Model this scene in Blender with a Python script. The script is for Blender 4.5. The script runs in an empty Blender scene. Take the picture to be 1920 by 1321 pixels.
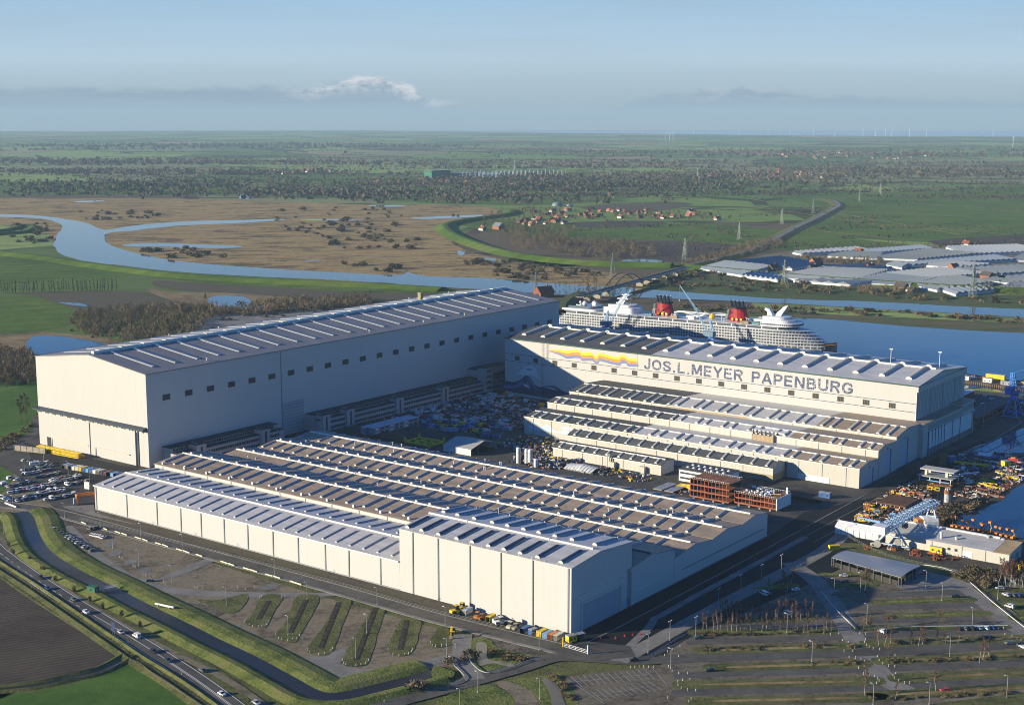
import bpy, math, random
from math import sin, cos, tan, radians, atan2, pi, sqrt, hypot
from mathutils import Vector, Matrix
R = random.Random(7)
SC = bpy.context.scene
COL = SC.collection
# ------------------------------------------------------------------ camera, sky, sun, exposure
PIT = radians(9.458); FPX = 2641.2; CH = 240.0
cam_d = bpy.data.cameras.new("camera"); cam = bpy.data.objects.new("camera", cam_d); COL.objects.link(cam)
cam.location = (0, 0, CH); cam.rotation_euler = (pi/2 - PIT, 0, 0)
cam_d.sensor_width = 36.0; cam_d.lens = 36.0*FPX/1920.0; cam_d.clip_start = 1.0; cam_d.clip_end = 120000.0
SC.camera = cam
SUN_AZ = radians(258.5); SUN_EL = radians(14.1)      # azimuth clockwise from +Y
sun_d = bpy.data.lights.new("sun", 'SUN'); sun = bpy.data.objects.new("sun", sun_d); COL.objects.link(sun)
sun_d.energy = 5.0; sun_d.angle = radians(0.5); sun_d.color = (1.0, 0.885, 0.66)
sd = Vector((sin(SUN_AZ)*cos(SUN_EL), cos(SUN_AZ)*cos(SUN_EL), sin(SUN_EL)))
sun.rotation_euler = sd.to_track_quat('Z', 'Y').to_euler()
W_ = bpy.data.worlds.new("World"); SC.world = W_; W_.use_nodes = True
SC.view_settings.view_transform = 'Standard'; SC.view_settings.look = 'None'
SC.view_settings.exposure = 0.92; SC.view_settings.gamma = 1.0; SC.view_settings.use_curve_mapping = False
SC.cycles.use_denoising = True; SC.cycles.filter_width = 1.0
try: SC.cycles.denoising_prefilter = 'ACCURATE'
except Exception: pass
SC.cycles.max_bounces = 5; SC.cycles.diffuse_bounces = 3; SC.cycles.glossy_bounces = 3; SC.cycles.volume_bounces = 0
SC.cycles.transparent_max_bounces = 6
SC.cycles.caustics_reflective = False; SC.cycles.caustics_refractive = False

class NT:
    """small helper to write node trees"""
    def __init__(s, tree): s.t = tree; s.n = tree.nodes; s.l = tree.links
    def new(s, typ, **kw):
        n = s.n.new(typ)
        for k, v in kw.items(): setattr(n, k, v)
        return n
    def set(s, sock, v):
        if hasattr(v, 'is_linked') or isinstance(v, bpy.types.NodeSocket): s.l.new(v, sock)
        else: sock.default_value = v
    def math(s, op, a, b=0.0, c=None, clamp=False):
        n = s.new('ShaderNodeMath', operation=op); n.use_clamp = clamp
        s.set(n.inputs[0], a); s.set(n.inputs[1], b)
        if c is not None: s.set(n.inputs[2], c)
        return n.outputs[0]
    def mix(s, f, a, b, blend='MIX'):
        n = s.new('ShaderNodeMix', data_type='RGBA', blend_type=blend)
        s.set(n.inputs[0], f)
        s.set(n.inputs[6], a if not isinstance(a, tuple) else (*a[:3], 1)); s.set(n.inputs[7], b if not isinstance(b, tuple) else (*b[:3], 1))
        return n.outputs[2]
    def noise(s, vec, scale, detail=3, rough=.55, dist=0.0):
        n = s.new('ShaderNodeTexNoise'); s.set(n.inputs['Vector'], vec)
        n.inputs['Scale'].default_value = scale; n.inputs['Detail'].default_value = detail
        n.inputs['Roughness'].default_value = rough; n.inputs['Distortion'].default_value = dist
        return n.outputs['Fac']
    def ramp(s, f, stops, interp='LINEAR'):
        n = s.new('ShaderNodeValToRGB'); s.set(n.inputs[0], f); cr = n.color_ramp; cr.interpolation = interp
        while len(cr.elements) < len(stops): cr.elements.new(0.5)
        for e, (p, c) in zip(cr.elements, stops):
            e.position = p; e.color = (*c, 1) if isinstance(c, tuple) else (c, c, c, 1)
        return n.outputs[0]
    def mapping(s, vec, scale=(1, 1, 1), rot=(0, 0, 0), loc=(0, 0, 0)):
        n = s.new('ShaderNodeMapping'); s.set(n.inputs[0], vec)
        n.inputs['Scale'].default_value = scale; n.inputs['Rotation'].default_value = rot; n.inputs['Location'].default_value = loc
        return n.outputs[0]
    def mrange(s, v, a, b, c=0.0, d=1.0, smooth=False):
        n = s.new('ShaderNodeMapRange'); s.set(n.inputs[0], v)
        if smooth: n.interpolation_type = 'SMOOTHSTEP'
        for i, q in enumerate((a, b, c, d)): s.set(n.inputs[i+1], q)
        return n.outputs[0]

def build_world():
    t = NT(W_.node_tree); t.n.clear()
    sky = t.new('ShaderNodeTexSky', sky_type='NISHITA'); sky.sun_disc = False
    sky.sun_elevation = SUN_EL; sky.sun_rotation = SUN_AZ; sky.altitude = 200; sky.air_density = 1.0; sky.dust_density = 0.15; sky.ozone_density = 4.0
    co = t.new('ShaderNodeTexCoord').outputs['Generated']
    sep = t.new('ShaderNodeSeparateXYZ'); t.l.new(co, sep.inputs[0])
    az = t.math('DIVIDE', sep.outputs[0], t.math('MAXIMUM', sep.outputs[1], 0.05))     # tan azimuth
    el = t.math('DIVIDE', sep.outputs[2], t.math('MAXIMUM', sep.outputs[1], 0.05))
    # cloud decks low over the horizon, in azimuth/elevation
    fc = t.new('ShaderNodeFloatCurve'); t.set(fc.inputs['Value'], t.mrange(az, -0.45, 0.45))
    cv = fc.mapping.curves[0]
    pts = [(0, .56), (.10, .60), (.22, .59), (.33, .62), (.355, .68), (.37, .76), (.39, .79), (.41, .70), (.43, .50), (.445, .36), (.47, .22), (.50, .06), (.56, .12), (.60, .40), (.64, .54), (.68, .60), (.71, .58), (.74, .44), (.85, .38), (1, .34)]
    while len(cv.points) < len(pts): cv.points.new(.5, .5)
    for p, q in zip(cv.points, pts): p.location = q; p.handle_type = 'AUTO'
    fc.mapping.update()
    top = t.math('MULTIPLY', fc.outputs[0], 0.036); el0 = el
    vec = t.new('ShaderNodeCombineXYZ'); t.set(vec.inputs[0], az); t.set(vec.inputs[1], t.math('MULTIPLY', el, 2.6))
    n1 = t.noise(t.mapping(vec.outputs[0], (14, 40, 1)), 1.0, 7, .6); n2 = t.noise(vec.outputs[0], 62, 6, .62)
    edge = t.math('ADD', t.math('SUBTRACT', top, el), t.math('MULTIPLY', t.math('SUBTRACT', n1, .5), .010))
    edge = t.math('ADD', edge, t.math('MULTIPLY', t.math('SUBTRACT', n2, .5), .012))
    body = t.mrange(edge, -.0005, 0.0045, 0, 1, True)
    low = t.mrange(el, -.008, 0.014, 0.0, 1, True)             # base of the deck dissolves in the distance
    streak = t.noise(t.mapping(vec.outputs[0], (7, 85, 1)), 1.0, 6, .65)
    dens = t.math('MULTIPLY', t.math('MULTIPLY', body, low), t.mrange(streak, .34, .60, .45, .95))
    # sunlit heads: only near the upper edge and in two places
    head = t.math('MULTIPLY', t.mrange(edge, .002, .013, 1, 0), t.mrange(t.noise(vec.outputs[0], 60, 6, .65), .42, .56, 0, 1))
    hz = t.math('ADD', t.mrange(t.math('ABSOLUTE', t.math('ADD', az, .098)), .035, .075, 1, 0.0, True), t.mrange(t.math('ABSOLUTE', t.math('SUBTRACT', az, .16)), .02, .06, .35, 0, True))
    head = t.math('MULTIPLY', head, hz, clamp=True)
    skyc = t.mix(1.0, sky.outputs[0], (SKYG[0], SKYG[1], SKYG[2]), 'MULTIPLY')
    # the hazy air in the last degrees above the horizon
    lowsky = t.mix(t.mrange(el, 0.04, 0.085, 0, 1), t.mix(t.mrange(el, -.01, .04, 0, 1), HZ_C, HM_C), HT_C)
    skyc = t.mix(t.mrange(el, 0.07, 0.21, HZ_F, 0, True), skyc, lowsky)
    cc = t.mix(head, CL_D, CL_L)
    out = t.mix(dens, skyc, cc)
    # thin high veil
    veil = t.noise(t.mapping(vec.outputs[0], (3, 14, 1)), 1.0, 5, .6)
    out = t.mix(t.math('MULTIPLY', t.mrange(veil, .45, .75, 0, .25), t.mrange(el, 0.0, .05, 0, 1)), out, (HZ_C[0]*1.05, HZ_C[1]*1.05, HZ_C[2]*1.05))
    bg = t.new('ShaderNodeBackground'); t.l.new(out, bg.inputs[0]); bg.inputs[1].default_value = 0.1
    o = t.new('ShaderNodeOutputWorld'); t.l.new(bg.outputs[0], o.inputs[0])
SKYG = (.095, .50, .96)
HZ_C = (1.7, 1.98, 2.1); HM_C = (2.6, 3.35, 3.95); HT_C = (1.95, 3.0, 4.05); HZ_F = .98; CL_D = (1.52, 2.02, 2.62); CL_L = (4.9, 4.7, 4.6)
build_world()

# ------------------------------------------------------------------ coordinates
# yard grid: u runs along the long white side of the front hall, v back from it; origin is its near corner
AZ = radians(37.05)
E1 = Vector((cos(AZ), -sin(AZ))); E2 = Vector((sin(AZ), cos(AZ)))
OO = Vector((27.71, 630.27))
def W(u, v, z=0.0):
    q = OO + E1*u + E2*v
    return Vector((q.x, q.y, z))
_c, _s = cos(PIT), sin(PIT)
def G(x, y, z=0.0):
    """survey of the photo: the ground point (height z) seen at photo pixel x, y"""
    X = (x-960)/FPX; Y = -(y-660.5)/FPX
    d = Vector((X, _c+Y*_s, -_s+Y*_c)); t = (z-CH)/d.z
    return Vector((d.x*t, d.y*t, z))
def UV(P):
    d = Vector((P[0]-OO.x, P[1]-OO.y)); return d.dot(E1), d.dot(E2)
def GU(x, y, z=0.0): return UV(G(x, y, z))

# ------------------------------------------------------------------ materials
MATS = {}
def new_mat(name):
    m = bpy.data.materials.new(name); m.use_nodes = True; t = NT(m.node_tree); t.n.clear()
    o = t.new('ShaderNodeOutputMaterial'); b = t.new('ShaderNodeBsdfPrincipled'); t.l.new(b.outputs[0], o.inputs[0])
    MATS[name] = m
    return m, t, b
def mat(name, col=(.5, .5, .5), rough=.6, metal=0.0, var=.12, scale=.6, bump=0.0, spec=.3, coord='Object'):
    """painted / plain surface with uneven tone"""
    if name in MATS: return MATS[name]
    m, t, b = new_mat(name)
    co = t.new('ShaderNodeTexCoord').outputs[coord]
    n = t.noise(co, scale, 4, .6); n2 = t.noise(co, scale*7, 3, .6)
    f = t.math('ADD', t.math('MULTIPLY', n, .7), t.math('MULTIPLY', n2, .3))
    lo = tuple(c*(1-var) for c in col); hi = tuple(min(1, c*(1+var)) for c in col)
    t.l.new(t.ramp(f, [(.38, lo), (.62, hi)]), b.inputs['Base Color'])
    b.inputs['Roughness'].default_value = rough; b.inputs['Metallic'].default_value = metal
    b.inputs['Specular IOR Level'].default_value = spec
    if bump:
        bp = t.new('ShaderNodeBump'); bp.inputs['Strength'].default_value = bump; t.l.new(n2, bp.inputs['Height']); t.l.new(bp.outputs[0], b.inputs['Normal'])
    return m
def ground_mat(name, cols, scale=.05, fine=1.2, rough=.95, bump=.5, stretch=(1, 1, 1), rot=0.0, rows=None, bdist=.3, blot=None):
    """earth / grass / gravel: several colours blended by noise at three sizes. rows=(spacing, angle, strength) adds furrows"""
    if name in MATS: return MATS[name]
    m, t, b = new_mat(name)
    co = t.new('ShaderNodeTexCoord').outputs['Object']
    v = t.mapping(co, stretch, (0, 0, rot))
    a = t.noise(v, scale, 5, .6, .4); c = t.noise(co, fine, 4, .65); d = t.noise(v, scale*6, 4, .6)
    f = t.math('ADD', t.math('ADD', t.math('MULTIPLY', a, .5), t.math('MULTIPLY', d, .28)), t.math('MULTIPLY', c, .22))
    k = len(cols); st = [(.40+.20*i/max(1, k-1), cols[i]) for i in range(k)]
    base = t.ramp(f, st)
    h = c
    if blot:
        for sc, th, bc, bs in blot: bn = t.noise(t.mapping(co, bs), sc, 5, .68, .6); base = t.mix(t.mrange(bn, th, th+.05, 0, .85), base, bc)
    if rows:
        w = t.new('ShaderNodeTexWave', wave_type='BANDS', bands_direction='X'); t.l.new(t.mapping(co, (1, 1, 1), (0, 0, rows[1])), w.inputs[0])
        w.inputs['Scale'].default_value = 0.314/rows[0]; w.inputs['Distortion'].default_value = 2.0; w.inputs['Detail'].default_value = 3
        base = t.mix(t.math('MULTIPLY', w.outputs['Fac'], rows[2]), base, tuple(q*.45 for q in cols[0]))
        h = t.math('ADD', h, t.math('MULTIPLY', w.outputs['Fac'], 1.0))
    t.l.new(base, b.inputs['Base Color']); b.inputs['Roughness'].default_value = rough; b.inputs['Specular IOR Level'].default_value = .15
    if bump:
        bp = t.new('ShaderNodeBump'); bp.inputs['Strength'].default_value = bump; bp.inputs['Distance'].default_value = bdist
        t.l.new(h, bp.inputs['Height']); t.l.new(bp.outputs[0], b.inputs['Normal'])
    return m
def clad_mat(name, col, period=6.0, dirt=.10, rough=.55, joints=.25, streak=.12, axis=0):
    """profiled metal wall cladding: panel joints, faint rain streaks"""
    if name in MATS: return MATS[name]
    m, t, b = new_mat(name)
    co = t.new('ShaderNodeTexCoord').outputs['Object']
    sp = t.new('ShaderNodeSeparateXYZ'); t.l.new(co, sp.inputs[0])
    along = t.math('ADD', sp.outputs[0], sp.outputs[1])
    cell = t.math('FRACT', t.math('DIVIDE', along, period))
    line = t.math('LESS_THAN', cell, .10/period*1.5)
    zc = t.math('FRACT', t.math('DIVIDE', sp.outputs[2], 7.5)); zl = t.math('LESS_THAN', zc, .018)
    st = t.noise(t.mapping(co, (.5, .5, .03)), 1.0, 5, .65)
    big = t.noise(co, .035, 3, .5)
    pan = t.new('ShaderNodeTexWhiteNoise', noise_dimensions='1D'); t.l.new(t.math('FLOOR', t.math('DIVIDE', along, period)), pan.inputs['W'])
    base = t.mix(t.mrange(st, .48, .70, 0, streak), tuple(col), tuple(c*.55 for c in col))
    base = t.mix(t.mrange(big, .42, .62, 0, dirt), base, tuple(c*q for c, q in zip(col, (.82, .8, .74))))
    base = t.mix(t.math('MULTIPLY', pan.outputs['Value'], .06), base, tuple(c*.75 for c in col))
    base = t.mix(t.math('MULTIPLY', t.math('MAXIMUM', line, zl), joints), base, tuple(c*.5 for c in col))
    t.l.new(base, b.inputs['Base Color']); b.inputs['Roughness'].default_value = rough; b.inputs['Specular IOR Level'].default_value = .3
    bp = t.new('ShaderNodeBump'); bp.inputs['Strength'].default_value = .15
    w = t.math('FRACT', t.math('DIVIDE', along, .9)); t.l.new(w, bp.inputs['Height']); t.l.new(bp.outputs[0], b.inputs['Normal'])
    return m
def roof_mat(name, col, rough=.55, var=.25, seam=3.0, patch=0.0, spec=.4, metal=0.0):
    """roofing felt / sheet: seams across the slope, weather blotches"""
    if name in MATS: return MATS[name]
    m, t, b = new_mat(name)
    co = t.new('ShaderNodeTexCoord').outputs['Object']
    sp = t.new('ShaderNodeSeparateXYZ'); t.l.new(co, sp.inputs[0])
    n = t.noise(t.mapping(co, (.06, .25, .1)), 1.0, 5, .65); n2 = t.noise(co, .9, 4, .6)
    lo = tuple(c*(1-var) for c in col); hi = tuple(min(1, c*(1+var)) for c in col)
    base = t.ramp(t.math('ADD', t.math('MULTIPLY', n, .7), t.math('MULTIPLY', n2, .3)), [(.40, lo), (.60, hi)])
    cell = t.math('FRACT', t.math('DIVIDE', sp.outputs[0], seam)); line = t.math('LESS_THAN', cell, .12/seam)
    strip = t.new('ShaderNodeTexWhiteNoise', noise_dimensions='1D'); t.l.new(t.math('FLOOR', t.math('DIVIDE', sp.outputs[0], seam)), strip.inputs['W'])
    base = t.mix(t.math('MULTIPLY', strip.outputs['Value'], .18), base, lo)
    base = t.mix(t.math('MULTIPLY', line, .35), base, tuple(c*.5 for c in col))
    t.l.new(base, b.inputs['Base Color'])
    t.l.new(t.mrange(n, .3, .7, rough-.12, rough+.12), b.inputs['Roughness']); b.inputs['Specular IOR Level'].default_value = spec; b.inputs['Metallic'].default_value = metal
    return m
def water_mat(name, col, rough=.06, wave=.15, scale=.35):
    if name in MATS: return MATS[name]
    m, t, b = new_mat(name)
    co = t.new('ShaderNodeTexCoord').outputs['Object']
    t.l.new(t.mix(t.mrange(t.noise(co, .01, 3), .4, .65), col, tuple(c*1.5 for c in col)), b.inputs['Base Color'])
    t.l.new(t.mrange(t.noise(co, .012, 4, .6), .35, .65, rough, rough*2.5), b.inputs['Roughness']); b.inputs['Specular IOR Level'].default_value = .5; b.inputs['IOR'].default_value = 1.33
    bp = t.new('ShaderNodeBump'); bp.inputs['Strength'].default_value = wave; bp.inputs['Distance'].default_value = .05
    t.l.new(t.noise(t.mapping(co, (1, .6, 1)), scale, 5, .7), bp.inputs['Height']); t.l.new(bp.outputs[0], b.inputs['Normal'])
    return m
def glass_mat(name, col, rough=.12):
    if name in MATS: return MATS[name]
    m, t, b = new_mat(name)
    co = t.new('ShaderNodeTexCoord').outputs['Object']
    t.l.new(t.mix(t.noise(co, .8, 2), tuple(c*.6 for c in col), col), b.inputs['Base Color'])
    b.inputs['Roughness'].default_value = rough; b.inputs['Specular IOR Level'].default_value = .7
    return m
def leaf_mat(name, cols, rough=.9):
    """twigs and leaves: tone varies through the crown and from plant to plant"""
    if name in MATS: return MATS[name]
    m, t, b = new_mat(name)
    co = t.new('ShaderNodeTexCoord').outputs['Object']; oi = t.new('ShaderNodeObjectInfo')
    f = t.math('ADD', t.math('MULTIPLY', t.noise(co, .9, 3), .55), t.math('MULTIPLY', oi.outputs['Random'], .45))
    k = len(cols)
    t.l.new(t.ramp(f, [(.2+.5*i/max(1, k-1), cols[i]) for i in range(k)]), b.inputs['Base Color'])
    b.inputs['Roughness'].default_value = rough; b.inputs['Specular IOR Level'].default_value = .1
    return m

# ------------------------------------------------------------------ mesh building
class MB:
    def __init__(s): s.v = []; s.f = []; s.m = []
    def add(s, vs, fs, mi=0):
        o = len(s.v); s.v += [tuple(p) for p in vs]; s.f += [tuple(i+o for i in f) for f in fs]; s.m += [mi]*len(fs); return s
    def box(s, x0, x1, y0, y1, z0, z1, mi=0):
        return s.add([(x0, y0, z0), (x1, y0, z0), (x1, y1, z0), (x0, y1, z0), (x0, y0, z1), (x1, y0, z1), (x1, y1, z1), (x0, y1, z1)],
                     [(0, 3, 2, 1), (4, 5, 6, 7), (0, 1, 5, 4), (1, 2, 6, 5), (2, 3, 7, 6), (3, 0, 4, 7)], mi)
    def cbox(s, cx, cy, cz, sx, sy, sz, rz=0.0, mi=0):
        c, q = cos(rz), sin(rz); vs = []
        for dz in (-1, 1):
            for dx, dy in ((-1, -1), (1, -1), (1, 1), (-1, 1)):
                a, b = dx*sx/2, dy*sy/2; vs.append((cx+a*c-b*q, cy+a*q+b*c, cz+dz*sz/2))
        return s.add(vs, [(0, 3, 2, 1), (4, 5, 6, 7), (0, 1, 5, 4), (1, 2, 6, 5), (2, 3, 7, 6), (3, 0, 4, 7)], mi)
    def prism(s, poly, z0, z1, mi=0):
        """poly: list of (x, y), counterclockwise"""
        n = len(poly)
        return s.add([(x, y, z0) for x, y in poly]+[(x, y, z1) for x, y in poly],
                     [tuple(reversed(range(n))), tuple(range(n, 2*n))]+[(i, (i+1) % n, n+(i+1) % n, n+i) for i in range(n)], mi)
    def profile_x(s, prof, x0, x1, mi=0):
        """closed profile of (y, z) extruded along x"""
        n = len(prof)
        return s.add([(x0, y, z) for y, z in prof]+[(x1, y, z) for y, z in prof],
                     [tuple(range(n)), tuple(reversed(range(n, 2*n)))]+[(i, n+i, n+(i+1) % n, (i+1) % n) for i in range(n)], mi)
    def profile_y(s, prof, y0, y1, mi=0):
        n = len(prof)
        return s.add([(x, y0, z) for x, z in prof]+[(x, y1, z) for x, z in prof],
                     [tuple(reversed(range(n))), tuple(range(n, 2*n))]+[(i, (i+1) % n, n+(i+1) % n, n+i) for i in range(n)], mi)
    def tube(s, p, q, r0, r1=None, n=6, mi=0, caps=True):
        p = Vector(p); q = Vector(q); r1 = r0 if r1 is None else r1
        d = (q-p)
        if d.length < 1e-6: return s
        d.normalize(); a = d.orthogonal().normalized(); b = d.cross(a); vs = []
        for c, r in ((p, r0), (q, r1)):
            for i in range(n):
                t = 2*pi*i/n; vs.append(c+a*(r*cos(t))+b*(r*sin(t)))
        fs = [(i, (i+1) % n, n+(i+1) % n, n+i) for i in range(n)]
        if caps: fs += [tuple(reversed(range(n))), tuple(range(n, 2*n))]
        return s.add(vs, fs, mi)
    def bar(s, p, q, w, mi=0): return s.tube(p, q, w*.7071, n=4, mi=mi)
    def lathe(s, prof, cx=0, cy=0, n=10, mi=0):
        vs = []; k = len(prof)
        for r, z in prof:
            for i in range(n): vs.append((cx+r*cos(2*pi*i/n), cy+r*sin(2*pi*i/n), z))
        fs = [(j*n+i, j*n+(i+1) % n, (j+1)*n+(i+1) % n, (j+1)*n+i) for j in range(k-1) for i in range(n)]
        fs += [tuple(reversed(range(n))), tuple(range((k-1)*n, k*n))]
        return s.add(vs, fs, mi)
    def build(s, name, mats, parent=None, loc=None, rotz=None, smooth=False):
        me = bpy.data.meshes.new(name); me.from_pydata(s.v, [], s.f)
        if not isinstance(mats, (list, tuple)): mats = [mats]
        for m in mats: me.materials.append(m)
        if len(mats) > 1: me.polygons.foreach_set('material_index', s.m)
        if smooth: me.polygons.foreach_set('use_smooth', [True]*len(s.f))
        me.update()
        o = bpy.data.objects.new(name, me); COL.objects.link(o)
        if parent is not None: o.parent = parent
        if loc is not None: o.location = loc
        if rotz is not None: o.rotation_euler = (0, 0, rotz)
        return o
def tag(o, label, cat, group=None):
    o['label'] = label; o['category'] = cat
    if group: o['group'] = group
    return o
def thing(name, label, cat, loc=(0, 0, 0), rotz=0.0, group=None):
    o = bpy.data.objects.new(name, None); COL.objects.link(o); o.empty_display_size = .5
    o.location = loc; o.rotation_euler = (0, 0, rotz)
    return tag(o, label, cat, group)
def yard(name, label, cat, u, v, z=0.0, group=None, rot=0.0): return thing(name, label, cat, W(u, v, z), -AZ+rot, group)
def structure(o): o['kind'] = 'structure'; return o
def dup(o, parent=None, loc=None, rotz=None, label=None, scale=None):
    kids = [c for c in ALLKIDS.get(o.name, [])]
    c = o.copy(); COL.objects.link(c)
    if parent is not None: c.parent = parent
    if loc is not None: c.location = loc
    if rotz is not None: c.rotation_euler = (0, 0, rotz)
    if scale is not None: c.scale = scale if isinstance(scale, (tuple, list)) else (scale,)*3
    if label: c['label'] = label
    for k in kids: dup(k, c)
    return c
ALLKIDS = {}
def register(o):
    """remember a finished prototype's parts so that dup() can copy them"""
    for k in list(o.children): ALLKIDS.setdefault(o.name, []).append(k); register(k)
    return o
def spline(pts, n=6, closed=False):
    """Catmull-Rom through 2-D/3-D points"""
    pts = [Vector(p) for p in pts]; k = len(pts); out = []
    rng = range(k) if closed else range(k-1)
    for i in rng:
        p1, p2 = pts[i], pts[(i+1) % k]
        p0 = pts[(i-1) % k] if closed or i > 0 else p1*2-p2
        p3 = pts[(i+2) % k] if closed or i < k-2 else p2*2-p1
        for j in range(n):
            t = j/n
            out.append(((p1*2)+(p2-p0)*t+(p0*2-p1*5+p2*4-p3)*t*t+(p1*3-p0-p2*3+p3)*t**3)*.5)
    if not closed: out.append(pts[-1])
    return out
def sheet(name, px, z, m, smooth=4, jit=0.0, world=False):
    """a flat surface laid on the ground; px are survey points (photo pixels) or world points"""
    P = [Vector(p) if world else G(*p) for p in px]
    P = [Vector((p[0], p[1], 0)) for p in P]
    if smooth: P = spline(P, smooth, True)
    if jit:
        rr = random.Random(len(P)); P = [p+Vector((rr.uniform(-jit, jit), rr.uniform(-jit, jit), 0)) for p in P]
    mb = MB(); mb.add([(p.x, p.y, z) for p in P], [tuple(range(len(P)))])
    o = mb.build(name, m); me = o.data
    if me.polygons[0].normal.z < 0: me.flip_normals()
    return structure(o)
def sweep(name, path, prof, m, z0=0.0, n=6, mi=None, build=True, mb=None, taper=False):
    """profile [(offset to the right, height)] swept along a world path"""
    P = spline(path, n) if n > 1 else [Vector(p) for p in path]
    mb = mb or MB(); k = len(prof); vs = []
    for i, p in enumerate(P):
        a = P[max(0, i-1)]; b = P[min(len(P)-1, i+1)]; d = Vector((b.x-a.x, b.y-a.y)).normalized(); r = Vector((d.y, -d.x))
        sc = 1.0 if not taper else max(.02, min(1.0, i/6, (len(P)-1-i)/6))
        for o, h in prof: vs.append((p.x+r.x*o, p.y+r.y*o, z0+h*sc))
    for j in range(k-1):
        mb.add([], [])
    base = len(mb.v); mb.v += vs
    for i in range(len(P)-1):
        for j in range(k-1):
            mb.f.append((base+i*k+j, base+i*k+j+1, base+(i+1)*k+j+1, base+(i+1)*k+j)); mb.m.append(mi[j] if mi else 0)
    if not build: return mb
    o = mb.build(name, m); 
    return structure(o)
def pxpath(px): return [G(*p) for p in px]
# ------------------------------------------------------------------ the land
def far_land_mat():
    m, t, b = new_mat('land')
    co = t.new('ShaderNodeTexCoord').outputs['Object']
    wob = t.new('ShaderNodeVectorMath', operation='ADD')
    wn = t.new('ShaderNodeTexNoise'); t.l.new(co, wn.inputs['Vector']); wn.inputs['Scale'].default_value = .0011; wn.inputs['Detail'].default_value = 2
    sc = t.new('ShaderNodeVectorMath', operation='SCALE'); t.l.new(wn.outputs['Color'], sc.inputs[0]); sc.inputs['Scale'].default_value = 220
    t.l.new(co, wob.inputs[0]); t.l.new(sc.outputs[0], wob.inputs[1])
    def cells(scale, rot, st):
        v = t.new('ShaderNodeTexVoronoi'); v.inputs['Scale'].default_value = scale; v.inputs['Randomness'].default_value = .75
        t.l.new(t.mapping(wob.outputs[0], st, (0, 0, rot)), v.inputs['Vector'])
        e = t.new('ShaderNodeTexVoronoi', feature='DISTANCE_TO_EDGE'); e.inputs['Scale'].default_value = scale; e.inputs['Randomness'].default_value = .75
        t.l.new(t.mapping(wob.outputs[0], st, (0, 0, rot)), e.inputs['Vector'])
        return v.outputs['Color'], e.outputs['Distance']
    c1, e1 = cells(1/640, .5, (1, .5, 1))
    s = t.new('ShaderNodeSeparateColor'); t.l.new(c1, s.inputs[0])
    col = t.ramp(s.outputs[0], [(0, (.18, .26, .065)), (.2, (.12, .20, .05)), (.36, (.26, .33, .10)), (.55, (.12, .17, .05)), (.68, (.24, .245, .11)), (.78, (.14, .105, .07)), (.87, (.33, .255, .15)), (.94, (.17, .225, .075))], 'CONSTANT')
    col = t.mix(t.mrange(t.noise(co, .02, 5, .65), .4, .7, 0, .4), col, (.07, .085, .035))
    hed = t.math('MULTIPLY', t.math('LESS_THAN', e1, .035), t.mrange(t.noise(co, .0035, 3), .45, .58, 0, 1))
    col = t.mix(t.math('MULTIPLY', hed, .8), col, (.032, .032, .022))
    wood = t.math('ADD', t.math('MULTIPLY', t.noise(t.mapping(co, (1, 1.7, 1)), .0009, 4, .6), .65), t.math('MULTIPLY', t.noise(t.mapping(co, (1, 2.2, 1)), .0045, 4, .65), .35))
    col = t.mix(t.mrange(wood, .555, .59, 0, .85), col, (.042, .036, .027))
    t.l.new(col, b.inputs['Base Color']); b.inputs['Roughness'].default_value = 1; b.inputs['Specular IOR Level'].default_value = .05
    return m
gm = MB(); rad = [0, 400, 800, 1400, 2200, 3500, 5500, 8500, 13000, 19000, 27000]; N = 96
gm.v.append((0, 0, 0))
for r in rad[1:]:
    for i in range(N): gm.v.append((r*cos(2*pi*i/N), r*sin(2*pi*i/N), 0))
for i in range(N): gm.f.append((0, 1+i, 1+(i+1) % N))
for j in range(len(rad)-2):
    for i in range(N): gm.f.append((1+j*N+i, 1+(j+1)*N+i, 1+(j+1)*N+(i+1) % N, 1+j*N+(i+1) % N))
gm.m = [0]*len(gm.f)
structure(gm.build('ground', far_land_mat()))

grass_lush = ground_mat('grass_lush', [(.042, .095, .013), (.062, .125, .018), (.09, .15, .026)], .03, 1.5)
grass_bank = ground_mat('grass_bank', [(.06, .075, .02), (.095, .12, .026), (.15, .165, .04), (.16, .14, .06)], .06, .8, bump=1.0, bdist=.5)
grass_rough = ground_mat('grass_rough', [(.055, .06, .022), (.105, .112, .034), (.15, .14, .055)], .08, .9, bump=1.0, bdist=.4)
grass_far = ground_mat('grass_far', [(.055, .10, .011), (.088, .145, .015), (.13, .172, .024)], .006, .08, bump=0, rows=(46, radians(70), .22), blot=[(.006, .6, (.13, .15, .05), (1, 1, 1)), (.03, .64, (.06, .085, .025), (1, 1, 1))])
field_brown = ground_mat('field_brown', [(.060, .047, .034), (.085, .066, .047), (.105, .082, .058)], .02, .8, rows=(3.2, radians(62), .45))
field_mid = ground_mat('field_mid', [(.085, .070, .042), (.105, .085, .052), (.078, .078, .036)], .006, .1, bump=0)
field_dark = ground_mat('field_dark', [(.06, .048, .037), (.085, .066, .05)], .006, .08, bump=0)
marsh_m = ground_mat('marsh', [(.11, .08, .033), (.235, .16, .062), (.32, .215, .08), (.39, .265, .105), (.26, .18, .07), (.31, .21, .08)], .012, .14, bump=.6, bdist=2.0, stretch=(.6, 1.6, 1), blot=[(.011, .55, (.10, .072, .04), (.7, 1.5, 1)), (.03, .58, (.075, .06, .036), (.6, 1.4, 1)), (.02, .62, (.33, .25, .14), (.5, 1.6, 1))])
reed_m = ground_mat('reed', [(.10, .075, .038), (.21, .15, .072), (.29, .21, .105)], .02, .3, bump=.6, bdist=1.0)
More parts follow.
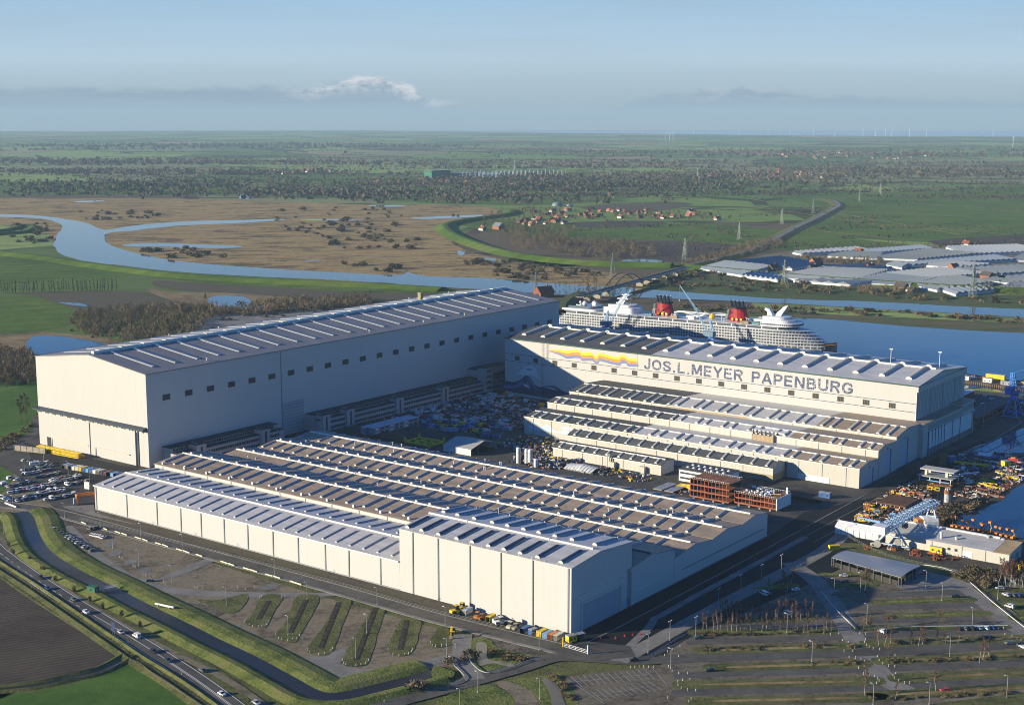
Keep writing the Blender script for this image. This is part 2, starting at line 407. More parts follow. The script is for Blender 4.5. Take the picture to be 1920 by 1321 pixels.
yard_m = ground_mat('yard_asphalt', [(.036, .035, .034), (.056, .053, .050), (.088, .079, .068), (.062, .059, .055)], .03, .7, bump=.15, rough=.85)
asph = ground_mat('asphalt', [(.066, .060, .051), (.096, .088, .074), (.124, .112, .093)], .04, 1.6, bump=.08, rough=.8)
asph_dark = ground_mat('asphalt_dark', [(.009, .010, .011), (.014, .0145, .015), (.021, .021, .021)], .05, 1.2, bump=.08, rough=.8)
path_m = ground_mat('paving', [(.15, .138, .12), (.20, .184, .16), (.24, .22, .19)], .07, 1.3, bump=.1, rough=.85)
conc_m = ground_mat('concrete', [(.13, .125, .115), (.19, .18, .165), (.23, .215, .195)], .06, .9, bump=.12, rough=.85)
gravel_m = ground_mat('gravel', [(.092, .073, .047), (.158, .128, .083), (.22, .18, .12), (.172, .141, .095)], .05, .55, bump=.4, rough=.95)
gravel_dark = ground_mat('gravel_dark', [(.07, .058, .042), (.125, .104, .074), (.178, .148, .105), (.105, .098, .052)], .06, .6, bump=.4, rough=.95)
mud_m = ground_mat('mud', [(.05, .042, .034), (.10, .082, .062), (.18, .15, .115)], .09, .5, bump=1.0, bdist=.5)
mud_dark = ground_mat('mud_dark', [(.022, .018, .014), (.045, .037, .028), (.075, .06, .045)], .3, 1.0, bump=.6)
dirt_m = ground_mat('dirt', [(.065, .055, .042), (.10, .085, .064), (.085, .08, .042)], .05, .6, bump=.5)
mark_m = mat('road_paint', (.72, .72, .68), .7, var=.15, scale=2)
river_w = water_mat('river_water', (.008, .018, .032), .03, .10, .12)
basin_w = water_mat('basin_water', (.010, .030, .062), .04, .08, .10)
canal_w = water_mat('canal_water', (.022, .021, .021), .18, .10, .5); MATS['canal_water'].node_tree.nodes['Principled BSDF'].inputs['Specular IOR Level'].default_value = .22
pond_w = water_mat('pond_water', (.11, .10, .075), .2, .1, .6)

sheet('sea', [(700, 245.2), (1000, 245.2), (1500, 245.2), (2150, 245.2), (2150, 258.5), (1900, 256.5), (1500, 254.5), (1150, 250.5), (900, 247.5)], 1.0, water_mat('sea_water', (.20, .23, .26), .12, .0, .01), 0)
# fields in the middle distance
def fields():
    F = [('meadow', [(0, 556), (70, 556), (130, 578), (182, 592), (120, 610), (60, 622), (-60, 630), (-60, 556)], grass_far, .20),
         ('meadow', [(-60, 470), (0, 470), (110, 492), (160, 498), (240, 512), (215, 522), (100, 526), (-60, 530)], grass_far, .20),
         ('meadow', [(150, 494), (330, 515), (520, 526), (700, 534), (800, 541), (900, 545), (905, 552), (800, 550), (640, 545), (500, 537), (380, 530), (240, 512)], grass_far, .25),
         ('field', [(290, 526), (380, 531), (500, 538), (640, 546), (850, 555), (850, 570), (700, 575), (560, 573), (470, 560), (380, 548), (300, 540)], field_mid, .22),
         ('field', [(30, 549), (200, 545), (300, 551), (340, 572), (250, 588), (180, 590), (130, 576), (70, 556)], field_mid, .22),
         ('meadow', [(0, 735), (72, 722), (90, 790), (40, 815), (-60, 830), (-60, 745)], grass_lush, .20),
         ('meadow', [(840, 412), (960, 412), (1080, 420), (1250, 416), (1450, 430), (1500, 448), (1440, 462), (1280, 452), (1100, 448), (980, 440), (900, 430)], grass_far, .2),
         ('meadow', [(1380, 350), (1560, 365), (1920, 345), (2000, 345), (2000, 462), (1760, 455), (1600, 447), (1480, 440), (1560, 395)], grass_far, .22),
         ('meadow', [(1440, 462), (1500, 440), (1640, 452), (1740, 465), (1600, 470), (1470, 468)], grass_far, .24),
         ('field', [(1100, 460), (1280, 452), (1415, 466), (1340, 492), (1250, 490), (1130, 478)], field_dark, .24),
         ('field', [(1740, 452), (1920, 440), (2000, 440), (2000, 470), (1840, 468)], field_dark, .24),
         ('field', [(1060, 418), (1200, 414), (1250, 420), (1120, 428)], field_dark, .26),
         ('meadow', [(0, 340), (300, 346), (560, 352), (700, 372), (400, 366), (0, 366), (-60, 366), (-60, 340)], grass_far, .2),
         ('meadow', [(520, 325), (760, 330), (860, 345), (1000, 350), (1150, 345), (1240, 362), (1100, 380), (960, 385), (700, 375), (560, 358)], grass_far, .2),
         ('field', [(1080, 388), (1240, 378), (1300, 384), (1200, 398)], field_mid, .26),
         ('meadow', [(820, 510), (1080, 492), (1290, 494), (1240, 505), (1100, 500), (1000, 494), (930, 484)], grass_far, .26)]
    for n, px, m, z in F: sheet(n, px, z, m, 3)
    for k, (x0, y0, x1, y1) in enumerate([(1240, 365, 1640, 420), (1400, 372, 1800, 440), (1560, 395, 1920, 412), (1640, 420, 1900, 440), (1500, 430, 1680, 448), (1700, 380, 1990, 402)]):
        sweep('ditch', [G(x0, y0), G((x0+x1)/2+8, (y0+y1)/2), G(x1, y1)], [(-3, .30), (3, .30)], marsh_m, n=4)
fields()
sheet('marsh', [(-80, 374), (120, 372), (300, 372), (500, 378), (700, 384), (860, 384), (945, 395), (938, 407), (860, 418), (822, 428), (836, 446), (870, 468), (930, 484), (1010, 497), (1120, 508), (1200, 518), (1190, 530), (1080, 545), (950, 540), (850, 534), (700, 530), (500, 519), (350, 504), (225, 488), (110, 462), (70, 432), (-80, 408)], .30, marsh_m, 4)
sheet('river', [(-80, 405), (0, 407), (62, 409), (98, 414), (117, 426), (106, 444), (102, 461), (114, 476), (152, 489), (225, 498), (330, 510), (480, 519), (600, 524), (720, 531), (800, 537), (900, 543), (1000, 550), (1110, 556), (1280, 561), (1400, 567), (1500, 571), (1600, 577), (1750, 586), (1860, 592), (2000, 600),
                (2000, 585), (1800, 575), (1700, 569), (1600, 565), (1500, 562), (1420, 558), (1290, 549), (1200, 541), (1100, 536), (1000, 529), (900, 521), (800, 518), (765, 511), (745, 516), (640, 512), (480, 502), (340, 491), (270, 478), (212, 463), (196, 447), (205, 437), (250, 433), (330, 424), (440, 419), (530, 413), (525, 411), (440, 413), (330, 416), (240, 425), (195, 431), (165, 419), (135, 413), (95, 407), (40, 403), (-80, 400)], .55, river_w, 3, 2.5)
for px in ([(560, 412), (640, 411), (680, 412), (620, 414)], [(770, 409), (850, 405), (905, 403), (890, 407), (800, 411)], [(230, 459), (290, 456), (380, 459), (440, 461), (455, 464), (400, 466), (310, 463), (250, 463)], [(690, 386), (740, 385), (760, 387), (720, 388)], [(860, 470), (872, 474), (866, 480), (858, 476)], [(905, 483), (930, 486), (925, 490)], [(560, 489), (590, 488), (600, 490)], [(140, 378), (200, 376), (160, 380)], [(445, 366), (470, 363), (478, 370), (455, 374)], [(1165, 489), (1200, 486), (1242, 489), (1225, 496), (1185, 494)], [(110, 567), (150, 569), (165, 575), (130, 572)]):
    sheet('marsh_pool', px, .60, river_w, 3)
sheet('reeds', [(40, 626), (70, 622), (170, 630), (225, 640), (230, 655), (190, 668), (60, 672), (20, 660), (-40, 650), (-40, 626)], .32, reed_m, 4, 1.0)
sheet('pond', [(55, 636), (75, 630), (130, 633), (175, 640), (215, 650), (240, 662), (150, 672), (66, 664), (50, 652)], .40, basin_w, 4, .4)
sheet('reeds', [(270, 540), (330, 548), (400, 548), (480, 553), (560, 560), (590, 572), (520, 585), (420, 582), (360, 572), (300, 556)], .30, reed_m, 4, 1.0)
sheet('pond', [(391, 560), (410, 555), (450, 556), (468, 562), (474, 572), (500, 573), (505, 577), (460, 578), (420, 575), (394, 570)], .40, basin_w, 4, .4)
sheet('rubble_track', [(340, 612), (400, 592), (500, 586), (640, 578), (700, 585), (560, 598), (420, 612), (360, 620)], .34, path_m, 4, 1)
# harbour basin
sheet('basin', [(1060, 612), (1280, 600), (1400, 596), (1520, 597), (1600, 602), (1700, 611), (1840, 620), (2000, 624), (2000, 742), (1900, 742), (1840, 727), (1720, 735), (1560, 700), (1300, 660), (1100, 640)], .50, basin_w, 0)
sheet('river_bank', [(1240, 575), (1420, 580), (1560, 590), (1700, 596), (1850, 604), (2000, 612), (2000, 626), (1840, 621), (1700, 612), (1600, 603), (1520, 597), (1400, 592), (1250, 590)], .56, ground_mat('bank_grass', [(.06, .07, .025), (.08, .10, .03), (.12, .10, .05), (.16, .115, .06)], .012, .15, bump=.3, stretch=(1, 3, 1)), 4)
sheet('river_bank', [(1280, 512), (1420, 525), (1560, 535), (1700, 545), (1850, 553), (2000, 560), (2000, 582), (1850, 577), (1700, 570), (1560, 564), (1420, 558), (1290, 549), (1200, 541), (1200, 520)], .40, ground_mat('bank_grass2', [(.05, .075, .022), (.075, .10, .03), (.10, .10, .045)], .01, .15, bump=.3), 4)
# dikes along the river: real banks
dike_prof = [(-26, 0), (-7, 6.0), (0, 6.6), (5, 6.4), (24, 0)]
sweep('dike', pxpath([(-60, 470), (20, 478), (90, 486), (160, 497), (300, 515), (430, 525), (560, 531), (700, 537), (830, 545)]), [(-20, 0), (-6, 4.5), (0, 5), (5, 4.8), (20, 0)], grass_far, .25)
sweep('dike', pxpath([(-60, 446), (0, 440), (40, 437), (60, 430), (50, 424), (10, 433), (-60, 440)]), [(-16, 0), (-5, 4.5), (0, 5), (5, 4.8), (16, 0)], grass_far, .25)
sweep('dike', pxpath([(960, 396), (950, 404), (880, 414), (836, 424), (842, 437), (880, 455), (940, 474), (1020, 488), (1120, 496), (1260, 500)]), dike_prof, grass_far, .3)
sweep('dike', pxpath([(1290, 503), (1440, 517), (1600, 530), (1760, 541), (1920, 549), (2020, 556)]), dike_prof, grass_far, .45)

# ------------------------------------------------------------------ the yard and its surroundings
sheet('yard_ground', [W(-572, 78), W(-545, 40), W(-470, 20), W(-380, -14), W(40, -14), W(60, 60), W(75, 170), W(100, 230), W(230, 270), W(330, 420), W(360, 620), W(150, 650), W(-360, 700), W(-520, 640), W(-560, 400)], .30, yard_m, 0, 0, True)
def lower_left():
    sheet('verge_ground', [(-80, 840), (80, 840), (500, 1000), (1100, 1180), (1500, 1020), (1700, 960), (2080, 1000), (2080, 1420), (-80, 1420)], .06, grass_rough, 0)
    sheet('field', [(-60, 1050), (0, 1069), (60, 1108), (140, 1163), (228, 1222), (232, 1234), (190, 1255), (120, 1272), (60, 1284), (-60, 1296)], .10, field_brown, 2)
    sheet('meadow', [(-60, 1306), (60, 1298), (140, 1280), (200, 1262), (246, 1240), (300, 1275), (360, 1316), (400, 1345), (-60, 1360)], .10, grass_lush, 2)
    road = pxpath([(-70, 985), (-25, 1015), (0, 1037), (46.8, 1072), (110.6, 1114.5), (187, 1161), (230, 1187), (298, 1229), (372, 1278), (440, 1328), (500, 1375)])
    sweep('road_verge', road, [(-14, .1), (-13, .28), (13, .28), (14, .1)], grass_rough, 0)
    sweep('road', road, [(-5.0, .34), (0, .42), (5.0, .34)], asph, 0)
    # markings: edge lines, dashes, turning lane
    mb = MB(); P = spline(road, 12)
    def line(off, a, b, w=.16, z=.46):
        for i in range(int(a*(len(P)-1)), int(b*(len(P)-1))):
            p, q = P[i], P[i+1]; d = (q-p).normalized(); r = Vector((d.y, -d.x, 0))
            mb.add([p+r*(off-w)+Vector((0, 0, z)), p+r*(off+w)+Vector((0, 0, z)), q+r*(off+w)+Vector((0, 0, z)), q+r*(off-w)+Vector((0, 0, z))], [(0, 1, 2, 3)])
    line(-4.6, 0, 1); line(4.6, 0, 1); line(-.2, .5, 1, .14); line(.5, .72, 1, .12)
    L = 0
    for i in range(len(P)-1):
        seg = (P[i+1]-P[i]).length; L += seg
        if int(L/5) % 2 == 0 and i < len(P)*.5:
            p, q = P[i], P[i+1]; d = (q-p).normalized(); r = Vector((d.y, -d.x, 0)); z = Vector((0, 0, .47))
            mb.add([p-r*.14+z, p+r*.14+z, q+r*.14+z, q-r*.14+z], [(0, 1, 2, 3)])
    structure(mb.build('road_markings', mark_m))
    sweep('cycle_path', pxpath([(-70, 960), (-10, 1000), (10, 1020), (36, 1044), (70, 1068), (119, 1104), (185, 1146), (253, 1185), (319, 1221), (390, 1256), (450, 1290), (505, 1330), (550, 1370)]), [(-1.8, .33), (1.8, .33)], gravel_m, 0)
    # drainage ditch between field and road verge
    dit = pxpath([(-60, 1022), (0, 1062), (60, 1100), (140, 1155), (232, 1218), (262, 1238), (330, 1280), (400, 1330), (440, 1365)])
    sweep('ditch', dit, [(-4.5, 0.1), (-2.6, 1.2), (-1.2, .15), (1.2, .15), (3.0, 1.0), (6, .1)], [grass_rough, water_mat('ditch_water', (.02, .018, .014), .2, .1)], 0, mi=[0, 0, 1, 0, 0])
    sweep('ditch', pxpath([(-60, 1297), (60, 1285), (130, 1271), (190, 1256), (244, 1228)]), [(-5, .1), (-3, 1.0), (-1.4, .15), (1.4, .15), (3, 1.0), (5, .1)], [grass_rough, MATS['ditch_water']], 0, mi=[0, 0, 1, 0, 0])
    # canal with grass banks
    can = pxpath([(40, 960), (52, 975), (63, 1008), (87, 1040), (140, 1074), (200, 1103), (267, 1138), (333, 1170), (400, 1204), (467, 1236), (533, 1272), (590, 1302), (640, 1305), (700, 1292), (760, 1277), (815, 1262)])
    sweep('canal', can, [(-4.1, .35), (4.1, .35)], canal_w, 0)
    sweep('canal_bank', can, [(-19, .30), (-17, .9), (-12, 1.7), (-7.4, 1.4), (-3.9, .30)], grass_bank, 0)
    sweep('canal_bank', can, [(3.9, .30), (7.0, 1.4), (10, 1.7), (14.5, .2)], grass_bank, 0)
    sheet('canal_bank', [(812, 1252), (835, 1256), (852, 1262), (845, 1274), (812, 1276)], 1.0, grass_bank, 3)
    # gravel lot along the front road, with grass islands
    sheet('gravel_lot', [(96, 962), (150, 972), (400, 1056), (640, 1128), (840, 1184), (880, 1205), (890, 1240), (845, 1250), (780, 1255), (700, 1285), (630, 1293), (560, 1262), (450, 1205), (330, 1150), (240, 1108), (165, 1050), (110, 1000)], .22, gravel_m, 2)
    sheet('mud', [(232, 1096), (300, 1112), (345, 1128), (420, 1140), (400, 1160), (330, 1145), (260, 1118)], .27, mud_m, 3, 1)
    sheet('mud', [(90, 965), (125, 958), (165, 972), (250, 1002), (160, 1000), (110, 980)], .26, mud_m, 3, 1)
    sheet('mud', [(878, 1188), (960, 1205), (1040, 1222), (1046, 1232), (980, 1240), (905, 1240), (880, 1215)], .26, mud_m, 3, .6)
    sheet('lot_lane', [(122, 1000), (135, 985), (170, 1020), (260, 1085), (320, 1075), (385, 1048), (402, 1052), (330, 1082), (285, 1092), (330, 1102), (440, 1110), (620, 1112), (625, 1118), (440, 1120), (330, 1114), (255, 1096), (190, 1055)], .30, path_m, 2, .3)
    sheet('lot_lane', [(570, 1235), (590, 1230), (600, 1232), (632, 1219), (649, 1219), (640, 1240), (650, 1250), (720, 1255), (850, 1225), (870, 1220), (870, 1236), (780, 1262), (700, 1282), (630, 1290), (595, 1250)], .30, path_m, 2, .4)
    for x, y, w in ((205, 1020, 12), (215, 1036, 14), (245, 1052, 13), (270, 1068, 14), (300, 1122, 22), (500, 1100, 22), (110, 995, 10)):
        sheet('bare_patch', [(x-w, y+3), (x, y-4), (x+w, y-3), (x+w*.7, y+3), (x, y+6)], .29, conc_m, 3, .4)
    c3 = lambda x, y: (300+x*.2128, 1040+y*.2128); c4 = lambda x, y: (640+x*.1979, 1080+y*.1979)
    isl = [[c3(*q) for q in ((560, 510), (420, 440), (330, 395), (520, 400), (740, 345), (775, 380), (740, 450), (660, 512))],
           [c3(*q) for q in ((885, 380), (985, 345), (1082, 375), (1020, 480), (960, 600), (920, 643), (830, 640), (745, 600), (810, 530))],
           [c3(*q) for q in ((1195, 380), (1300, 350), (1405, 385), (1300, 600), (1235, 710), (1190, 772), (1080, 760), (1018, 705), (1130, 560))],
           [c3(*q) for q in ((1590, 392), (1685, 400), (1600, 640), (1530, 830), (1460, 890), (1350, 875), (1295, 830), (1450, 620))],
           [c4(*q) for q in ((310, 290), (410, 300), (340, 560), (265, 800), (200, 855), (60, 855), (10, 795), (130, 580))],
           [c4(*q) for q in ((600, 395), (750, 425), (730, 560), (692, 690), (620, 755), (500, 752), (435, 690), (500, 540))],
           [c4(*q) for q in ((930, 480), (1000, 470), (1062, 600), (1060, 640), (960, 675), (870, 672), (836, 630))]]
    for p in isl: sheet('grass_island', p, .36, grass_rough, 4, .2)
    for a, b in ((c3(1290, 400), c3(1150, 690)), (c3(1580, 420), c3(1420, 820)), (c4(330, 300), c4(140, 800)), (c3(960, 410), c3(870, 570)), (c4(625, 420), c4(560, 700))):
        sweep('trench', [G(*a), G(*b)], [(-1.5, .37), (-.5, .46), (.4, .42), (1.5, .37)], mud_dark, 0, n=1)
    # pale stop beams and low cross rows belong to the lot
    # front road beside the hall
    fr = [W(u, -24.5) for u in (-420, -372, -250, -120, 0, 18)]
    P0 = pxpath([(-40, 940), (60, 952), (110, 962), (160, 975), (400, 1041), (640, 1107), (807, 1155), (973, 1197), (1040, 1213), (1075, 1224)])
    sweep('front_verge', [W(u, -9) for u in (-366, -200, 2)], [(-9.5, .36), (9, .36)], dirt_m, 0, n=1)
    sweep('front_road_kerb', P0, [(-5.6, .3), (-5.5, .52), (-4.8, .52), (-4.7, .40), (4.7, .40), (4.8, .52), (6.8, .52), (7.2, .3)], path_m, 0)
    sweep('front_road', P0, [(-4.6, .44), (4.6, .44)], asph, 0)
    sheet('apron', [(118, 950), (176, 946), (178, 962), (260, 985), (176, 968), (130, 956)], .42, conc_m, 0)
    sheet('yard_apron', [(45, 830), (75, 838), (280, 885), (310, 905), (176, 910), (120, 890), (60, 862)], .42, ground_mat('apron_dark', [(.028, .027, .026), (.04, .038, .036)], .05, .8, bump=.1), 0)
    sweep('back_road', pxpath([(-60, 880), (0, 856), (30, 836), (60, 815), (75, 800), (70, 780)]), [(-4.5, .36), (4.5, .36)], asph, 0)
    sheet('car_park_ground', [(0, 890), (45, 862), (110, 872), (170, 890), (172, 950), (120, 955), (60, 962), (-60, 952), (-60, 905)], .24, gravel_m, 3)
    sheet('meadow', [(-60, 880), (0, 862), (45, 850), (60, 862), (30, 880), (20, 905), (0, 930), (15, 950), (-60, 945)], .28, grass_lush, 3)
    sheet('meadow', [(105, 884), (140, 876), (200, 888), (176, 908), (165, 904), (130, 893)], .29, grass_lush, 3)
    # access road and its junction
    sweep('access_road', pxpath([(640, 1352), (723, 1322), (800, 1301), (873, 1281), (973, 1253), (1040, 1233), (1107, 1234), (1190, 1239), (1330, 1233), (1560, 1225), (1760, 1217), (1980, 1203)]), [(-5, .46), (5, .46)], asph, 0)
    sweep('lot_road', pxpath([(892, 1275), (880, 1258), (868, 1240), (866, 1215), (868, 1190)]), [(-4.4, .48), (4.4, .48)], path_m, 0)
    sheet('gate_apron', [(1040, 1225), (1075, 1210), (1092, 1203), (1180, 1212), (1190, 1232), (1120, 1240), (1060, 1238)], .58, asph, 0)
    sheet('meadow', [(815, 1321), (850, 1298), (900, 1285), (935, 1290), (962, 1308), (950, 1330), (820, 1350)], .34, grass_bank, 3)
    sheet('lot_road', [(930, 1282), (955, 1278), (1000, 1300), (1020, 1340), (950, 1340), (962, 1308)], .33, gravel_m, 3)
    sheet('meadow', [(958, 1276), (1000, 1270), (1040, 1268), (1078, 1300), (1082, 1340), (1030, 1345), (1000, 1300)], .40, grass_bank, 3)
    sheet('pond', [(1016, 1276), (1026, 1272), (1046, 1285), (1056, 1310), (1062, 1332), (1040, 1335), (1030, 1300)], .52, pond_w, 3)
    sheet('pond_bank', [(876, 1205), (895, 1196), (918, 1200), (930, 1212), (960, 1222), (1008, 1232), (985, 1244), (940, 1256), (905, 1262), (885, 1252), (876, 1232)], .44, grass_bank, 3, .3)
    sheet('pond', [c4(*q) for q in ((1275, 650), (1330, 628), (1385, 660), (1375, 770), (1430, 805), (1560, 820), (1650, 850), (1600, 868), (1480, 838), (1400, 835), (1310, 858), (1285, 800))], .54, pond_w, 2)
lower_left()

def lower_right():
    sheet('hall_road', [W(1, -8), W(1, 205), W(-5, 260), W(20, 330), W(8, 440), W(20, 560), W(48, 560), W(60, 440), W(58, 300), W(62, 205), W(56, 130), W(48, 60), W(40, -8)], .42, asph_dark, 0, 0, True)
    sweep('track', pxpath([(1150, 1240), (1216, 1178), (1227, 1161), (1244, 1152), (1312, 1114), (1400, 1067), (1511, 1007)]), [(-2.0, .47), (2.0, .47)], conc_m, 0, n=3)
    sweep('kerb', pxpath([(1090, 1210), (1150, 1182), (1300, 1103), (1440, 1028), (1560, 962), (1620, 930)]), [(-.4, .42), (-.4, .56), (.4, .56), (.4, .42)], conc_m, 0, n=1)
    sweep('fence_strip', pxpath([(1160, 1240), (1262, 1184), (1360, 1131), (1450, 1084), (1540, 1036), (1585, 1000)]), [(-4.5, .5), (4.5, .5)], path_m, 0, n=2)
    for k in (0, 1, 2):
        sweep('crane_rail', [W(18+9*k, 205), W(18+9*k, 320), W(22+9*k, 440), W(26+9*k, 600)], [(-.35, .50), (.35, .50)], mat('rail_line', (.13, .11, .07), .6), 0, n=1)
    sheet('car_park_ground', [(1060, 1268), (1120, 1262), (1240, 1248), (1262, 1210), (1300, 1190), (1380, 1145), (1470, 1090), (1530, 1052), (1560, 1052), (1640, 1095), (1735, 1090), (1790, 1065), (1850, 1110), (1930, 1168), (2060, 1200), (2060, 1370), (1080, 1380)], .34, gravel_dark, 0)
    lanes = [[(1286, 1205), (1420, 1200), (1560, 1196), (1760, 1187), (1930, 1180)], [(1262, 1267), (1400, 1262), (1560, 1258), (1760, 1250), (2000, 1240)], [(1262, 1300), (1400, 1296), (1560, 1292), (1760, 1284), (2000, 1274)],
             [(1580, 1142), (1700, 1138), (1840, 1135)], [(1600, 1165), (1720, 1163), (1850, 1162)], [(1560, 1118), (1680, 1115), (1800, 1110)], [(1360, 1142), (1440, 1138), (1520, 1136)], [(1320, 1175), (1440, 1172), (1560, 1170)]]
    for L in lanes: sweep('lot_lane', pxpath(L), [(-3.4, .40), (3.4, .40)], asph, 0, n=3)
    sweep('lot_road', pxpath([(1480, 1055), (1530, 1090), (1560, 1130), (1592, 1180), (1615, 1218), (1640, 1250), (1668, 1280), (1700, 1296)]), [(-5.2, .43), (5.2, .43)], path_m, 0)
    sweep('lot_road', pxpath([(1745, 1075), (1800, 1098), (1850, 1135), (1900, 1175), (1960, 1215)]), [(-4.6, .44), (4.6, .44)], path_m, 0)
    sheet('lot_square', [(1700, 1082), (1740, 1066), (1790, 1068), (1822, 1090), (1815, 1104), (1720, 1108), (1680, 1100)], .45, conc_m, 3)
    strips = [((1312, 1221), (1602, 1212), 4.2), ((1330, 1253), (1622, 1244), 4.4), ((1275, 1285), (1645, 1277), 4.6), ((1297, 1316), (1655, 1308), 4.2),
              ((1640, 1130), (1822, 1124), 3.6), ((1672, 1156), (1852, 1150), 3.6), ((1604, 1179), (1888, 1176), 2.6), ((1625, 1208), (1990, 1194), 4.4), ((1648, 1241), (1990, 1224), 4.4), ((1678, 1273), (1990, 1258), 4.6), ((1640, 1305), (1990, 1286), 4.4),
              ((1300, 1187), (1560, 1184), 4.0), ((1338, 1166), (1520, 1159), 3.6), ((1400, 1105), (1490, 1098), 4), ((1540, 1078), (1640, 1076), 3), ((1560, 1098), (1640, 1097), 3), ((1840, 1104), (2000, 1096), 5), ((1870, 1135), (2000, 1128), 4), ((1900, 1160), (2000, 1152), 4)]
    for a, b, w in strips:
        A, B = G(*a), G(*b); d = (B-A).normalized()
        pts = [A+(B-A)*t for t in (0, .25, .5, .75, 1)]
        L, Rr = [], []
        r = Vector((d.y, -d.x, 0))
        poly = [A-d*w*.7]+[p+r*w for p in pts]+[B+d*w*.7]+[p-r*w for p in reversed(pts)]
        sheet('grass_strip', poly, .48, grass_rough, 5, .25, True)
        sweep('strip_hedge_bank', [A+(B-A)*(i/14) for i in range(15)], [(-1.3, .48), (-.5, .85), (.3, 1.0), (1.2, .48)], reed_m if w > 4 else grass_bank, 0, n=2, taper=True)
    sheet('meadow', [(1690, 1330), (1760, 1316), (1850, 1307), (2000, 1290), (2000, 1400), (1660, 1400)], .42, grass_rough, 2)
    sweep('path', pxpath([(1700, 1330), (1760, 1316), (1850, 1305), (2000, 1285)]), [(-1.6, .5), (1.6, .5)], gravel_m, 0)
    # marked asphalt square by the junction
    mb = MB(); z5 = lambda x, y: G(640+x/2.995, 880+y/2.995)
    def ln(p, q, w=.13):
        p, q = Vector(p), Vector(q); d = (q-p).normalized(); r = Vector((d.y, -d.x, 0))*w; z = Vector((0, 0, .47))
        mb.add([p-r+z, p+r+z, q+r+z, q-r+z], [(0, 1, 2, 3)])
    for (a, b, c, d, n) in (((1290, 1165), (1700, 1125), (1350, 1222), (1760, 1180), 13), ((1400, 1245), (1720, 1190), (1470, 1300), (1800, 1240), 11)):
        A, B, C_, D = z5(*a), z5(*b), z5(*c), z5(*d)
        for i in range(n): ln(A+(B-A)*(i/(n-1)), C_+(D-C_)*(i/(n-1)))
        ln((A+C_)/2, (B+D)/2)
    ln(z5(1270, 1180), z5(1480, 1321)); ln(z5(1740, 1110), z5(1830, 1215))
    structure(mb.build('parking_markings', mat('worn_paint', (.34, .34, .32), .8, var=.3, scale=1.5)))
    sheet('scrap_yard_ground', [(1575, 985), (1600, 950), (1640, 915), (1700, 880), (1790, 845), (1830, 840), (2000, 845), (2000, 1100), (1880, 1085), (1760, 1060), (1640, 1030), (1570, 1010)], .36, ground_mat('yard_dirt', [(.035, .032, .029), (.06, .052, .043), (.09, .074, .056)], .05, .5, bump=.4), 2)
    sheet('dock_water', [(1800, 852), (1832, 836), (1862, 828), (1920, 802), (2000, 765), (2000, 850), (1900, 850), (1870, 853), (1840, 846)], .50, basin_w, 0)
    sheet('dock_water', [(2000, 860), (1930, 902), (1900, 918), (1880, 938), (1850, 950), (1800, 968), (1790, 985), (1840, 1002), (1920, 1010), (2000, 1015)], .52, basin_w, 2)
    sheet('rail_strip', [(1560, 1022), (1620, 1020), (1740, 1060), (1860, 1090), (1930, 1100), (1930, 1112), (1850, 1098), (1720, 1068), (1600, 1034)], .46, grass_rough, 2)
lower_right()
# ------------------------------------------------------------------ halls
wall_cream = clad_mat('cladding_cream', (.455, .442, .413), 12.0, .06, .5, .12, .08)
wall_white = clad_mat('cladding_white', (.485, .475, .447), 9.0, .05, .45, .12, .08)
wall_old = clad_mat('cladding_old', (.48, .46, .405), 8.0, .22, .6, .25, .3)
wall_grey = clad_mat('cladding_grey', (.50, .51, .52), 5.0, .15, .5, .3)
wall_tan = clad_mat('cladding_tan', (.36, .28, .17), 2.0, .15, .6, .4)
roof_grey = roof_mat('roof_grey', (.215, .195, .18), .5, .2, 4)
roof_beige = roof_mat('roof_beige', (.29, .22, .155), .6, .22, 5)
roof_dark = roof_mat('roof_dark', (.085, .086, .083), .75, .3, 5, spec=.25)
roof_light = roof_mat('roof_light', (.46, .44, .415), .42, .14, 3)
roof_white = roof_mat('roof_white', (.60, .60, .60), .35, .12, 2.5, spec=.5)
trim_m = mat('trim_cream', (.74, .70, .60), .55, var=.1, scale=.4)
trim_dark = mat('trim_dark', (.035, .045, .06), .5)
trim_green = mat('trim_green', (.035, .08, .06), .5)
skyg = glass_mat('skylight_glazing', (.20, .235, .28), .25)
skyg_dark = glass_mat('skylight_glazing_dark', (.06, .075, .10), .22); fibre = mat('skylight_fibre', (.40, .38, .33), .5, var=.2, scale=.8)
curb_m = mat('skylight_curb', (.54, .52, .47), .55)
louv = mat('louvre_dark', (.035, .036, .036), .5, var=.4, scale=1.2)
frame_m = mat('frame_grey', (.22, .22, .21), .6)
blue_m = mat('crane_blue', (.05, .20, .55), .5, var=.2)
door_m = clad_mat('door_grey', (.42, .44, .46), 3.2, .12, .5, .35)
door_light = clad_mat('door_light', (.66, .66, .64), 6.0, .1, .5, .3)
win_m = glass_mat('window_glass', (.05, .06, .075), .1)
pipe_m = mat('downpipe_grey', (.16, .18, .18), .5)

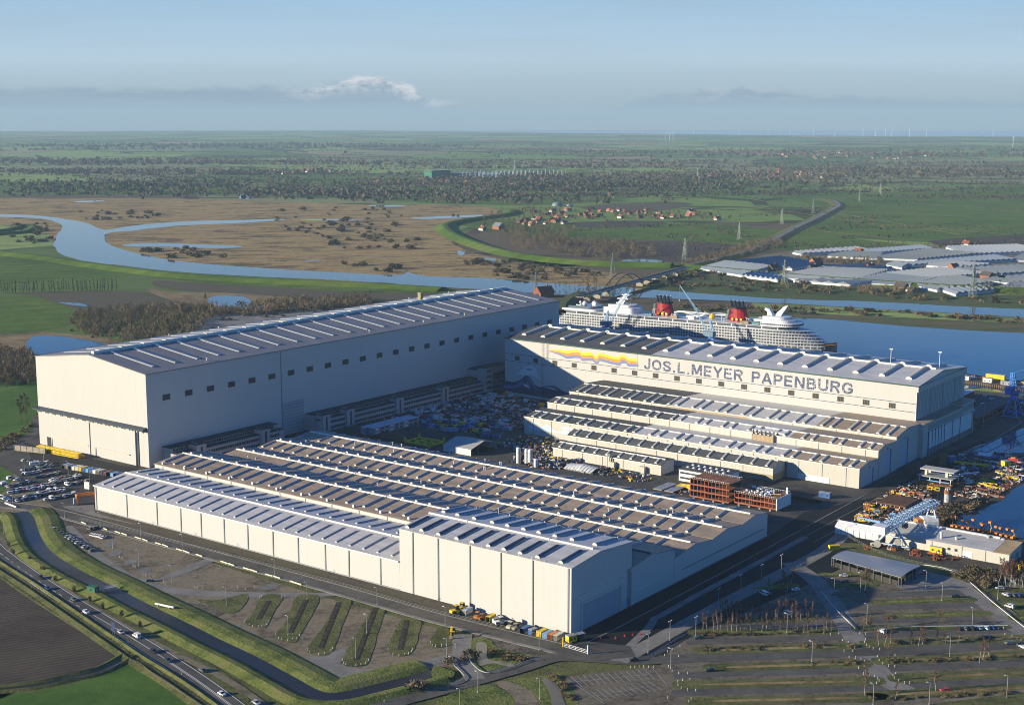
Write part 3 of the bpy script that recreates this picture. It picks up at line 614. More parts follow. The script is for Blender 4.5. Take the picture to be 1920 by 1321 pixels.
def skylight(L, w, h, dz, glaze=skyg, capw=.35):
    """barrel rooflight running along +y for L metres, climbing dz; curb and white end caps"""
    mb = MB(); n = 7; zb = -.35
    arc = [(-w/2, zb), (-w/2, .25)]+[(-w/2*cos(pi*i/n), .25+h*sin(pi*i/n)) for i in range(1, n)]+[(w/2, .25), (w/2, zb)]
    def ring(y, s=1.0): return [(x*s, y, z*(s if z > 0 else 1)+dz*y/L) for x, z in arc]
    k = len(arc)
    for y0, y1, s, body in ((0, capw, 1.06, 1), (capw, L-capw, 1.0, 0), (L-capw, L, 1.06, 1)):
        a, b = ring(y0, s), ring(y1, s)
        for i in range(k-1):
            m_ = 1 if (body == 0 and 0 < i < k-2) else 0
            o = len(mb.v); mb.v += [a[i], b[i], b[i+1], a[i+1]]; mb.f.append((o, o+1, o+2, o+3)); mb.m.append(m_)
        o = len(mb.v); mb.v += a; mb.f.append(tuple(range(o, o+k))); mb.m.append(0)
        o = len(mb.v); mb.v += b; mb.f.append(tuple(reversed(range(o, o+k)))); mb.m.append(0)
    return mb
SKYMESH = {}
def put_skylights(root, spots, L, w, h, dz, glaze, rz=0.0):
    """spots: (x, y, z) of the low end; one mesh shared by all"""
    first = None
    for x, y, z in spots:
        if first is None: first = skylight(L, w, h, dz).build('skylight', [curb_m, glaze], root, (x, y, z), rz)
        else:
            c = first.copy(); COL.objects.link(c); c.location = (x, y, z)
def merge_skylights(root, spots, L, w, h, dz, glaze, name='rear_skylights'):
    mb = MB(); base = skylight(L, w, h, dz)
    for x, y, z, r in spots:
        mb_v = [((p[0] if not r else -p[0])+x, (p[1] if not r else -p[1])+y, p[2]+z) for p in base.v]
        o = len(mb.v); mb.v += mb_v; mb.f += [tuple(i+o for i in f) for f in base.f]; mb.m += base.m
    ob = mb.build(name, [curb_m, glaze], root); ob['kind'] = 'stuff'; return ob

def gable_u(root, x0, x1, prof, wm, name='wall', gaps=()):
    """walls under a roof whose cross-section prof = [(y, z) ...] runs front to back; open on top"""
    mb = MB(); ys = [p[0] for p in prof]
    f, b = prof[0], prof[-1]
    mb.add([(x0, f[0], 0), (x1, f[0], 0), (x1, f[0], f[1]), (x0, f[0], f[1])], [(0, 1, 2, 3)])
    mb.add([(x1, b[0], 0), (x0, b[0], 0), (x0, b[0], b[1]), (x1, b[0], b[1])], [(0, 1, 2, 3)])
    n = len(prof)
    mb.add([(x1, f[0], 0), (x1, b[0], 0)]+[(x1, y, z) for y, z in reversed(prof)], [tuple(range(n+2))])
    mb.add([(x0, b[0], 0), (x0, f[0], 0)]+[(x0, y, z) for y, z in prof], [tuple(range(n+2))])
    return mb.build(name, wm, root)
def roof_u(root, x0, x1, prof, m, th=.35, ov=.35, name='roof'):
    """roof slab over prof, split into one object per slope pair"""
    pr = [list(p) for p in prof]; pr[0][0] -= ov; pr[-1][0] += ov
    low = [(y, z+.03) for y, z in pr]; top = [(y, z+.03+th) for y, z in reversed(pr)]
    mb = MB(); mb.profile_x(low+top, x0-ov, x1+ov)
    return mb.build(name, m, root)
def vent(root, x0, x1, y, z, w=2.2, h=1.3, m=None, name='ridge_vent'):
    mb = MB(); mb.profile_x([(y-w/2, z-.4), (y+w/2, z-.4), (y+w/2, z+h*.7), (y+w*.3, z+h), (y-w*.3, z+h), (y-w/2, z+h*.7)], x0, x1)
    L = x1-x0; k = max(2, int(L/44))
    for i in range(k): 
        x = x0+(i+.5)*L/k; mb.box(x-.4, x+.4, y-w/2-.25, y+w/2+.25, z-.3, z+h+.25)
    return mb.build(name, m or trim_m, root)

# ---- the great dock hall at the left (long axis along v)
def great_hall():
    r = yard('dock_hall', 'huge cream dock hall with blue-grey roof ribs and one row of small dark windows', 'shipyard hall', -416.5, 88)
    x0, L, ze, zr = -126.5, 493.0, 65.8, 73.4; xr = x0/2
    mb = MB()
    for y, fl in ((0, 0), (L, 1)):
        q = [(x0, y, 0), (0, y, 0), (0, y, ze), (xr, y, zr), (x0, y, ze)]; mb.add(q if not fl else list(reversed(q)), [(0, 1, 2, 3, 4)])
    mb.add([(0, 0, 0), (0, L, 0), (0, L, ze), (0, 0, ze)], [(0, 1, 2, 3)]); mb.add([(x0, L, 0), (x0, 0, 0), (x0, 0, ze), (x0, L, ze)], [(0, 1, 2, 3)])
    mb.build('wall', wall_cream, r)
    mb = MB(); mb.profile_y([(x0-.5, ze), (xr, zr+.03), (.5, ze), (.5, ze+.5), (xr, zr+.5), (x0-.5, ze+.5)], -.4, L+.4); mb.build('roof', roof_grey, r)
    mb = MB(); mb.box(.5, .75, 0, L, ze-.1, ze+.75); mb.box(x0-.75, x0-.5, 0, L, ze-.1, ze+.75); mb.build('gutter', frame_m, r)
    dz = (zr-ze)*47/63.2; zl = ze+(zr-ze)*12/63.2+.5
    # rooflights across both slopes
    s1 = skylight(47, 3.2, .75, dz); f = None
    for k in range(24):
        y = 17.5+20.0*k
        if f is None:
            f = s1.build('skylight', [curb_m, skyg], r, (-12.5, y, zl), pi/2)
            g = s1.build('skylight', [curb_m, skyg], r, (x0+12.5, y, zl), -pi/2)
        else:
            for o, x in ((f, -12.5), (g, x0+12.5)):
                c = o.copy(); COL.objects.link(c); c.location = (x, y, zl)
    mb = MB(); mb.profile_y([(xr-1.6, zr), (xr+1.6, zr), (xr+1.6, zr+1.6), (xr+.9, zr+2.2), (xr-.9, zr+2.2), (xr-1.6, zr+1.6)], 4, L-2)
    for k in range(24): mb.box(xr-1.9, xr+1.9, 8+20*k, 9.4+20*k, zr+.2, zr+2.5)
    mb.build('ridge_vent', trim_m, r)
    # windows
    for k in range(24):
        y = 17+20.0*k; m2 = MB(); m2.box(.0, .18, y-3.4, y+3.4, 45.6, 49.8); w = m2.build('window', frame_m, r)
        m3 = MB()
        for i in range(8): m3.box(.18, .30, y-3.2+i*.82, y-3.2+i*.82+.66, 45.8, 49.6)
        m3.build('louvre', louv, w)
    # canopy and sliding doors on the lit gable
    mb = MB(); mb.profile_x([(-3.6, 26.2), (0, 26.2), (0, 28.6), (-3.6, 27.4)], x0-2, -1.0); mb.build('canopy', trim_dark, r)
    mb = MB()
    for i in range(14): mb.box(x0+4+i*8.8, x0+4.5+i*8.8, -3.5, -.1, 25.3, 26.2)
    mb.build('canopy_brackets', trim_m, r)
    mb = MB(); mb.box(x0+2, x0+62.5, -1.6, -.06, .2, 26); mb.build('sliding_door', wall_cream, r)
    mb = MB(); mb.box(x0+63.2, -13, -1.1, -.06, .2, 26); mb.build('sliding_door', wall_cream, r)
    mb = MB(); mb.box(-11.8, -10.2, -.5, -.05, .2, 26); mb.build('door_slot', trim_dark, r)
    for a, b in ((x0+17, x0+61), (x0+68, -19)):
        mb = MB(); mb.box(a, b, -2.0, -1.62, 6.9, 7.5); mb.box(a, a+.6, -2.0, -1.62, .5, 6.9); mb.build('door_rail', mat('door_rail', (.52, .46, .36), .6), r)
    mb = MB(); mb.box(x0+11.5, x0+16.5, -1.8, -1.62, .3, 7); mb.build('door', mat('door_black', (.015, .015, .016), .6), r)
    # tall grey gate in the long wall, and the joint above it
    mb = MB(); mb.box(.0, .35, 127, 149.5, 0, 25.4); g_ = mb.build('gate', clad_mat('gate_sheet', (.36, .37, .38), 2.2, .3, .5, .5, .35), r)
    mb = MB()
    for i in range(9): mb.box(.35, .5, 127.2, 149.3, 2.6*i+1.9, 2.6*i+2.3)
    mb.build('gate_ribs', frame_m, g_)
    mb = MB(); mb.box(.01, .25, 126.2, 127.0, 0, ze); mb.build('joint', frame_m, r)
    mb = MB(); mb.box(.02, .3, 0, L, 0, 1.1); mb.build('plinth', mat('plinth', (.25, .25, .25), .8), r)
    mb = MB(); mb.box(xr-21, xr-17.5, 383, 387, zr-3, zr+4.6); mb.box(xr-21.3, xr-17.2, 382.7, 387.3, zr+4.6, zr+5.4); mb.build('chimney', mat('chimney_tan', (.30, .24, .14), .8), r)
    mb = MB()
    for y in (60, 118, 170, 232, 300, 356, 410, 470): mb.lathe([(.45, zr-7), (.45, zr-5.2), (.8, zr-5), (.8, zr-4.5)], x0+8 if y % 4 else -6, y, 8)
    mb.build('roof_outlets', curb_m, r)
great_hall()

def office_blocks():
    stone = clad_mat('office_stone', (.42, .37, .36), 6.0, .15, .8, .2); dk = mat('office_roof', (.05, .055, .06), .8)
    def block(v0, v1, towers, lab, tops=None):
        r = yard('office_block', lab, 'office building', -416.4, v0); L = v1-v0
        lo = MB(); lo.box(.1, 16, 0, L, 0, 9.8); lo.build('lower_storeys', stone, r)
        up = MB(); up.box(.1, 9.5, 1, L-1, 9.8, 13.0); up.build('upper_storey', stone, r)
        rf = MB(); rf.box(.1, 10.1, .4, L-.4, 13.0, 13.5); rf.box(9.9, 16.4, -.3, L+.3, 9.85, 10.2); rf.build('roof', dk, r)
        y = 2.0; ts = sorted(towers)
        for lvl, (x, z) in enumerate(((16, 1.6), (16, 5.9), (9.5, 10.6))):
            segs = [0]+[t for t in ts]+[L]
            for a, b in zip(segs[:-1], segs[1:]):
                a2, b2 = (a+5 if a else 2), b-5
                if b2-a2 < 4: continue
                w = MB(); w.box(x-.05, x+.12, a2, b2, z, z+2.0); f = w.build('window_band', win_m, r)
                p = MB(); k = int((b2-a2)/2.2)
                for i in range(k+1): p.box(x+.12, x+.2, a2+i*(b2-a2)/max(1, k)-.12, a2+i*(b2-a2)/max(1, k)+.12, z, z+2.0)
                p.build('mullions', stone, f)
        for t in ts:
            m = MB(); m.box(8.5, 17.6, t-4.3, t+4.3, 0, 13.6); tw = m.build('stair_tower', stone, r)
            m = MB(); m.box(17.6, 17.75, t-.8, t+.8, 1, 12); m.build('tower_window', win_m, tw)
            m = MB(); m.box(8.2, 17.9, t-4.6, t+4.6, 13.62, 13.9); m.build('tower_roof', dk, tw)
            m = MB()
            for k in range(3): m.box(10+k*2.2, 11.2+k*2.2, t-2.8, t-1.6, 13.9, 14.6)
            m.build('roof_unit', frame_m, tw)
        return r
    block(99, 201, (21, 82), 'low grey office row with stair towers against the dock hall, left of the tall gate')
    block(238.5, 572, (6, 33, 91.5, 150, 209, 268), 'very long grey office row with many stair towers, right of the tall gate')
    # tall link at the far end of the row
    r = yard('stair_block', 'tall grey stair block where the long office row meets the mural hall', 'office building', -416.3, 441)
    m = MB(); m.box(10.2, 19, 0, 11, 0, 22); m.build('tower', stone, r)
    m = MB(); m.box(.1, 10, -2, 40, 13.6, 20); m.build('upper_storey', stone, r)
    m = MB(); m.box(.1, 10.2, -2.2, 40.2, 20, 20.4); m.box(9.9, 19.3, -.3, 11.3, 22.02, 22.4); m.build('roof', dk, r)
    for z in (3, 8, 13, 18): 
        m = MB(); m.box(19, 19.15, 2, 9, z, z+2.2); m.build('window', win_m, r)
office_blocks()

# ---- hall with the big lettering (long axis along u)
ST = dict(J=(.52, [[(.42, 1), (.42, .3), (.36, .12), (.22, .09), (.1, .14), (.08, .3)]]), O=(.78, [[(.39, .91), (.2, .84), (.1, .66), (.1, .34), (.2, .16), (.39, .09), (.58, .16), (.68, .34), (.68, .66), (.58, .84), (.39, .91)]]), S=(.66, [[(.57, .72), (.5, .87), (.32, .91), (.14, .85), (.1, .7), (.18, .58), (.46, .46), (.57, .34), (.54, .16), (.34, .09), (.14, .14), (.08, .3)]]), L=(.6, [[(.1, 1), (.1, 0)], [(.1, .09), (.58, .09)]]),
    M=(.84, [[(.1, 0), (.1, 1)], [(.74, 0), (.74, 1)], [(.14, .98), (.42, .1)], [(.70, .98), (.42, .1)]]), E=(.64, [[(.1, 0), (.1, 1)], [(.1, .91), (.6, .91)], [(.1, .52), (.55, .52)], [(.1, .09), (.6, .09)]]), Y=(.7, [[(.06, 1), (.35, .45)], [(.64, 1), (.35, .45)], [(.35, .48), (.35, 0)]]), R=(.7, [[(.1, 0), (.1, 1)], [(.1, .91), (.44, .91), (.57, .84), (.6, .72), (.56, .58), (.44, .5), (.1, .5)], [(.36, .5), (.62, 0)]]),
    P=(.66, [[(.1, 0), (.1, 1)], [(.1, .91), (.42, .91), (.55, .84), (.58, .7), (.54, .55), (.42, .46), (.1, .46)]]), A=(.74, [[(.06, 0), (.37, .98)], [(.68, 0), (.37, .98)], [(.18, .3), (.56, .3)]]), N=(.74, [[(.1, 0), (.1, 1)], [(.64, 0), (.64, 1)], [(.12, .98), (.62, .02)]]), B=(.7, [[(.1, 0), (.1, 1)], [(.1, .91), (.42, .91), (.54, .84), (.55, .64), (.44, .54), (.1, .54)], [(.4, .54), (.58, .44), (.6, .22), (.5, .11), (.36, .09), (.1, .09)]]),
    U=(.74, [[(.1, 1), (.1, .32), (.18, .14), (.37, .09), (.56, .14), (.64, .32), (.64, 1)]]), G=(.78, [[(.66, .7), (.58, .85), (.38, .91), (.2, .84), (.1, .66), (.1, .34), (.2, .16), (.4, .09), (.6, .16), (.68, .3), (.68, .45), (.44, .45)]]))
ST['.'] = (.3, [[(.15, 0), (.15, .18)]]); ST[' '] = (.42, [])
def lettering(body, name, m, parent, x0, x1, y, z0, h, w=.19):
    """bold block letters, every letter a part of its own"""
    tot = sum(ST[c][0]+.1 for c in body); k = (x1-x0)/tot; x = x0
    for c in body:
        mb = MB(); dy = 0
        for pl in ST[c][1]:
            for i, (p, q) in enumerate(zip(pl[:-1], pl[1:])):
                a, b = Vector((x+p[0]*k, 0, z0+p[1]*h)), Vector((x+q[0]*k, 0, z0+q[1]*h)); d = (b-a).normalized(); n = Vector((-d.z, 0, d.x))*(w*h/2); e = d*(w*h*.22 if len(pl) > 2 else 0); dy += .004
                o = Vector((0, y-dy, 0)); mb.add([a-e-n+o, b+e-n+o, b+e+n+o, a-e+n+o], [(0, 1, 2, 3)])
        if mb.v: mb.build('letter', m, parent)
        x += (ST[c][0]+.1)*k
def worn_letter_mat(name, c, wear):
    m, t, b = new_mat(name)
    co = t.new('ShaderNodeTexCoord').outputs['Object']; sp = t.new('ShaderNodeSeparateXYZ'); t.l.new(co, sp.inputs[0])
    cx = t.math('FLOOR', t.math('DIVIDE', sp.outputs[0], .75)); cz = t.math('FLOOR', t.math('DIVIDE', sp.outputs[2], .75))
    cb = t.new('ShaderNodeCombineXYZ'); t.set(cb.inputs[0], cx); t.set(cb.inputs[1], cz)
    wn = t.new('ShaderNodeTexWhiteNoise', noise_dimensions='2D'); t.l.new(cb.outputs[0], wn.inputs['Vector'])
    f = t.math('ADD', t.math('MULTIPLY', wn.outputs['Value'], .5), t.math('MULTIPLY', t.noise(co, .07, 3), .75))
    t.l.new(t.ramp(f, [(wear-.12, c), (wear+.12, (.55, .54, .53))]), b.inputs['Base Color']); b.inputs['Roughness'].default_value = .6
    return m
def letter_hall():
    x1, wd = 371.0, 100.1; u0, v0 = -379.4, 446.6
    r = yard('lettered_hall', 'tall cream hall carrying large blue lettering and a yellow, orange and blue painted banner', 'shipyard hall', u0, v0)
    prof = [(0, 50.1), (48.2, 55.2), (wd, 50.1)]
    gable_u(r, 0, x1, prof, wall_cream)
    s = 148
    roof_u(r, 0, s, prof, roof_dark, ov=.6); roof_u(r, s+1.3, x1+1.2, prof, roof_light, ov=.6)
    mb = MB(); mb.box(-.7, x1+1.8, -.95, -.62, 49.9, 50.7); mb.build('gutter', trim_green, r)
    dz = 5.1*33/48.2
    put_skylights(r, [(10+20.55*k, 14, 50.1+5.1*14/48.2+.4) for k in range(18)], 33, 4.6, 1.5, dz, fibre)
    merge_skylights(r, [(10+20.55*k, wd-14, 50.1+5.1*14/48.2+.4, 1) for k in range(18)], 33, 4.6, 1.5, dz, fibre, 'far_skylights')
    vent(r, 6, x1-4, 48.2, 55.4, 2.6, 1.0)
    # window row between two blue lines
    xs = [13.3+20.0*k for k in range(18)]
    for x in xs:
        m = MB(); m.box(x-2.6, x+2.6, -.16, 0, 31.9, 36.0); w = m.build('window', mat('window_frame_tan', (.40, .34, .24), .7), r)
        m = MB()
        for i in range(4): m.box(x-2.4+i*1.25, x-1.35+i*1.25, -.26, -.16, 32.1, 35.8)
        m.build('louvre', louv, w)
    mb = MB(); mb.box(0, x1, -.10, 0, 36.9, 37.3); mb.box(0, x1, -.10, 0, 30.7, 31.1); mb.build('painted_lines', mat('line_blue', (.06, .085, .15), .6, var=.3, scale=.3), r)
    lettering('JOS.L.MEYER PAPENBURG', 'lettering', worn_letter_mat('letter_blue', (.045, .06, .12), .88), r, 142.3, 324.2, -.14, 38.4, 8.6)
    # painted banner: three waving stripes from the mast at the right to the left
    cols = [('banner_yellow', (.80, .58, .02)), ('banner_orange', (.72, .24, .05)), ('banner_blue', (.16, .19, .34))]
    ctr = [(45, 44.0), (52, 45.6), (60, 46.6), (67, 46.4), (73, 48.4), (79, 49.0), (80.5, 48.6), (82, 45.8), (90, 47.2), (94, 47.0), (96, 44.2), (99, 44.6), (101, 48.5), (112, 46.6), (121, 45.9), (123, 49.0), (128, 49.2), (130, 46.2), (140, 47.2)]
    ctr = spline([Vector((45+(x-45)*.955, 45.6+(z-46)*.62, 0)) for x, z in ctr], 4)
    for k, (n, c) in enumerate(cols):
        mb = MB(); vs = []; N_ = len(ctr)
        for i, p in enumerate(ctr):
            t = i/(N_-1); wv = min(1, t*6+.12)*2.3; top = p.y-k*wv; vs += [(p.x+k*.5, -.12-.015*k, min(49.8, top)), (p.x+k*.5, -.12-.015*k, min(49.8, top)-wv)]
        mb.add(vs, [(2*i, 2*i+1, 2*i+3, 2*i+2) for i in range(N_-1)]); mb.build('painted_stripe', mat(n, c, .6, var=.12, scale=.5), r)
    mb = MB(); mb.box(135.2, 135.6, -.14, -.02, 37, 49.4); mb.build('painted_mast', mat('mast_tan', (.5, .42, .3), .7), r)
    # wave painting at the left foot of the wall, in the shade
    def patch(n, c, pts, y, sm=4):
        P = spline([Vector((x, z, 0)) for x, z in pts], sm, True); mb = MB(); mb.add([(p.x, y, p.y) for p in P], [tuple(range(len(P)))])
        o = mb.build('painted_wave', mat(n, c, .6, var=.15, scale=.3), r)
        if o.data.polygons[0].normal.y > 0: o.data.flip_normals()
    patch('wave_navy', (.035, .05, .10), [(.3, 12), (10, 12.5), (18, 16), (22, 19.5), (27, 18.5), (32, 13), (38, 11), (46, 13.5), (54, 14), (62, 10.5), (72, 9.5), (86, 11.5), (94, 9.5), (94, 3.4), (.3, 3.6)], -.10)
    patch('wave_blue', (.10, .15, .28), [(.3, 6), (12, 7.5), (18, 11), (21, 16.5), (17, 14), (10, 9.5), (.3, 8.6)], -.125)
    patch('wave_blue', (.10, .15, .28), [(24, 18.4), (29, 17), (34, 10), (42, 8), (34, 8.6), (29, 12), (26, 15.5)], -.125)
    patch('wave_teal', (.12, .26, .28), [(38, 11.4), (46, 13.6), (52, 14), (58, 12.4), (50, 13), (44, 11.8)], -.13)
    patch('wave_foam', (.50, .50, .50), [(44, 11.4), (50, 12.2), (57, 10.2), (50, 10.8)], -.135); patch('wave_foam', (.50, .50, .50), [(19.5, 12), (24, 11.5), (27, 9), (22, 9.8)], -.135)
    patch('wave_foam', (.50, .50, .50), [(57, 6), (66, 6.4), (73, 4.8), (62, 4.6)], -.135); patch('wave_teal', (.12, .26, .28), [(23, 13.5), (25, 14.6), (27, 11), (24, 11.2)], -.14)
    patch('cloud_paint', (.60, .59, .58), [(11, 19), (16, 22.5), (22, 27), (29, 29), (34, 26.5), (35, 22), (40, 17), (33, 19.5), (27, 20.6), (21, 19.6), (16, 20.2)], -.09)
    patch('cloud_blue', (.22, .25, .33), [(22, 25), (26, 26.2), (31, 25.6), (27, 24.4)], -.10)
    # stair ladder cage
    for x in (40.8, 45.8):
        m = MB()
        for dx in (-.5, .5): m.box(x+dx-.07, x+dx+.07, -.9, -.75, 2 if x < 42 else 34, 52)
        for i in range(25 if x < 42 else 9): m.box(x-.5, x+.5, -.9, -.8, (2 if x < 42 else 34)+i*2, (2 if x < 42 else 34)+i*2+.12)
        m.build('ladder', mat('ladder_rust', (.20, .15, .11), .8), r)
    # gable end: big door leaves above, folding doors in the porch below
    m = MB(); m.box(x1, x1+.35, 0, 1.6, 22, 47); m.build('corner_post', trim_m, r)
    ys = [1.8, 27, 52, 77, 92.8]; hs = 45.4
    for a, b in zip(ys[:-1], ys[1:]):
        m = MB(); m.box(x1, x1+.5, a+.3, b-.3, 25.2, hs); d = m.build('hall_door', clad_mat('leaf_grey', (.30, .31, .31), 2.6, .2, .6, .6), r)
        m = MB(); k = int((b-a)/2.6)
        for i in range(1, k): m.box(x1+.5, x1+.62, a+i*(b-a)/k-.15, a+i*(b-a)/k+.15, 25.4, hs-.2)
        m.build('rib', trim_m, d)
    m = MB(); m.box(x1+.02, x1+1.4, 0, wd, 45.6, 49.6); m.build('lintel', wall_cream, r)
    m = MB(); m.box(x1+.03, x1+9.4, -8, 70.4, 0, 24.6); m.box(x1+.03, x1+9.4, 70.6, 96, 0, 26.4); p = m.build('porch', wall_cream, r)
    m = MB(); m.box(x1+.2, x1+10, -8.4, 70.3, 24.62, 25.0); m.box(x1+.2, x1+10, 70.5, 96.4, 26.42, 26.8); m.build('porch_roof', roof_beige, p)
    m = MB(); m.box(x1+9.4, x1+9.6, 1, 69, 18.6, 22.6); m.box(x1+9.4, x1+9.6, 71.5, 95.5, 20.4, 24.6); m.build('porch_window', clad_mat('porch_glass', (.28, .29, .27), 3.0, .1, .4, .7), p)
    dys = [2, 9, 15, 21, 27, 33.5, 50, 66, 92]
    for a, b in zip(dys[:-1], dys[1:]):
        m = MB(); m.box(x1+9.4, x1+9.8, a+.25, b-.25, 1.0, 17); d = m.build('folding_door', door_light, p)
        m = MB(); m.box(x1+9.8, x1+9.95, a+.4, b-.4, 1.0, 5.2); m.build('door_glazing', clad_mat('porch_glass2', (.17, .17, .16), 1.4, .1, .4, .7), d)
    m = MB()
    for a in dys: m.box(x1+9.4, x1+10.1, a-.28, a+.28, .4, 18)
    m.build('blue_posts', mat('post_blue', (.05, .09, .19), .5), p)
    for x, y in ((330, 52), (365, 60)):
        m = MB(); m.tube((x, y, 54), (x, y, 66), .22, n=6); m.box(x-1.2, x+1.2, y-.2, y+.2, 66, 66.8); m.build('mast', trim_m, r)
letter_hall()

# ---- the stepped workshops in front of it
def stepped():
    def row(name, lab, u0, u1, v0, prof, parts, n, w=2.6, wm=wall_old, skyL=None, left=0.0):
        r = yard(name, lab, 'workshop hall', u0, v0)
        X = u1-u0; gable_u(r, 0, X, prof, wm)
        for a, b, m in parts: roof_u(r, a*X+(.4 if a > 0 else 0), b*X-(.4 if b < 1 else 0), prof, m, ov=.4)
        y1, z1 = prof[1]; L = skyL or (y1-1.6); z0 = prof[0][1]; k = (z1-z0)/y1; st = X/n
        xs = []
        for i in range(n): xs.append((i+.5)*st+(0 if n < 20 else (-st*.16 if i % 2 else st*.16)))
        put_skylights(r, [(x, .9, z0+k*.9+.35) for x in xs], L-.6, w, .8, k*(L-.6), fibre)
        vent(r, 1, X-1, y1, z1+.3, 1.2, .6)
        m = MB()
        for i in range(int(X/17)): m.box(i*17+8.4, i*17+8.7, -.18, 0, .2, z0); 
        m.build('downpipes', pipe_m, r)
        m = MB(); m.box(-.3, X+.3, -.62, -.42, z0-.1, z0+.4); m.build('gutter', trim_m, r)
        return r, X
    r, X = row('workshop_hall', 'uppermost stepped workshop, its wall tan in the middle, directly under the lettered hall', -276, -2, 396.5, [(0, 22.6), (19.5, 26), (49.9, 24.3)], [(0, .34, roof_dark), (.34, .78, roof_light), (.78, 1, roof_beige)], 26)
    m = MB(); m.box(90, 160, -.22, 0, 17.4, 22.3); m.build('tan_panel', wall_tan, r)
    for x in (16, 62, 88): 
        m = MB(); m.box(x, x+5, -.2, 0, 18, 21.6); m.build('loading_hatch', wall_tan, r)
    door(r, X, 0, 20.5, 18.7, 40)
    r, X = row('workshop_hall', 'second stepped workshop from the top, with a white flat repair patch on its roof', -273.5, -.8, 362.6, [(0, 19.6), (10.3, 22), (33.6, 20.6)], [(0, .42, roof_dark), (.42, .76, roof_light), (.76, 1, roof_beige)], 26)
    door(r, X, 1.2, 21.2, 17.1, 33)
    m = MB(); m.box(178, 203, 1.2, 9.5, 21.1, 22.0); m.build('flat_patch', roof_white, r)
    m = MB(); m.box(180, 196, -1.9, -.3, 14.5, 19.4)
    for i in range(6): m.box(180+i*3.2, 180.15+i*3.2, -2.0, -.2, 2, 22.5)
    m.build('scaffold', mat('scaffold_tan', (.36, .27, .16), .8), r)
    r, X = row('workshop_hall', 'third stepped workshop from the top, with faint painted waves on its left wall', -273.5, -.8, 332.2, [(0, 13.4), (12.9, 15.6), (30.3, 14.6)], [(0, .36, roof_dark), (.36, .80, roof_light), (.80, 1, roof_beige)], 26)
    door(r, X, 2, 22, 9.9, 30)
    for k, pts in enumerate([[(2, 5), (8, 8), (14, 7), (22, 10), (30, 6), (38, 8), (46, 5.5), (54, 8.5), (60, 5), (60, 4), (46, 4.5), (30, 4.8), (14, 4.6)], [(34, 8.6), (40, 11), (46, 10), (50, 8.6)], [(6, 9), (12, 11), (18, 9.6)]]):
        P = spline([Vector((x, z, 0)) for x, z in pts], 4, True); mb = MB(); mb.add([(p.x, -.06-.01*k, p.y) for p in P], [tuple(range(len(P)))]); o = mb.build('painted_wave', mat('faint_wave_%d' % (k+1), [(.42, .52, .58), (.5, .56, .6), (.40, .5, .56)][k], .6), r)
        if o.data.polygons[0].normal.y > 0: o.data.flip_normals()
    m = MB(); m.box(229.5, 252, -.2, 0, .3, 4.2); m.build('roller_door', door_light, r)
    r, X = row('workshop_hall', 'low workshop with a tan wall base and very faded lettering, below the stepped row', -221, -54, 314.5, [(0, 9.0), (9.6, 12.4), (17.5, 10.4)], [(0, 1, roof_dark)], 15, 2.2)
    lettering('JOS.L.MEYER PAPENBURG', 'lettering', mat('letter_faded', (.60, .57, .52), .7), r, 112, 152, -.1, 5.4, 2.0)
    m = MB(); m.box(134, X+.01, -.16, 0, .2, 4.6); m.box(X, X+.16, 0, 17, .2, 5); m.build('tan_base', wall_tan, r)
    m = MB(); m.box(X+.02, X+1.8, 17.6, 21, 0, 11.5)
    m.build('stair_tower', frame_m, r)
    r, X = row('workshop_hall', 'lowest and shortest cream workshop beside the silos', -212, -122, 283.5, [(0, 7.0), (7.4, 9.6), (17, 8.4)], [(0, 1, roof_dark)], 9, 2.2)
    for x, w, h in ((50, 4, 4.6), (22, 3, 3), (74, 4.5, 5)):
        m = MB(); m.box(x, x+w, -3, -.05, 0, h); m.build('annex', wall_old, r)
    m = MB(); m.lathe([(.5, 0), (.5, 10)], 48, -2.2, 8); m.lathe([(.5, 0), (.5, 10)], 49.6, -2.2, 8); m.build('flue', curb_m, r)
def door(r, X, a, b, h, full):
    m = MB(); m.box(X, X+.25, a, b, .1, h); d = m.build('hall_door', door_m, r)
    m = MB(); m.box(X+.25, X+.6, b-.9, b, .1, h+.6); m.build('door_post', mat('post_bright_blue', (.06, .14, .38), .5), d)
    m = MB(); m.box(X, X+.5, (a+b)/2+4, (a+b)/2+5, h+1.2, h+2); m.build('lamp_box', frame_m, r)
stepped()

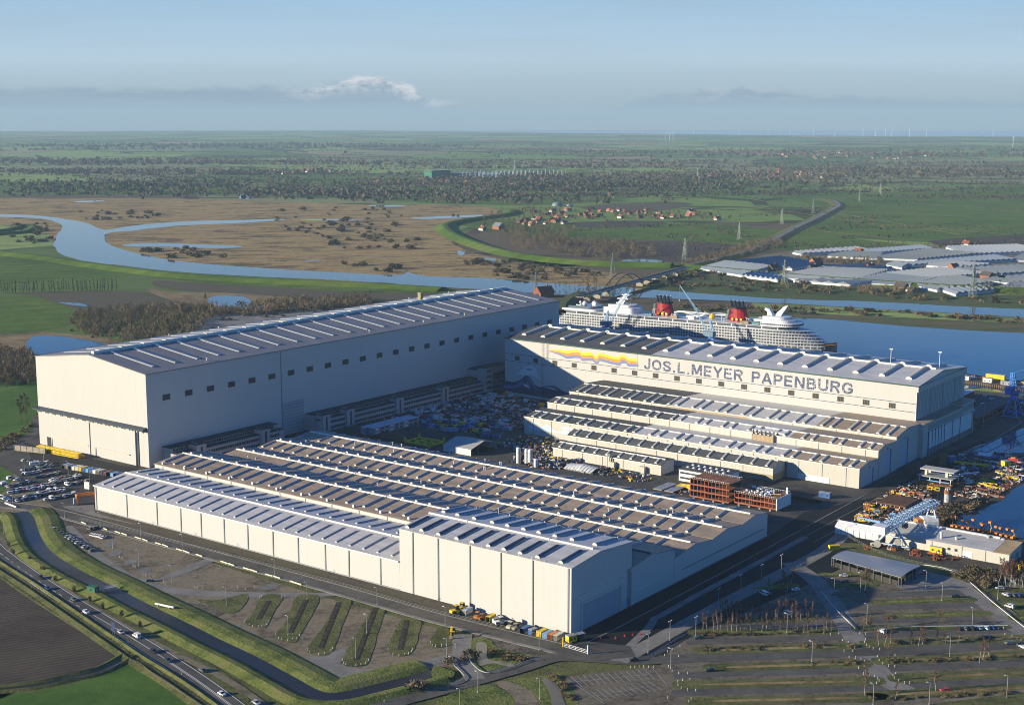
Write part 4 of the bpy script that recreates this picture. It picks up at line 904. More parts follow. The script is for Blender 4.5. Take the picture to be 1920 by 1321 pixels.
# ---- the front production halls
def front_halls():
    pat = []; x = 3.5
    for i in range(35):
        pat.append(x); x += (9.8, 10.3, 10.2, 13.6)[i % 4]
    pat = [p for p in pat if p < 354]
    # front lean hall
    r = yard('production_hall', 'long low white hall at the front, one smooth grey roof strip with slim skylights', 'production hall', -358.5, 0)
    X = 251.6; prof = [(0, 15.6), (23, 18.9), (48.4, 16.9)]
    gable_u(r, 0, X, prof, wall_white); roof_u(r, 0, X-.5, prof, roof_light, ov=.5)
    xs = [p for p in [5+9.95*k for k in range(25)] if p < X-6]
    put_skylights(r, [(x, 2.6, 15.6+3.3*2.6/23+.3) for x in xs], 16.5, 1.5, .45, 3.3*16.5/23, skyg)
    put_skylights(r, [(x, 46, 16.9+2*2.4/25.4+.3) for x in xs], 17, 1.5, .45, 2*17/25.4, skyg, pi)
    vent(r, 1, X-1, 23, 19.2, 1.3, .7)
    us = [-357, -327.2, -299, -277.5, -259.7, -240, -220.4, -200.1, -180.4, -159.9, -142.6, -120.1]
    for u in us:
        m = MB(); m.box(u+358.5-.35, u+358.5+.35, -.28, 0, 0, 15.5); m.build('downpipe', pipe_m, r)
    m = MB(); m.box(-.4, X-.6, -.85, -.52, 15.4, 16.1); m.build('gutter', trim_m, r)
    m = MB(); m.box(0, X, -.3, 0, 0, .9); m.build('plinth', MATS['plinth'], r)
    # tall block
    r = yard('tall_hall_block', 'tall white block at the near corner with a large closed gate on its shaded side', 'production hall', -106.8, 0)
    X = 106.8; prof = [(-.01, 33), (24.3, 35.4), (52.6, 33)]
    gable_u(r, 0, X, prof, wall_white); roof_u(r, 0, X, prof, roof_light, ov=.4)
    xs = [3.4, 12.9, 24, 35.8, 45.6, 55.8, 65.3, 75.2, 85.5, 99]
    put_skylights(r, [(x, 2.2, 33+2.4*2.2/24.3+.3) for x in xs], 17, 2.6, 1.0, 2.4*17/24.3, skyg_dark)
    put_skylights(r, [(x, 50, 33+2.4*2.6/28.3+.3) for x in xs], 19, 2.6, 1.0, 2.4*19/28.3, skyg, pi)
    vent(r, -.5, X-4, 24.3, 35.7, 1.4, .7)
    for u in (-97.7, -80.9, -60.5, -41.3, -22.2, -1.6):
        m = MB(); m.box(u+X-.35, u+X+.35, -.3, -.02, 0, 32.9); m.build('downpipe', pipe_m, r)
    m = MB(); m.box(X, X+.15, 9, 42.2, .1, 13.2); d = m.build('gate', clad_mat('gate_blue', (.30, .33, .37), 5.5, .1, .5, .3), r)
    m = MB(); m.box(X+.02, X+.5, 8, 9, 0, 14.2); m.box(X+.02, X+.5, 42.2, 43.2, 0, 14.2); m.box(X+.02, X+.5, 9, 42.2, 13.2, 14.2); m.build('gate_frame', wall_white, d)
    m = MB(); m.box(X, X+.4, 4.5, 46.5, 17.2, 18.0); m.build('rain_strip', curb_m, r)
    m = MB(); m.box(X, X+.2, 44.6, 48.8, .1, 5.2); dd = m.build('door', door_m, r); m = MB(); m.box(X+.2, X+.5, 48.3, 48.8, .1, 5.4); m.build('door_post', MATS['post_bright_blue'], dd)
    m = MB()
    for k in range(14): m.tube((7.5*k+1, 52.4, 33), (7.5*k+1, 52.4, 34.5), .12, n=4)
    for k in range(14): m.tube((7.5*k+1, .2, 33), (7.5*k+1, .2, 34.1), .12, n=4)
    m.build('roof_posts', trim_m, r)
    # middle hall, one step higher
    r = yard('production_hall', 'beige-roofed middle hall rising behind a white parapet, between the low strip and the triple roof', 'production hall', -361, 48.7)
    X = 361; prof = [(0, 19.2), (22.8, 21.9), (45.8, 18.6)]
    gable_u(r, 0, X, prof, wall_white); roof_u(r, 0, X, prof, roof_beige, ov=.4)
    pp = [p for p in pat if p < 256]
    put_skylights(r, [(x+1, 4.0, 19.2+2.7*4/22.8+.35) for x in pp], 16.5, 2.0, .75, 2.7*16.5/22.8, skyg)
    put_skylights(r, [(x+1, 43.5, 18.6+3.3*2.3/23+.35) for x in pat], 17, 2.0, .75, 3.3*17/23, skyg, pi)
    vent(r, 1, 258, 22.8, 22.2, 1.3, .7); vent(r, 262, 360, 22.8, 22.2, 1.6, .6, trim_dark, 'ridge_cap')
    m = MB()
    for k in range(12): m.box(6+k*21, 7.4+k*21, .8, 2.2, 19.8, 21.4)
    m.build('roof_unit', curb_m, r)
    m = MB()
    for k in range(12): m.box(8+k*21.5, 8.4+k*21.5, -.2, 0, 17, 19.1)
    m.build('downpipes', pipe_m, r)
    m = MB(); m.box(X, X+.3, 4, 44, 6.2, 7.0); m.build('rain_strip', curb_m, r)
    # rear triple roof
    r = yard('production_hall', 'wide rear hall with three parallel gabled roofs and skylights meeting in the valleys', 'production hall', -358.5, 94.8)
    X = 358.5
    prof = [(0, 13.9), (21.6, 16.2), (40, 14.0), (56.4, 16.3), (74.5, 14.4), (89.6, 16.4), (105, 14.2)]
    gable_u(r, 0, X, prof, wall_white)
    for i in (0, 2, 4):
        p3 = [list(q) for q in prof[i:i+3]]
        if i: p3[0][0] += .3
        if i < 4: p3[2][0] -= .3
        roof_u(r, 0, X, p3, roof_beige, ov=.02 if i == 2 else .1)
    m = MB()
    for y, z in ((40, 14.0), (74.5, 14.4)): m.box(.2, X-.2, y-.45, y+.45, z-.2, z+.1)
    m.build('valley_gutter', frame_m, r)
    def bay(y0, y1, z0, z1): return y0+2.0, abs(y1-y0)-4.4, z0+(z1-z0)*2/abs(y1-y0)+.35, (z1-z0)*(abs(y1-y0)-4.4)/abs(y1-y0)
    for i, (a, b) in enumerate(((0, 1), (2, 3), (4, 5))):
        y, L, z, dz = bay(prof[a][0], prof[b][0], prof[a][1], prof[b][1]); put_skylights(r, [(x, y, z) for x in pat[(0 if i else 5):]], L, 1.9, .7, dz, skyg)
    sp = []; 
    for a, b in ((2, 1), (4, 3), (6, 5)):
        yl, yr = prof[a][0], prof[b][0]; L = yl-yr-4.4; z0, z1 = prof[a][1], prof[b][1]; sp += [(x, yl-2.0, z0+(z1-z0)*2/(yl-yr)+.35, 1) for x in pat]
    merge_skylights(r, sp, 13.2, 1.9, .7, 1.75, skyg, 'rear_slope_skylights')
    for y, z in ((21.6, 16.2), (56.4, 16.3), (89.6, 16.4)): vent(r, 3 if y > 30 else 0, X-3, y, z+.3, 1.4, .7)
    m = MB(); m.box(X, X+.3, 8, 101, 5.6, 6.2); m.build('rain_strip', frame_m, r)
    m = MB(); m.box(X, X+.2, 0, 105, 0, .8); m.build('plinth', MATS['plinth'], r)
    m = MB(); rr = random.Random(3)
    for k in range(26): 
        x, y = rr.uniform(10, 345), rr.choice((10, 30, 48, 66, 82, 98)); m.lathe([(.35, 14), (.35, 17.2), (.6, 17.4), (.6, 17.8)], x, y, 6)
    m.build('roof_outlets', curb_m, r)
front_halls()
# ------------------------------------------------------------------ trees and shrubs
bark = mat('bark', (.075, .062, .048), .9, var=.3, scale=1.5)
bark_birch = mat('bark_birch', (.36, .33, .29), .8, var=.35, scale=1.2)
twig_grey = leaf_mat('twigs_grey', [(.075, .058, .041), (.125, .096, .066), (.175, .135, .09)])
twig_red = leaf_mat('twigs_red', [(.10, .052, .034), (.15, .08, .05), (.19, .11, .065)])
twig_dark = leaf_mat('twigs_dark', [(.048, .041, .028), (.075, .061, .041), (.105, .084, .055)])
twig_olive = leaf_mat('twigs_olive', [(.060, .060, .026), (.095, .085, .038), (.135, .11, .05)])
twig_tan = leaf_mat('twigs_tan', [(.10, .072, .04), (.15, .11, .06), (.20, .15, .08)])
needle = leaf_mat('evergreen', [(.014, .026, .012), (.024, .042, .018), (.036, .058, .022)])
thick_m = leaf_mat('thicket', [(.075, .056, .037), (.125, .092, .058), (.18, .134, .085), (.10, .09, .045)])
wood_far = leaf_mat('wood_far', [(.055, .044, .033), (.09, .071, .052), (.125, .097, .068), (.08, .075, .042)])

def rv(r, s=1.0): return Vector((r.uniform(-s, s), r.uniform(-s, s), r.uniform(-s, s)))
def twig(mb, p, d, L, w, r, mi=0):
    d = Vector(d).normalized(); s = d.cross(rv(r)+Vector((.01, .02, .03))).normalized()*w; q = Vector(p)+d*L
    mb.add([Vector(p)-s, Vector(p)+s, q+s*.4, q-s*.4], [(0, 1, 2, 3)], mi)
def tree_mesh(h, sp, seed, trunk_r=.22, limbs=9, subs=7, twigs=5, lean=.0, base=.28, tw=.07, up=.5):
    """(wood, twigs): trunk with tapering limbs, branches and fine twigs through the crown"""
    r = random.Random(seed); wd = MB(); tg = MB()
    p = Vector((0, 0, -.2)); n = 6; pts = [p.copy()]
    for i in range(n): p = p+Vector((r.uniform(-.03, .03)*h+lean*h/n, r.uniform(-.03, .03)*h, h*.93/n)); pts.append(p.copy())
    for i in range(n): wd.tube(pts[i], pts[i+1], trunk_r*(1-i/n*.85), trunk_r*(1-(i+1)/n*.85), 6, caps=False)
    for k in range(limbs):
        t = base+(1-base)*(k+r.random()*.6)/limbs; q = pts[min(n-1, int(t*n))].lerp(pts[min(n, int(t*n)+1)], t*n % 1)
        a = r.uniform(0, 2*pi); L = sp*(1.15-.75*t)*r.uniform(.75, 1.2)
        d = Vector((cos(a), sin(a), up+r.uniform(-.2, .5))).normalized(); e = q+d*L; rr = trunk_r*.42*(1.1-t*.7)
        wd.tube(q, e, rr, rr*.3, 4, caps=False)
        for j in range(subs):
            u = r.uniform(.2, 1); b = q.lerp(e, u); d2 = (d+rv(r, .9)+Vector((0, 0, .35))).normalized(); L2 = L*r.uniform(.25, .55); e2 = b+d2*L2
            tg.tube(b, e2, rr*.3, .02, 3, caps=False)
            for m in range(twigs): twig(tg, b.lerp(e2, r.uniform(.15, 1)), d2+rv(r, .9)+Vector((0, 0, .25)), L2*r.uniform(.35, .8)+.3, tw, r)
    for m in range(14): twig(tg, pts[-1]-Vector((0, 0, r.random()*h*.15)), Vector((r.uniform(-.6, .6), r.uniform(-.6, .6), 1)), h*.12*r.uniform(.5, 1.2), tw, r)
    return wd, tg
def tree_proto(name, label, h, sp, seed, bk, tg_m, **kw):
    o = thing(name, label, 'tree'); wd, tg = tree_mesh(h, sp, seed, **kw); wd.build('trunk', bk, o); tg.build('crown', tg_m, o); return register(o)
def joined_tree(name, h, sp, seed, bk, tm, **kw):
    """small in the picture: trunk and crown in one mesh"""
    wd, tg = tree_mesh(h, sp, seed, **kw); o = len(wd.v); wd.v += tg.v; wd.f += [tuple(i+o for i in f) for f in tg.f]; wd.m = [0]*len(wd.m)+[1]*len(tg.f)
    return wd.build(name, [bk, tm])
def tuft_bush(name, w, h, seed, m, n=170, leaf=.45):
    r = random.Random(seed); mb = MB(); blobs = [(rv(r, .45), r.uniform(.35, .6)) for _ in range(5)]
    for i in range(n):
        c, s = r.choice(blobs); d = rv(r).normalized()*s*(r.random()**.4)
        p = Vector(((c.x+d.x)*w, (c.y+d.y)*w, abs(c.z*.4+d.z*.8+.35)*h))
        dirv = Vector((d.x, d.y, abs(d.z)+.5)); twig(mb, p-dirv.normalized()*leaf*h*.12, dirv+rv(r, .7), leaf*h*r.uniform(.25, .6), .16*leaf*h*r.uniform(.5, 1.4), r)
    for i in range(16):
        a = r.uniform(0, 2*pi); mb.tube((0, 0, -.1), (cos(a)*w*.4, sin(a)*w*.4, h*.7), .05, .02, 3, caps=False)
    return mb.build(name, m)
def first_or_copy(state, maker, loc, rz, sc, label, cat, group):
    if 'o' not in state: state['o'] = maker(); o = state['o']; o.location = loc; o.rotation_euler = (0, 0, rz); o.scale = (sc,)*3
    else:
        o = state['o'].copy(); COL.objects.link(o); o.location = loc; o.rotation_euler = (0, 0, rz); o.scale = (sc,)*3
    tag(o, label, cat, group); return o
def scatter_px(poly, n, r):
    """n points inside a survey polygon"""
    P = [G(*q) for q in poly]; xs = [p.x for p in P]; ys = [p.y for p in P]; out = []; tries = 0
    def inside(x, y):
        c = False; j = len(P)-1
        for i in range(len(P)):
            if (P[i].y > y) != (P[j].y > y) and x < (P[j].x-P[i].x)*(y-P[i].y)/(P[j].y-P[i].y)+P[i].x: c = not c
            j = i
        return c
    while len(out) < n and tries < n*60:
        tries += 1; x, y = r.uniform(min(xs), max(xs)), r.uniform(min(ys), max(ys))
        if inside(x, y): out.append(Vector((x, y, 0)))
    return out
TREE_REQ = []; BUSH_REQ = []; EVG = [{}, {}]
def bare_tree(p, label, group, s=1.0, dark=False):
    i = R.randrange(3 if dark else 4); TREE_REQ.append((Vector(p), label, group, s*R.uniform(.75, 1.25), dark, i, R.uniform(0, 6.28)))
def poplar(p, s, j): TREE_REQ.append((Vector(p), 'slim bare tree in the straight row along the left meadow', 'row of slim trees by the left meadow', s, 'pop', j, R.uniform(0, 6.28)))
class Hold: pass
def bush(p, label, group, s=1.0, kind=None):
    kind = kind or R.choice(('dark', 'grey', 'olive', 'tan')); sc = s*R.uniform(.7, 1.3)
    h = Hold(); h.p = Vector(p); h.label = label; h.group = group; h.kind = kind; h.i = R.randrange(3); h.rz = R.uniform(0, 6.28); h.scale = (sc*R.uniform(1, 1.8), sc*R.uniform(1, 1.6), sc)
    BUSH_REQ.append(h); return h
TWM = dict(dark=twig_dark, grey=twig_grey, olive=twig_olive, tan=twig_tan, red=twig_red)
def merged(name, label, items, protos, mats):
    """the many small ones that read as one mass"""
    vs = []; fs = []; ms = []
    for p, rz, sc, key, mi in items:
        pv, pf, pm = protos[key]; o = len(vs); c, q = cos(rz), sin(rz)
        vs += [(p.x+(x*c*sc[0]-y*q*sc[1]), p.y+(x*q*sc[0]+y*c*sc[1]), p.z+z*sc[2]) for x, y, z in pv]
        fs += [tuple(i+o for i in f) for f in pf]; ms += [mi if not pm[k] else pm[k]*0+mi for k in range(len(pf))]
    mb = MB(); mb.v = vs; mb.f = fs; mb.m = ms; o = mb.build(name, mats); o['kind'] = 'stuff'; o['label'] = label; o['category'] = 'scrub'; return o
def mesh_lists(o, keep=1.0):
    me = o.data; k = int(1/keep)
    return [tuple(v.co) for v in me.vertices], [tuple(f.vertices) for f in me.polygons], [f.material_index for f in me.polygons]
def flush_plants():
    size = lambda h: h.scale[2]/h.p.length
    B_ = sorted(BUSH_REQ, key=size, reverse=True); near, rest = B_[:285], B_[285:]; st = {}
    for h in near:
        o = first_or_copy(st.setdefault((h.kind, h.i), {}), lambda: tuft_bush('shrub', 2.6, 3.0, 80+h.i*7+len(h.kind), TWM[h.kind]), h.p, h.rz, 1, h.label, 'shrub', h.group); o.scale = h.scale
    ks = list(TWM); pro = {}
    for i in range(3):
        o = tuft_bush('shrub', 2.6, 3.0, 200+i, twig_dark, 60, .7); pro[i] = mesh_lists(o); bpy.data.objects.remove(o)
    merged('scrub', 'low leafless scrub scattered over the marsh, river banks and verges', [(h.p, h.rz, h.scale, h.i, ks.index(h.kind)) for h in rest], pro, [TWM[k] for k in ks])
    def mk(dark, i, lite=False):
        kw = dict(limbs=7, subs=4, twigs=4, tw=.2) if lite else dict(limbs=9, subs=6, twigs=5, tw=.13)
        if dark == 'pop': return joined_tree('tree', 17, 2.2, 90+i, bark, twig_dark, limbs=13, subs=4, twigs=4, tw=.13, base=.12, up=1.4)
        if dark: return joined_tree('tree', 11, 3.6, 60+i, bark, twig_dark, **kw)
        return joined_tree('tree', 12, 3.9, 40+i, bark, (twig_grey, twig_tan, twig_grey, twig_olive)[i], **kw)
    T_ = sorted(TREE_REQ, key=lambda h: h[3]*(1.3 if h[4] == 'pop' else 1)/h[0].length, reverse=True); near, rest = T_[:265], T_[265:]; st = {}; pro = {}; items = []
    for p, lab, g, s, dark, i, rz in near: first_or_copy(st.setdefault((dark, i), {}), lambda: mk(dark, i), p, rz, s, lab, 'tree', g)
    for p, lab, g, s, dark, i, rz in rest:
        if (dark, i) not in pro: o = mk(dark, i, True); pro[(dark, i)] = mesh_lists(o); bpy.data.objects.remove(o)
        items.append((p, rz, (s, s, s), (dark, i), 1 if dark else (0, 2, 0, 3)[i]))
    merged('tree_belt', 'bare trees of the farther woods and banks, seen as one mass', items, pro, [twig_grey, twig_dark, twig_tan, twig_olive])
def conifer(p, label, group, s=1.0):
    def mk():
        r = random.Random(5); mb = MB(); mb.tube((0, 0, 0), (0, 0, 9), .2, .04, 5)
        for k in range(230):
            t = r.random(); a = r.uniform(0, 6.28); z = 1+8.6*t; rad_ = 2.3*(1-t)**.8*r.uniform(.5, 1.05); twig(mb, (cos(a)*rad_*.4, sin(a)*rad_*.4, z), (cos(a), sin(a), -.25), rad_*.75, .3, r)
        return mb.build('conifer', needle)
    return first_or_copy(EVG[0], mk, p, R.uniform(0, 6.28), s*R.uniform(.8, 1.2), label, 'tree', group)

def far_wood(name, pts, label, hgt=11.0, wid=7.0, q=9, seed=1, m=None, thin=False):
    """a wood far off: every tree a ragged clump of small faces, all one mass"""
    r = random.Random(seed); mb = MB()
    for p in pts:
        h = hgt*r.uniform(.6, 1.3); w = wid*r.uniform(.6, 1.2)
        for k in range(q):
            c = Vector((p.x+r.gauss(0, w*.33), p.y+r.gauss(0, w*.33), h*r.uniform(.08, .95))); s = w*r.uniform(.16, .34); a = rv(r).normalized()*s; b = a.cross(rv(r)).normalized()*s*r.uniform(.5, 1)
            b.z += s*.35
            if thin: a = Vector((r.uniform(-1, 1), r.uniform(-1, 1), 0)).normalized()*r.uniform(.10, .24); b = Vector((r.uniform(-.6, .6), r.uniform(-.6, .6), 1)).normalized()*r.uniform(.6, 1.9)
            mb.v += [c-a-b, c+a-b, c+a*.7+b, c-a*.7+b]; o = len(mb.v)-4; mb.f.append((o, o+1, o+2, o+3)); mb.m.append(0)
    o = mb.build(name, m or wood_far); o['kind'] = 'stuff'; o['label'] = label; o['category'] = 'woodland'; return o

def vegetation():
    r = random.Random(21)
    W1 = [((-40, 356), (160, 345), (260, 335), (380, 338), (400, 352), (250, 362), (120, 362), (-40, 368)), ((500, 362), (640, 351), (760, 353), (880, 362), (960, 374), (1000, 387), (900, 384), (760, 380), (640, 374), (560, 374)),
          ((-40, 303), (200, 298), (420, 303), (700, 301), (700, 308), (400, 311), (-40, 313)), ((640, 308), (900, 303), (1200, 301), (1500, 306), (1960, 302), (1960, 316), (1500, 321), (1200, 316), (900, 318), (640, 316)),
          ((1100, 287), (1500, 281), (1960, 282), (1960, 296), (1500, 294), (1150, 296)), ((960, 342), (1100, 337), (1240, 346), (1300, 362), (1150, 358), (1000, 354)), ((-40, 322), (240, 318), (520, 326), (520, 332), (240, 330), (-40, 334)),
          ((700, 328), (900, 332), (1100, 326), (1300, 332), (1500, 328), (1500, 336), (1200, 342), (900, 344)), ((1500, 322), (1700, 318), (1960, 322), (1960, 332), (1700, 334), (1500, 332)), ((-40, 275), (500, 270), (900, 278), (900, 283), (500, 279), (-40, 284))]
    for i, poly in enumerate(W1):
        a, b = G(*poly[0]), G(*poly[len(poly)//2]); n = (520, 330, 280, 560, 240, 260, 190, 260, 180, 110)[i]
        P = []
        cl = scatter_px(poly, max(20, n//28), r)
        for c in cl:
            s = r.uniform(30, 110)*(1+c.y/9000)
            P += [Vector((c.x+r.gauss(0, s*3.2), c.y+r.gauss(0, s*.28), 0)) for _ in range(28)]
        k = 1+min(1.2, P[0].y/9000) if P else 1
        far_wood('woodland', P, 'bare brown woodland beyond the river, seen as one mass', 9*k, 9*k, 12, i)
    rows = []
    for i in range(170):
        x = r.uniform(-40, 1960); y = 264+r.random()**1.2*112
        if 372 < y and x < 960: continue
        p = G(x, y); a = radians(r.choice((72, 78, 84, 96, -24, 88))); L = r.uniform(150, 800)*(1+p.y/7000); d = Vector((sin(a), cos(a), 0)); n = int(L/9)
        rows += [p+d*(L*(j+r.random()*.7)/n)+Vector((r.gauss(0, 3), r.gauss(0, 3), 0)) for j in range(n) if r.random() > .25]
    far_wood('hedgerow_trees', rows, 'bare hedgerow trees lining the fields of the plain', 9, 8, 7, 33)
    mid = []
    for i in range(60):
        x = r.uniform(960, 1960); y = r.uniform(366, 470); p = G(x, y); a = radians(r.choice((70, -25, 64))); L = r.uniform(60, 260); d = Vector((sin(a), cos(a), 0)); n = int(L/9)
        mid += [p+d*(L*(j+r.random()*.7)/n)+Vector((r.gauss(0, 2), r.gauss(0, 2), 0)) for j in range(n) if r.random() > .35]
    far_wood('field_hedge', mid, 'bare hedges and low scrub between the green fields', 6, 5, 8, 34)
    # poplar row at the left
    for i in range(56):
        t = i/55; p = G(-30+t*246, 550.5-t*6)
        j = i % 3
        poplar(p+Vector((r.uniform(-2, 2), r.uniform(-2, 2), .1)), r.uniform(.85, 1.15), j)
    # marsh willows
    spots = [((480, 405), (700, 398), (880, 402), (900, 412), (700, 420), (520, 415), 16), ((520, 420), (640, 416), (760, 422), (740, 440), (640, 452), (560, 440), 46), ((600, 455), (720, 440), (800, 450), (780, 470), (660, 480), 26), ((260, 470), (380, 466), (440, 474), (430, 486), (320, 486), 26),
             ((100, 398), (220, 395), (330, 398), (300, 412), (180, 415), 24), ((860, 490), (960, 490), (1080, 505), (1160, 520), (1000, 528), (900, 515), 60), ((640, 496), (760, 500), (760, 512), (660, 508), 10), ((500, 392), (800, 388), (780, 394), (520, 398), 10), ((20, 418), (90, 420), (110, 445), (60, 462), (15, 450), 40)]
    for s in spots:
        for p in scatter_px(s[:-1], s[-1], r): bush(p+Vector((0, 0, .3)), 'dark leafless willow clump standing in the brown reed marsh', 'willow clumps in the marsh', r.uniform(1.6, 3.4), r.choice(('dark', 'dark', 'grey', 'olive')))
    # thicket behind the dock hall
    for s, n in ((((150, 590), (300, 575), (400, 585), (380, 620), (300, 655), (210, 640), (120, 615)), 95), (((300, 578), (420, 578), (560, 565), (700, 558), (700, 575), (520, 588), (400, 600)), 80), (((-30, 660), (60, 665), (72, 700), (60, 725), (-30, 730)), 46)):
        for p in scatter_px(s, n, r): bare_tree(p+Vector((0, 0, .2)), 'bare tree in the thicket behind the dock hall', 'thicket trees behind the dock hall', .85, r.random() < .35)
    for s, n in ((((150, 600), (340, 590), (360, 635), (240, 655), (120, 630)), 60), (((380, 590), (620, 572), (640, 582), (420, 606)), 40), (((-30, 650), (50, 655), (66, 720), (-30, 725)), 30)):
        for p in scatter_px(s, n, r): bush(p+Vector((0, 0, .2)), 'low brown scrub bush among the thicket behind the dock hall', 'scrub behind the dock hall', 1.2)
    for poly, n, s in ((((150, 590), (300, 575), (400, 585), (380, 620), (300, 655), (210, 640), (120, 615)), 300, 8), (((300, 578), (420, 578), (560, 565), (700, 558), (700, 575), (520, 588), (400, 600)), 240, 8), (((-30, 660), (60, 665), (72, 715), (-30, 730)), 160, 8), (((940, 430), (1000, 425), (1080, 430), (1060, 465), (980, 470), (945, 455)), 160, 10), (((1020, 455), (1110, 450), (1220, 462), (1230, 480), (1120, 488), (1040, 478)), 180, 10), (((1260, 500), (1400, 460), (1450, 448), (1475, 462), (1330, 495)), 150, 8), (((900, 398), (1000, 390), (1350, 398), (1380, 412), (1100, 412), (900, 425)), 240, 7), (((660, 335), (1000, 340), (1000, 356), (660, 352)), 220, 9), (((1280, 322), (1640, 318), (1640, 338), (1300, 340)), 220, 10), (((1490, 484), (1660, 490), (1640, 500), (1560, 496)), 70, 7), (((1560, 540), (1720, 545), (1720, 552), (1600, 548)), 50, 7)):
        far_wood('thicket', [p+Vector((0, 0, .2)) for p in scatter_px(poly, n, r)], 'dense leafless undergrowth and trees reading as one brown mass', s*1.1, s*.8, 80, n, thick_m, True)
    # woods by the dike and the village
    for s, n, lab, g, sc in ((((940, 430), (1000, 425), (1080, 430), (1060, 465), (980, 470), (945, 455)), 55, 'grey bare tree in the wood inside the dike bend', 'wood inside the dike bend', 1.25), (((1020, 455), (1110, 450), (1220, 462), (1230, 480), (1120, 488), (1040, 478)), 60, 'pale bare tree in the wood beyond the dike', 'wood beyond the dike', 1.2),
                             (((1230, 480), (1400, 452), (1450, 448), (1470, 462), (1330, 490), (1260, 500)), 50, 'bare tree on the embankment of the bridge road', 'trees along the bridge road', .9), (((1480, 470), (1700, 455), (1700, 465), (1520, 480)), 24, 'bare tree behind the greenhouses', 'trees behind the greenhouses', 1.0),
                             (((1040, 540), (1100, 530), (1200, 545), (1200, 570), (1100, 585), (1060, 575)), 46, 'bare tree on the river bank near the bridge', 'river bank trees near the bridge', .9), (((1780, 540), (1960, 535), (1960, 560), (1860, 562)), 22, 'bare tree between the greenhouses and the river', 'trees between the greenhouses and the river', 1.0)):
        for p in scatter_px(s, n, r): bare_tree(p+Vector((0, 0, .3)), lab, g, sc, r.random() < .3)
    for s, n, lab, g in ((((1260, 505), (1420, 518), (1560, 530), (1570, 552), (1430, 550), (1290, 540), (1200, 535)), 110, 'brown leafless shrub on the far river bank', 'shrubs on the far river bank'), (((1240, 572), (1420, 576), (1560, 578), (1700, 584), (1700, 594), (1500, 590), (1250, 584)), 70, 'brown shrub on the strip between river and basin', 'shrubs between river and basin'), (((1700, 586), (1960, 602), (1960, 612), (1720, 596)), 36, 'brown shrub on the strip between river and basin', 'shrubs between river and basin'),
                         (((1600, 548), (1920, 562), (1920, 572), (1640, 560)), 34, 'brown shrub on the far river bank', 'shrubs on the far river bank')):
        for p in scatter_px(s, n, r): bush(p+Vector((0, 0, .4)), lab, g, r.uniform(1.2, 2.2), r.choice(('tan', 'grey', 'olive', 'dark', 'tan')))
    for x, y in ((1590, 500), (1700, 466), (1620, 492), (1870, 520), (1470, 520), (385, 560), (1180, 560), (1440, 510)): conifer(G(x, y, .2), 'dark evergreen tree among the bare ones', 'scattered evergreens', 1.2)
    # the pair at the left edge
    A = tree_proto('tree', 'taller of two slim bare trees at the left edge beside the road', 26, 5.2, 3, bark, twig_olive, trunk_r=.35, limbs=14, subs=8, twigs=6, tw=.12, up=1.1)
    A.location = G(52, 794, .1); A['group'] = 'two slim trees by the left road'
    c = dup(A, loc=G(40, 792, .1), rotz=2, label='shorter of two slim bare trees at the left edge beside the road', scale=.9)
    # scrub along the left road
    for p in scatter_px(((-30, 842), (40, 806), (74, 776), (78, 784), (50, 812), (0, 850)), 34, r): bush(p+Vector((0, 0, .2)), 'brown roadside bush along the lane left of the dock hall', 'bushes along the left lane', .9, 'tan')
    # birches of the lower right
    B = []
    for k in range(3):
        o = tree_proto('birch', 'x', 10.5, 1.9, 120+k, bark_birch, twig_red, trunk_r=.13, limbs=13, subs=6, twigs=5, tw=.06, up=1.3, base=.3, lean=(.05, -.04, .02)[k]); B.append([o, False])
    def birch(px, lab, g, s=1.0):
        k = r.randrange(3); o, used = B[k]; p = G(*px, .45)
        if not used: B[k][1] = True; o.location = p; o['label'] = lab; o['group'] = g; o.rotation_euler = (0, 0, r.uniform(0, 6)); o.scale = (s,)*3
        else:
            c = dup(o, loc=p, rotz=r.uniform(0, 6), label=lab, scale=s*r.uniform(.8, 1.15)); c['group'] = g
    z6 = lambda x, y: (1280+x/2.995, 880+y/2.995)
    for k in range(28): birch(z6(110+k*27+r.uniform(-8, 8), 905+r.uniform(-16, 14)), 'slender birch with white stem in the front birch row', 'front birch row', .85)
    for k in range(20): birch(z6(190+k*28+r.uniform(-7, 7), 838+r.uniform(-12, 8)), 'slender birch with white stem in the second birch row', 'second birch row', .9)
    for x, y in ((330, 690), (430, 660), (565, 650), (480, 690), (610, 640), (590, 690)): birch(z6(x, y), 'lone birch in the shaded parking area by the dark road', 'birches in the shaded parking area', .8)
    for x, y in ((1100, 985), (1135, 985), (1170, 985), (1285, 975), (1325, 985), (1345, 980), (1430, 975), (1475, 975), (1545, 975)): birch(z6(x, y), 'birch on the grass strip in front of the parked cars', 'birches on the grass strips', .85)
    for x, y in ((1665, 1085), (1685, 1065), (1720, 1060), (1025, 1270), (1420, 1240), (1030, 1195), (1195, 1290)): birch(z6(x, y), 'single birch on a lower grass strip', 'single birches on the lower strips', .95)
    for k in range(30): birch(z6(1765+r.uniform(0, 170), 655-r.uniform(-6, 40)), 'birch in the grove beside the scrap yard rail', 'birch grove by the scrap yard', 1.15)
    G1 = tree_proto('tree', 'bare pale tree standing alone between parking strips', 9, 3.4, 7, bark, twig_tan, trunk_r=.2, limbs=12, subs=8, twigs=6, tw=.05, up=.9); G1.location = G(*z6(1445, 878), .4)
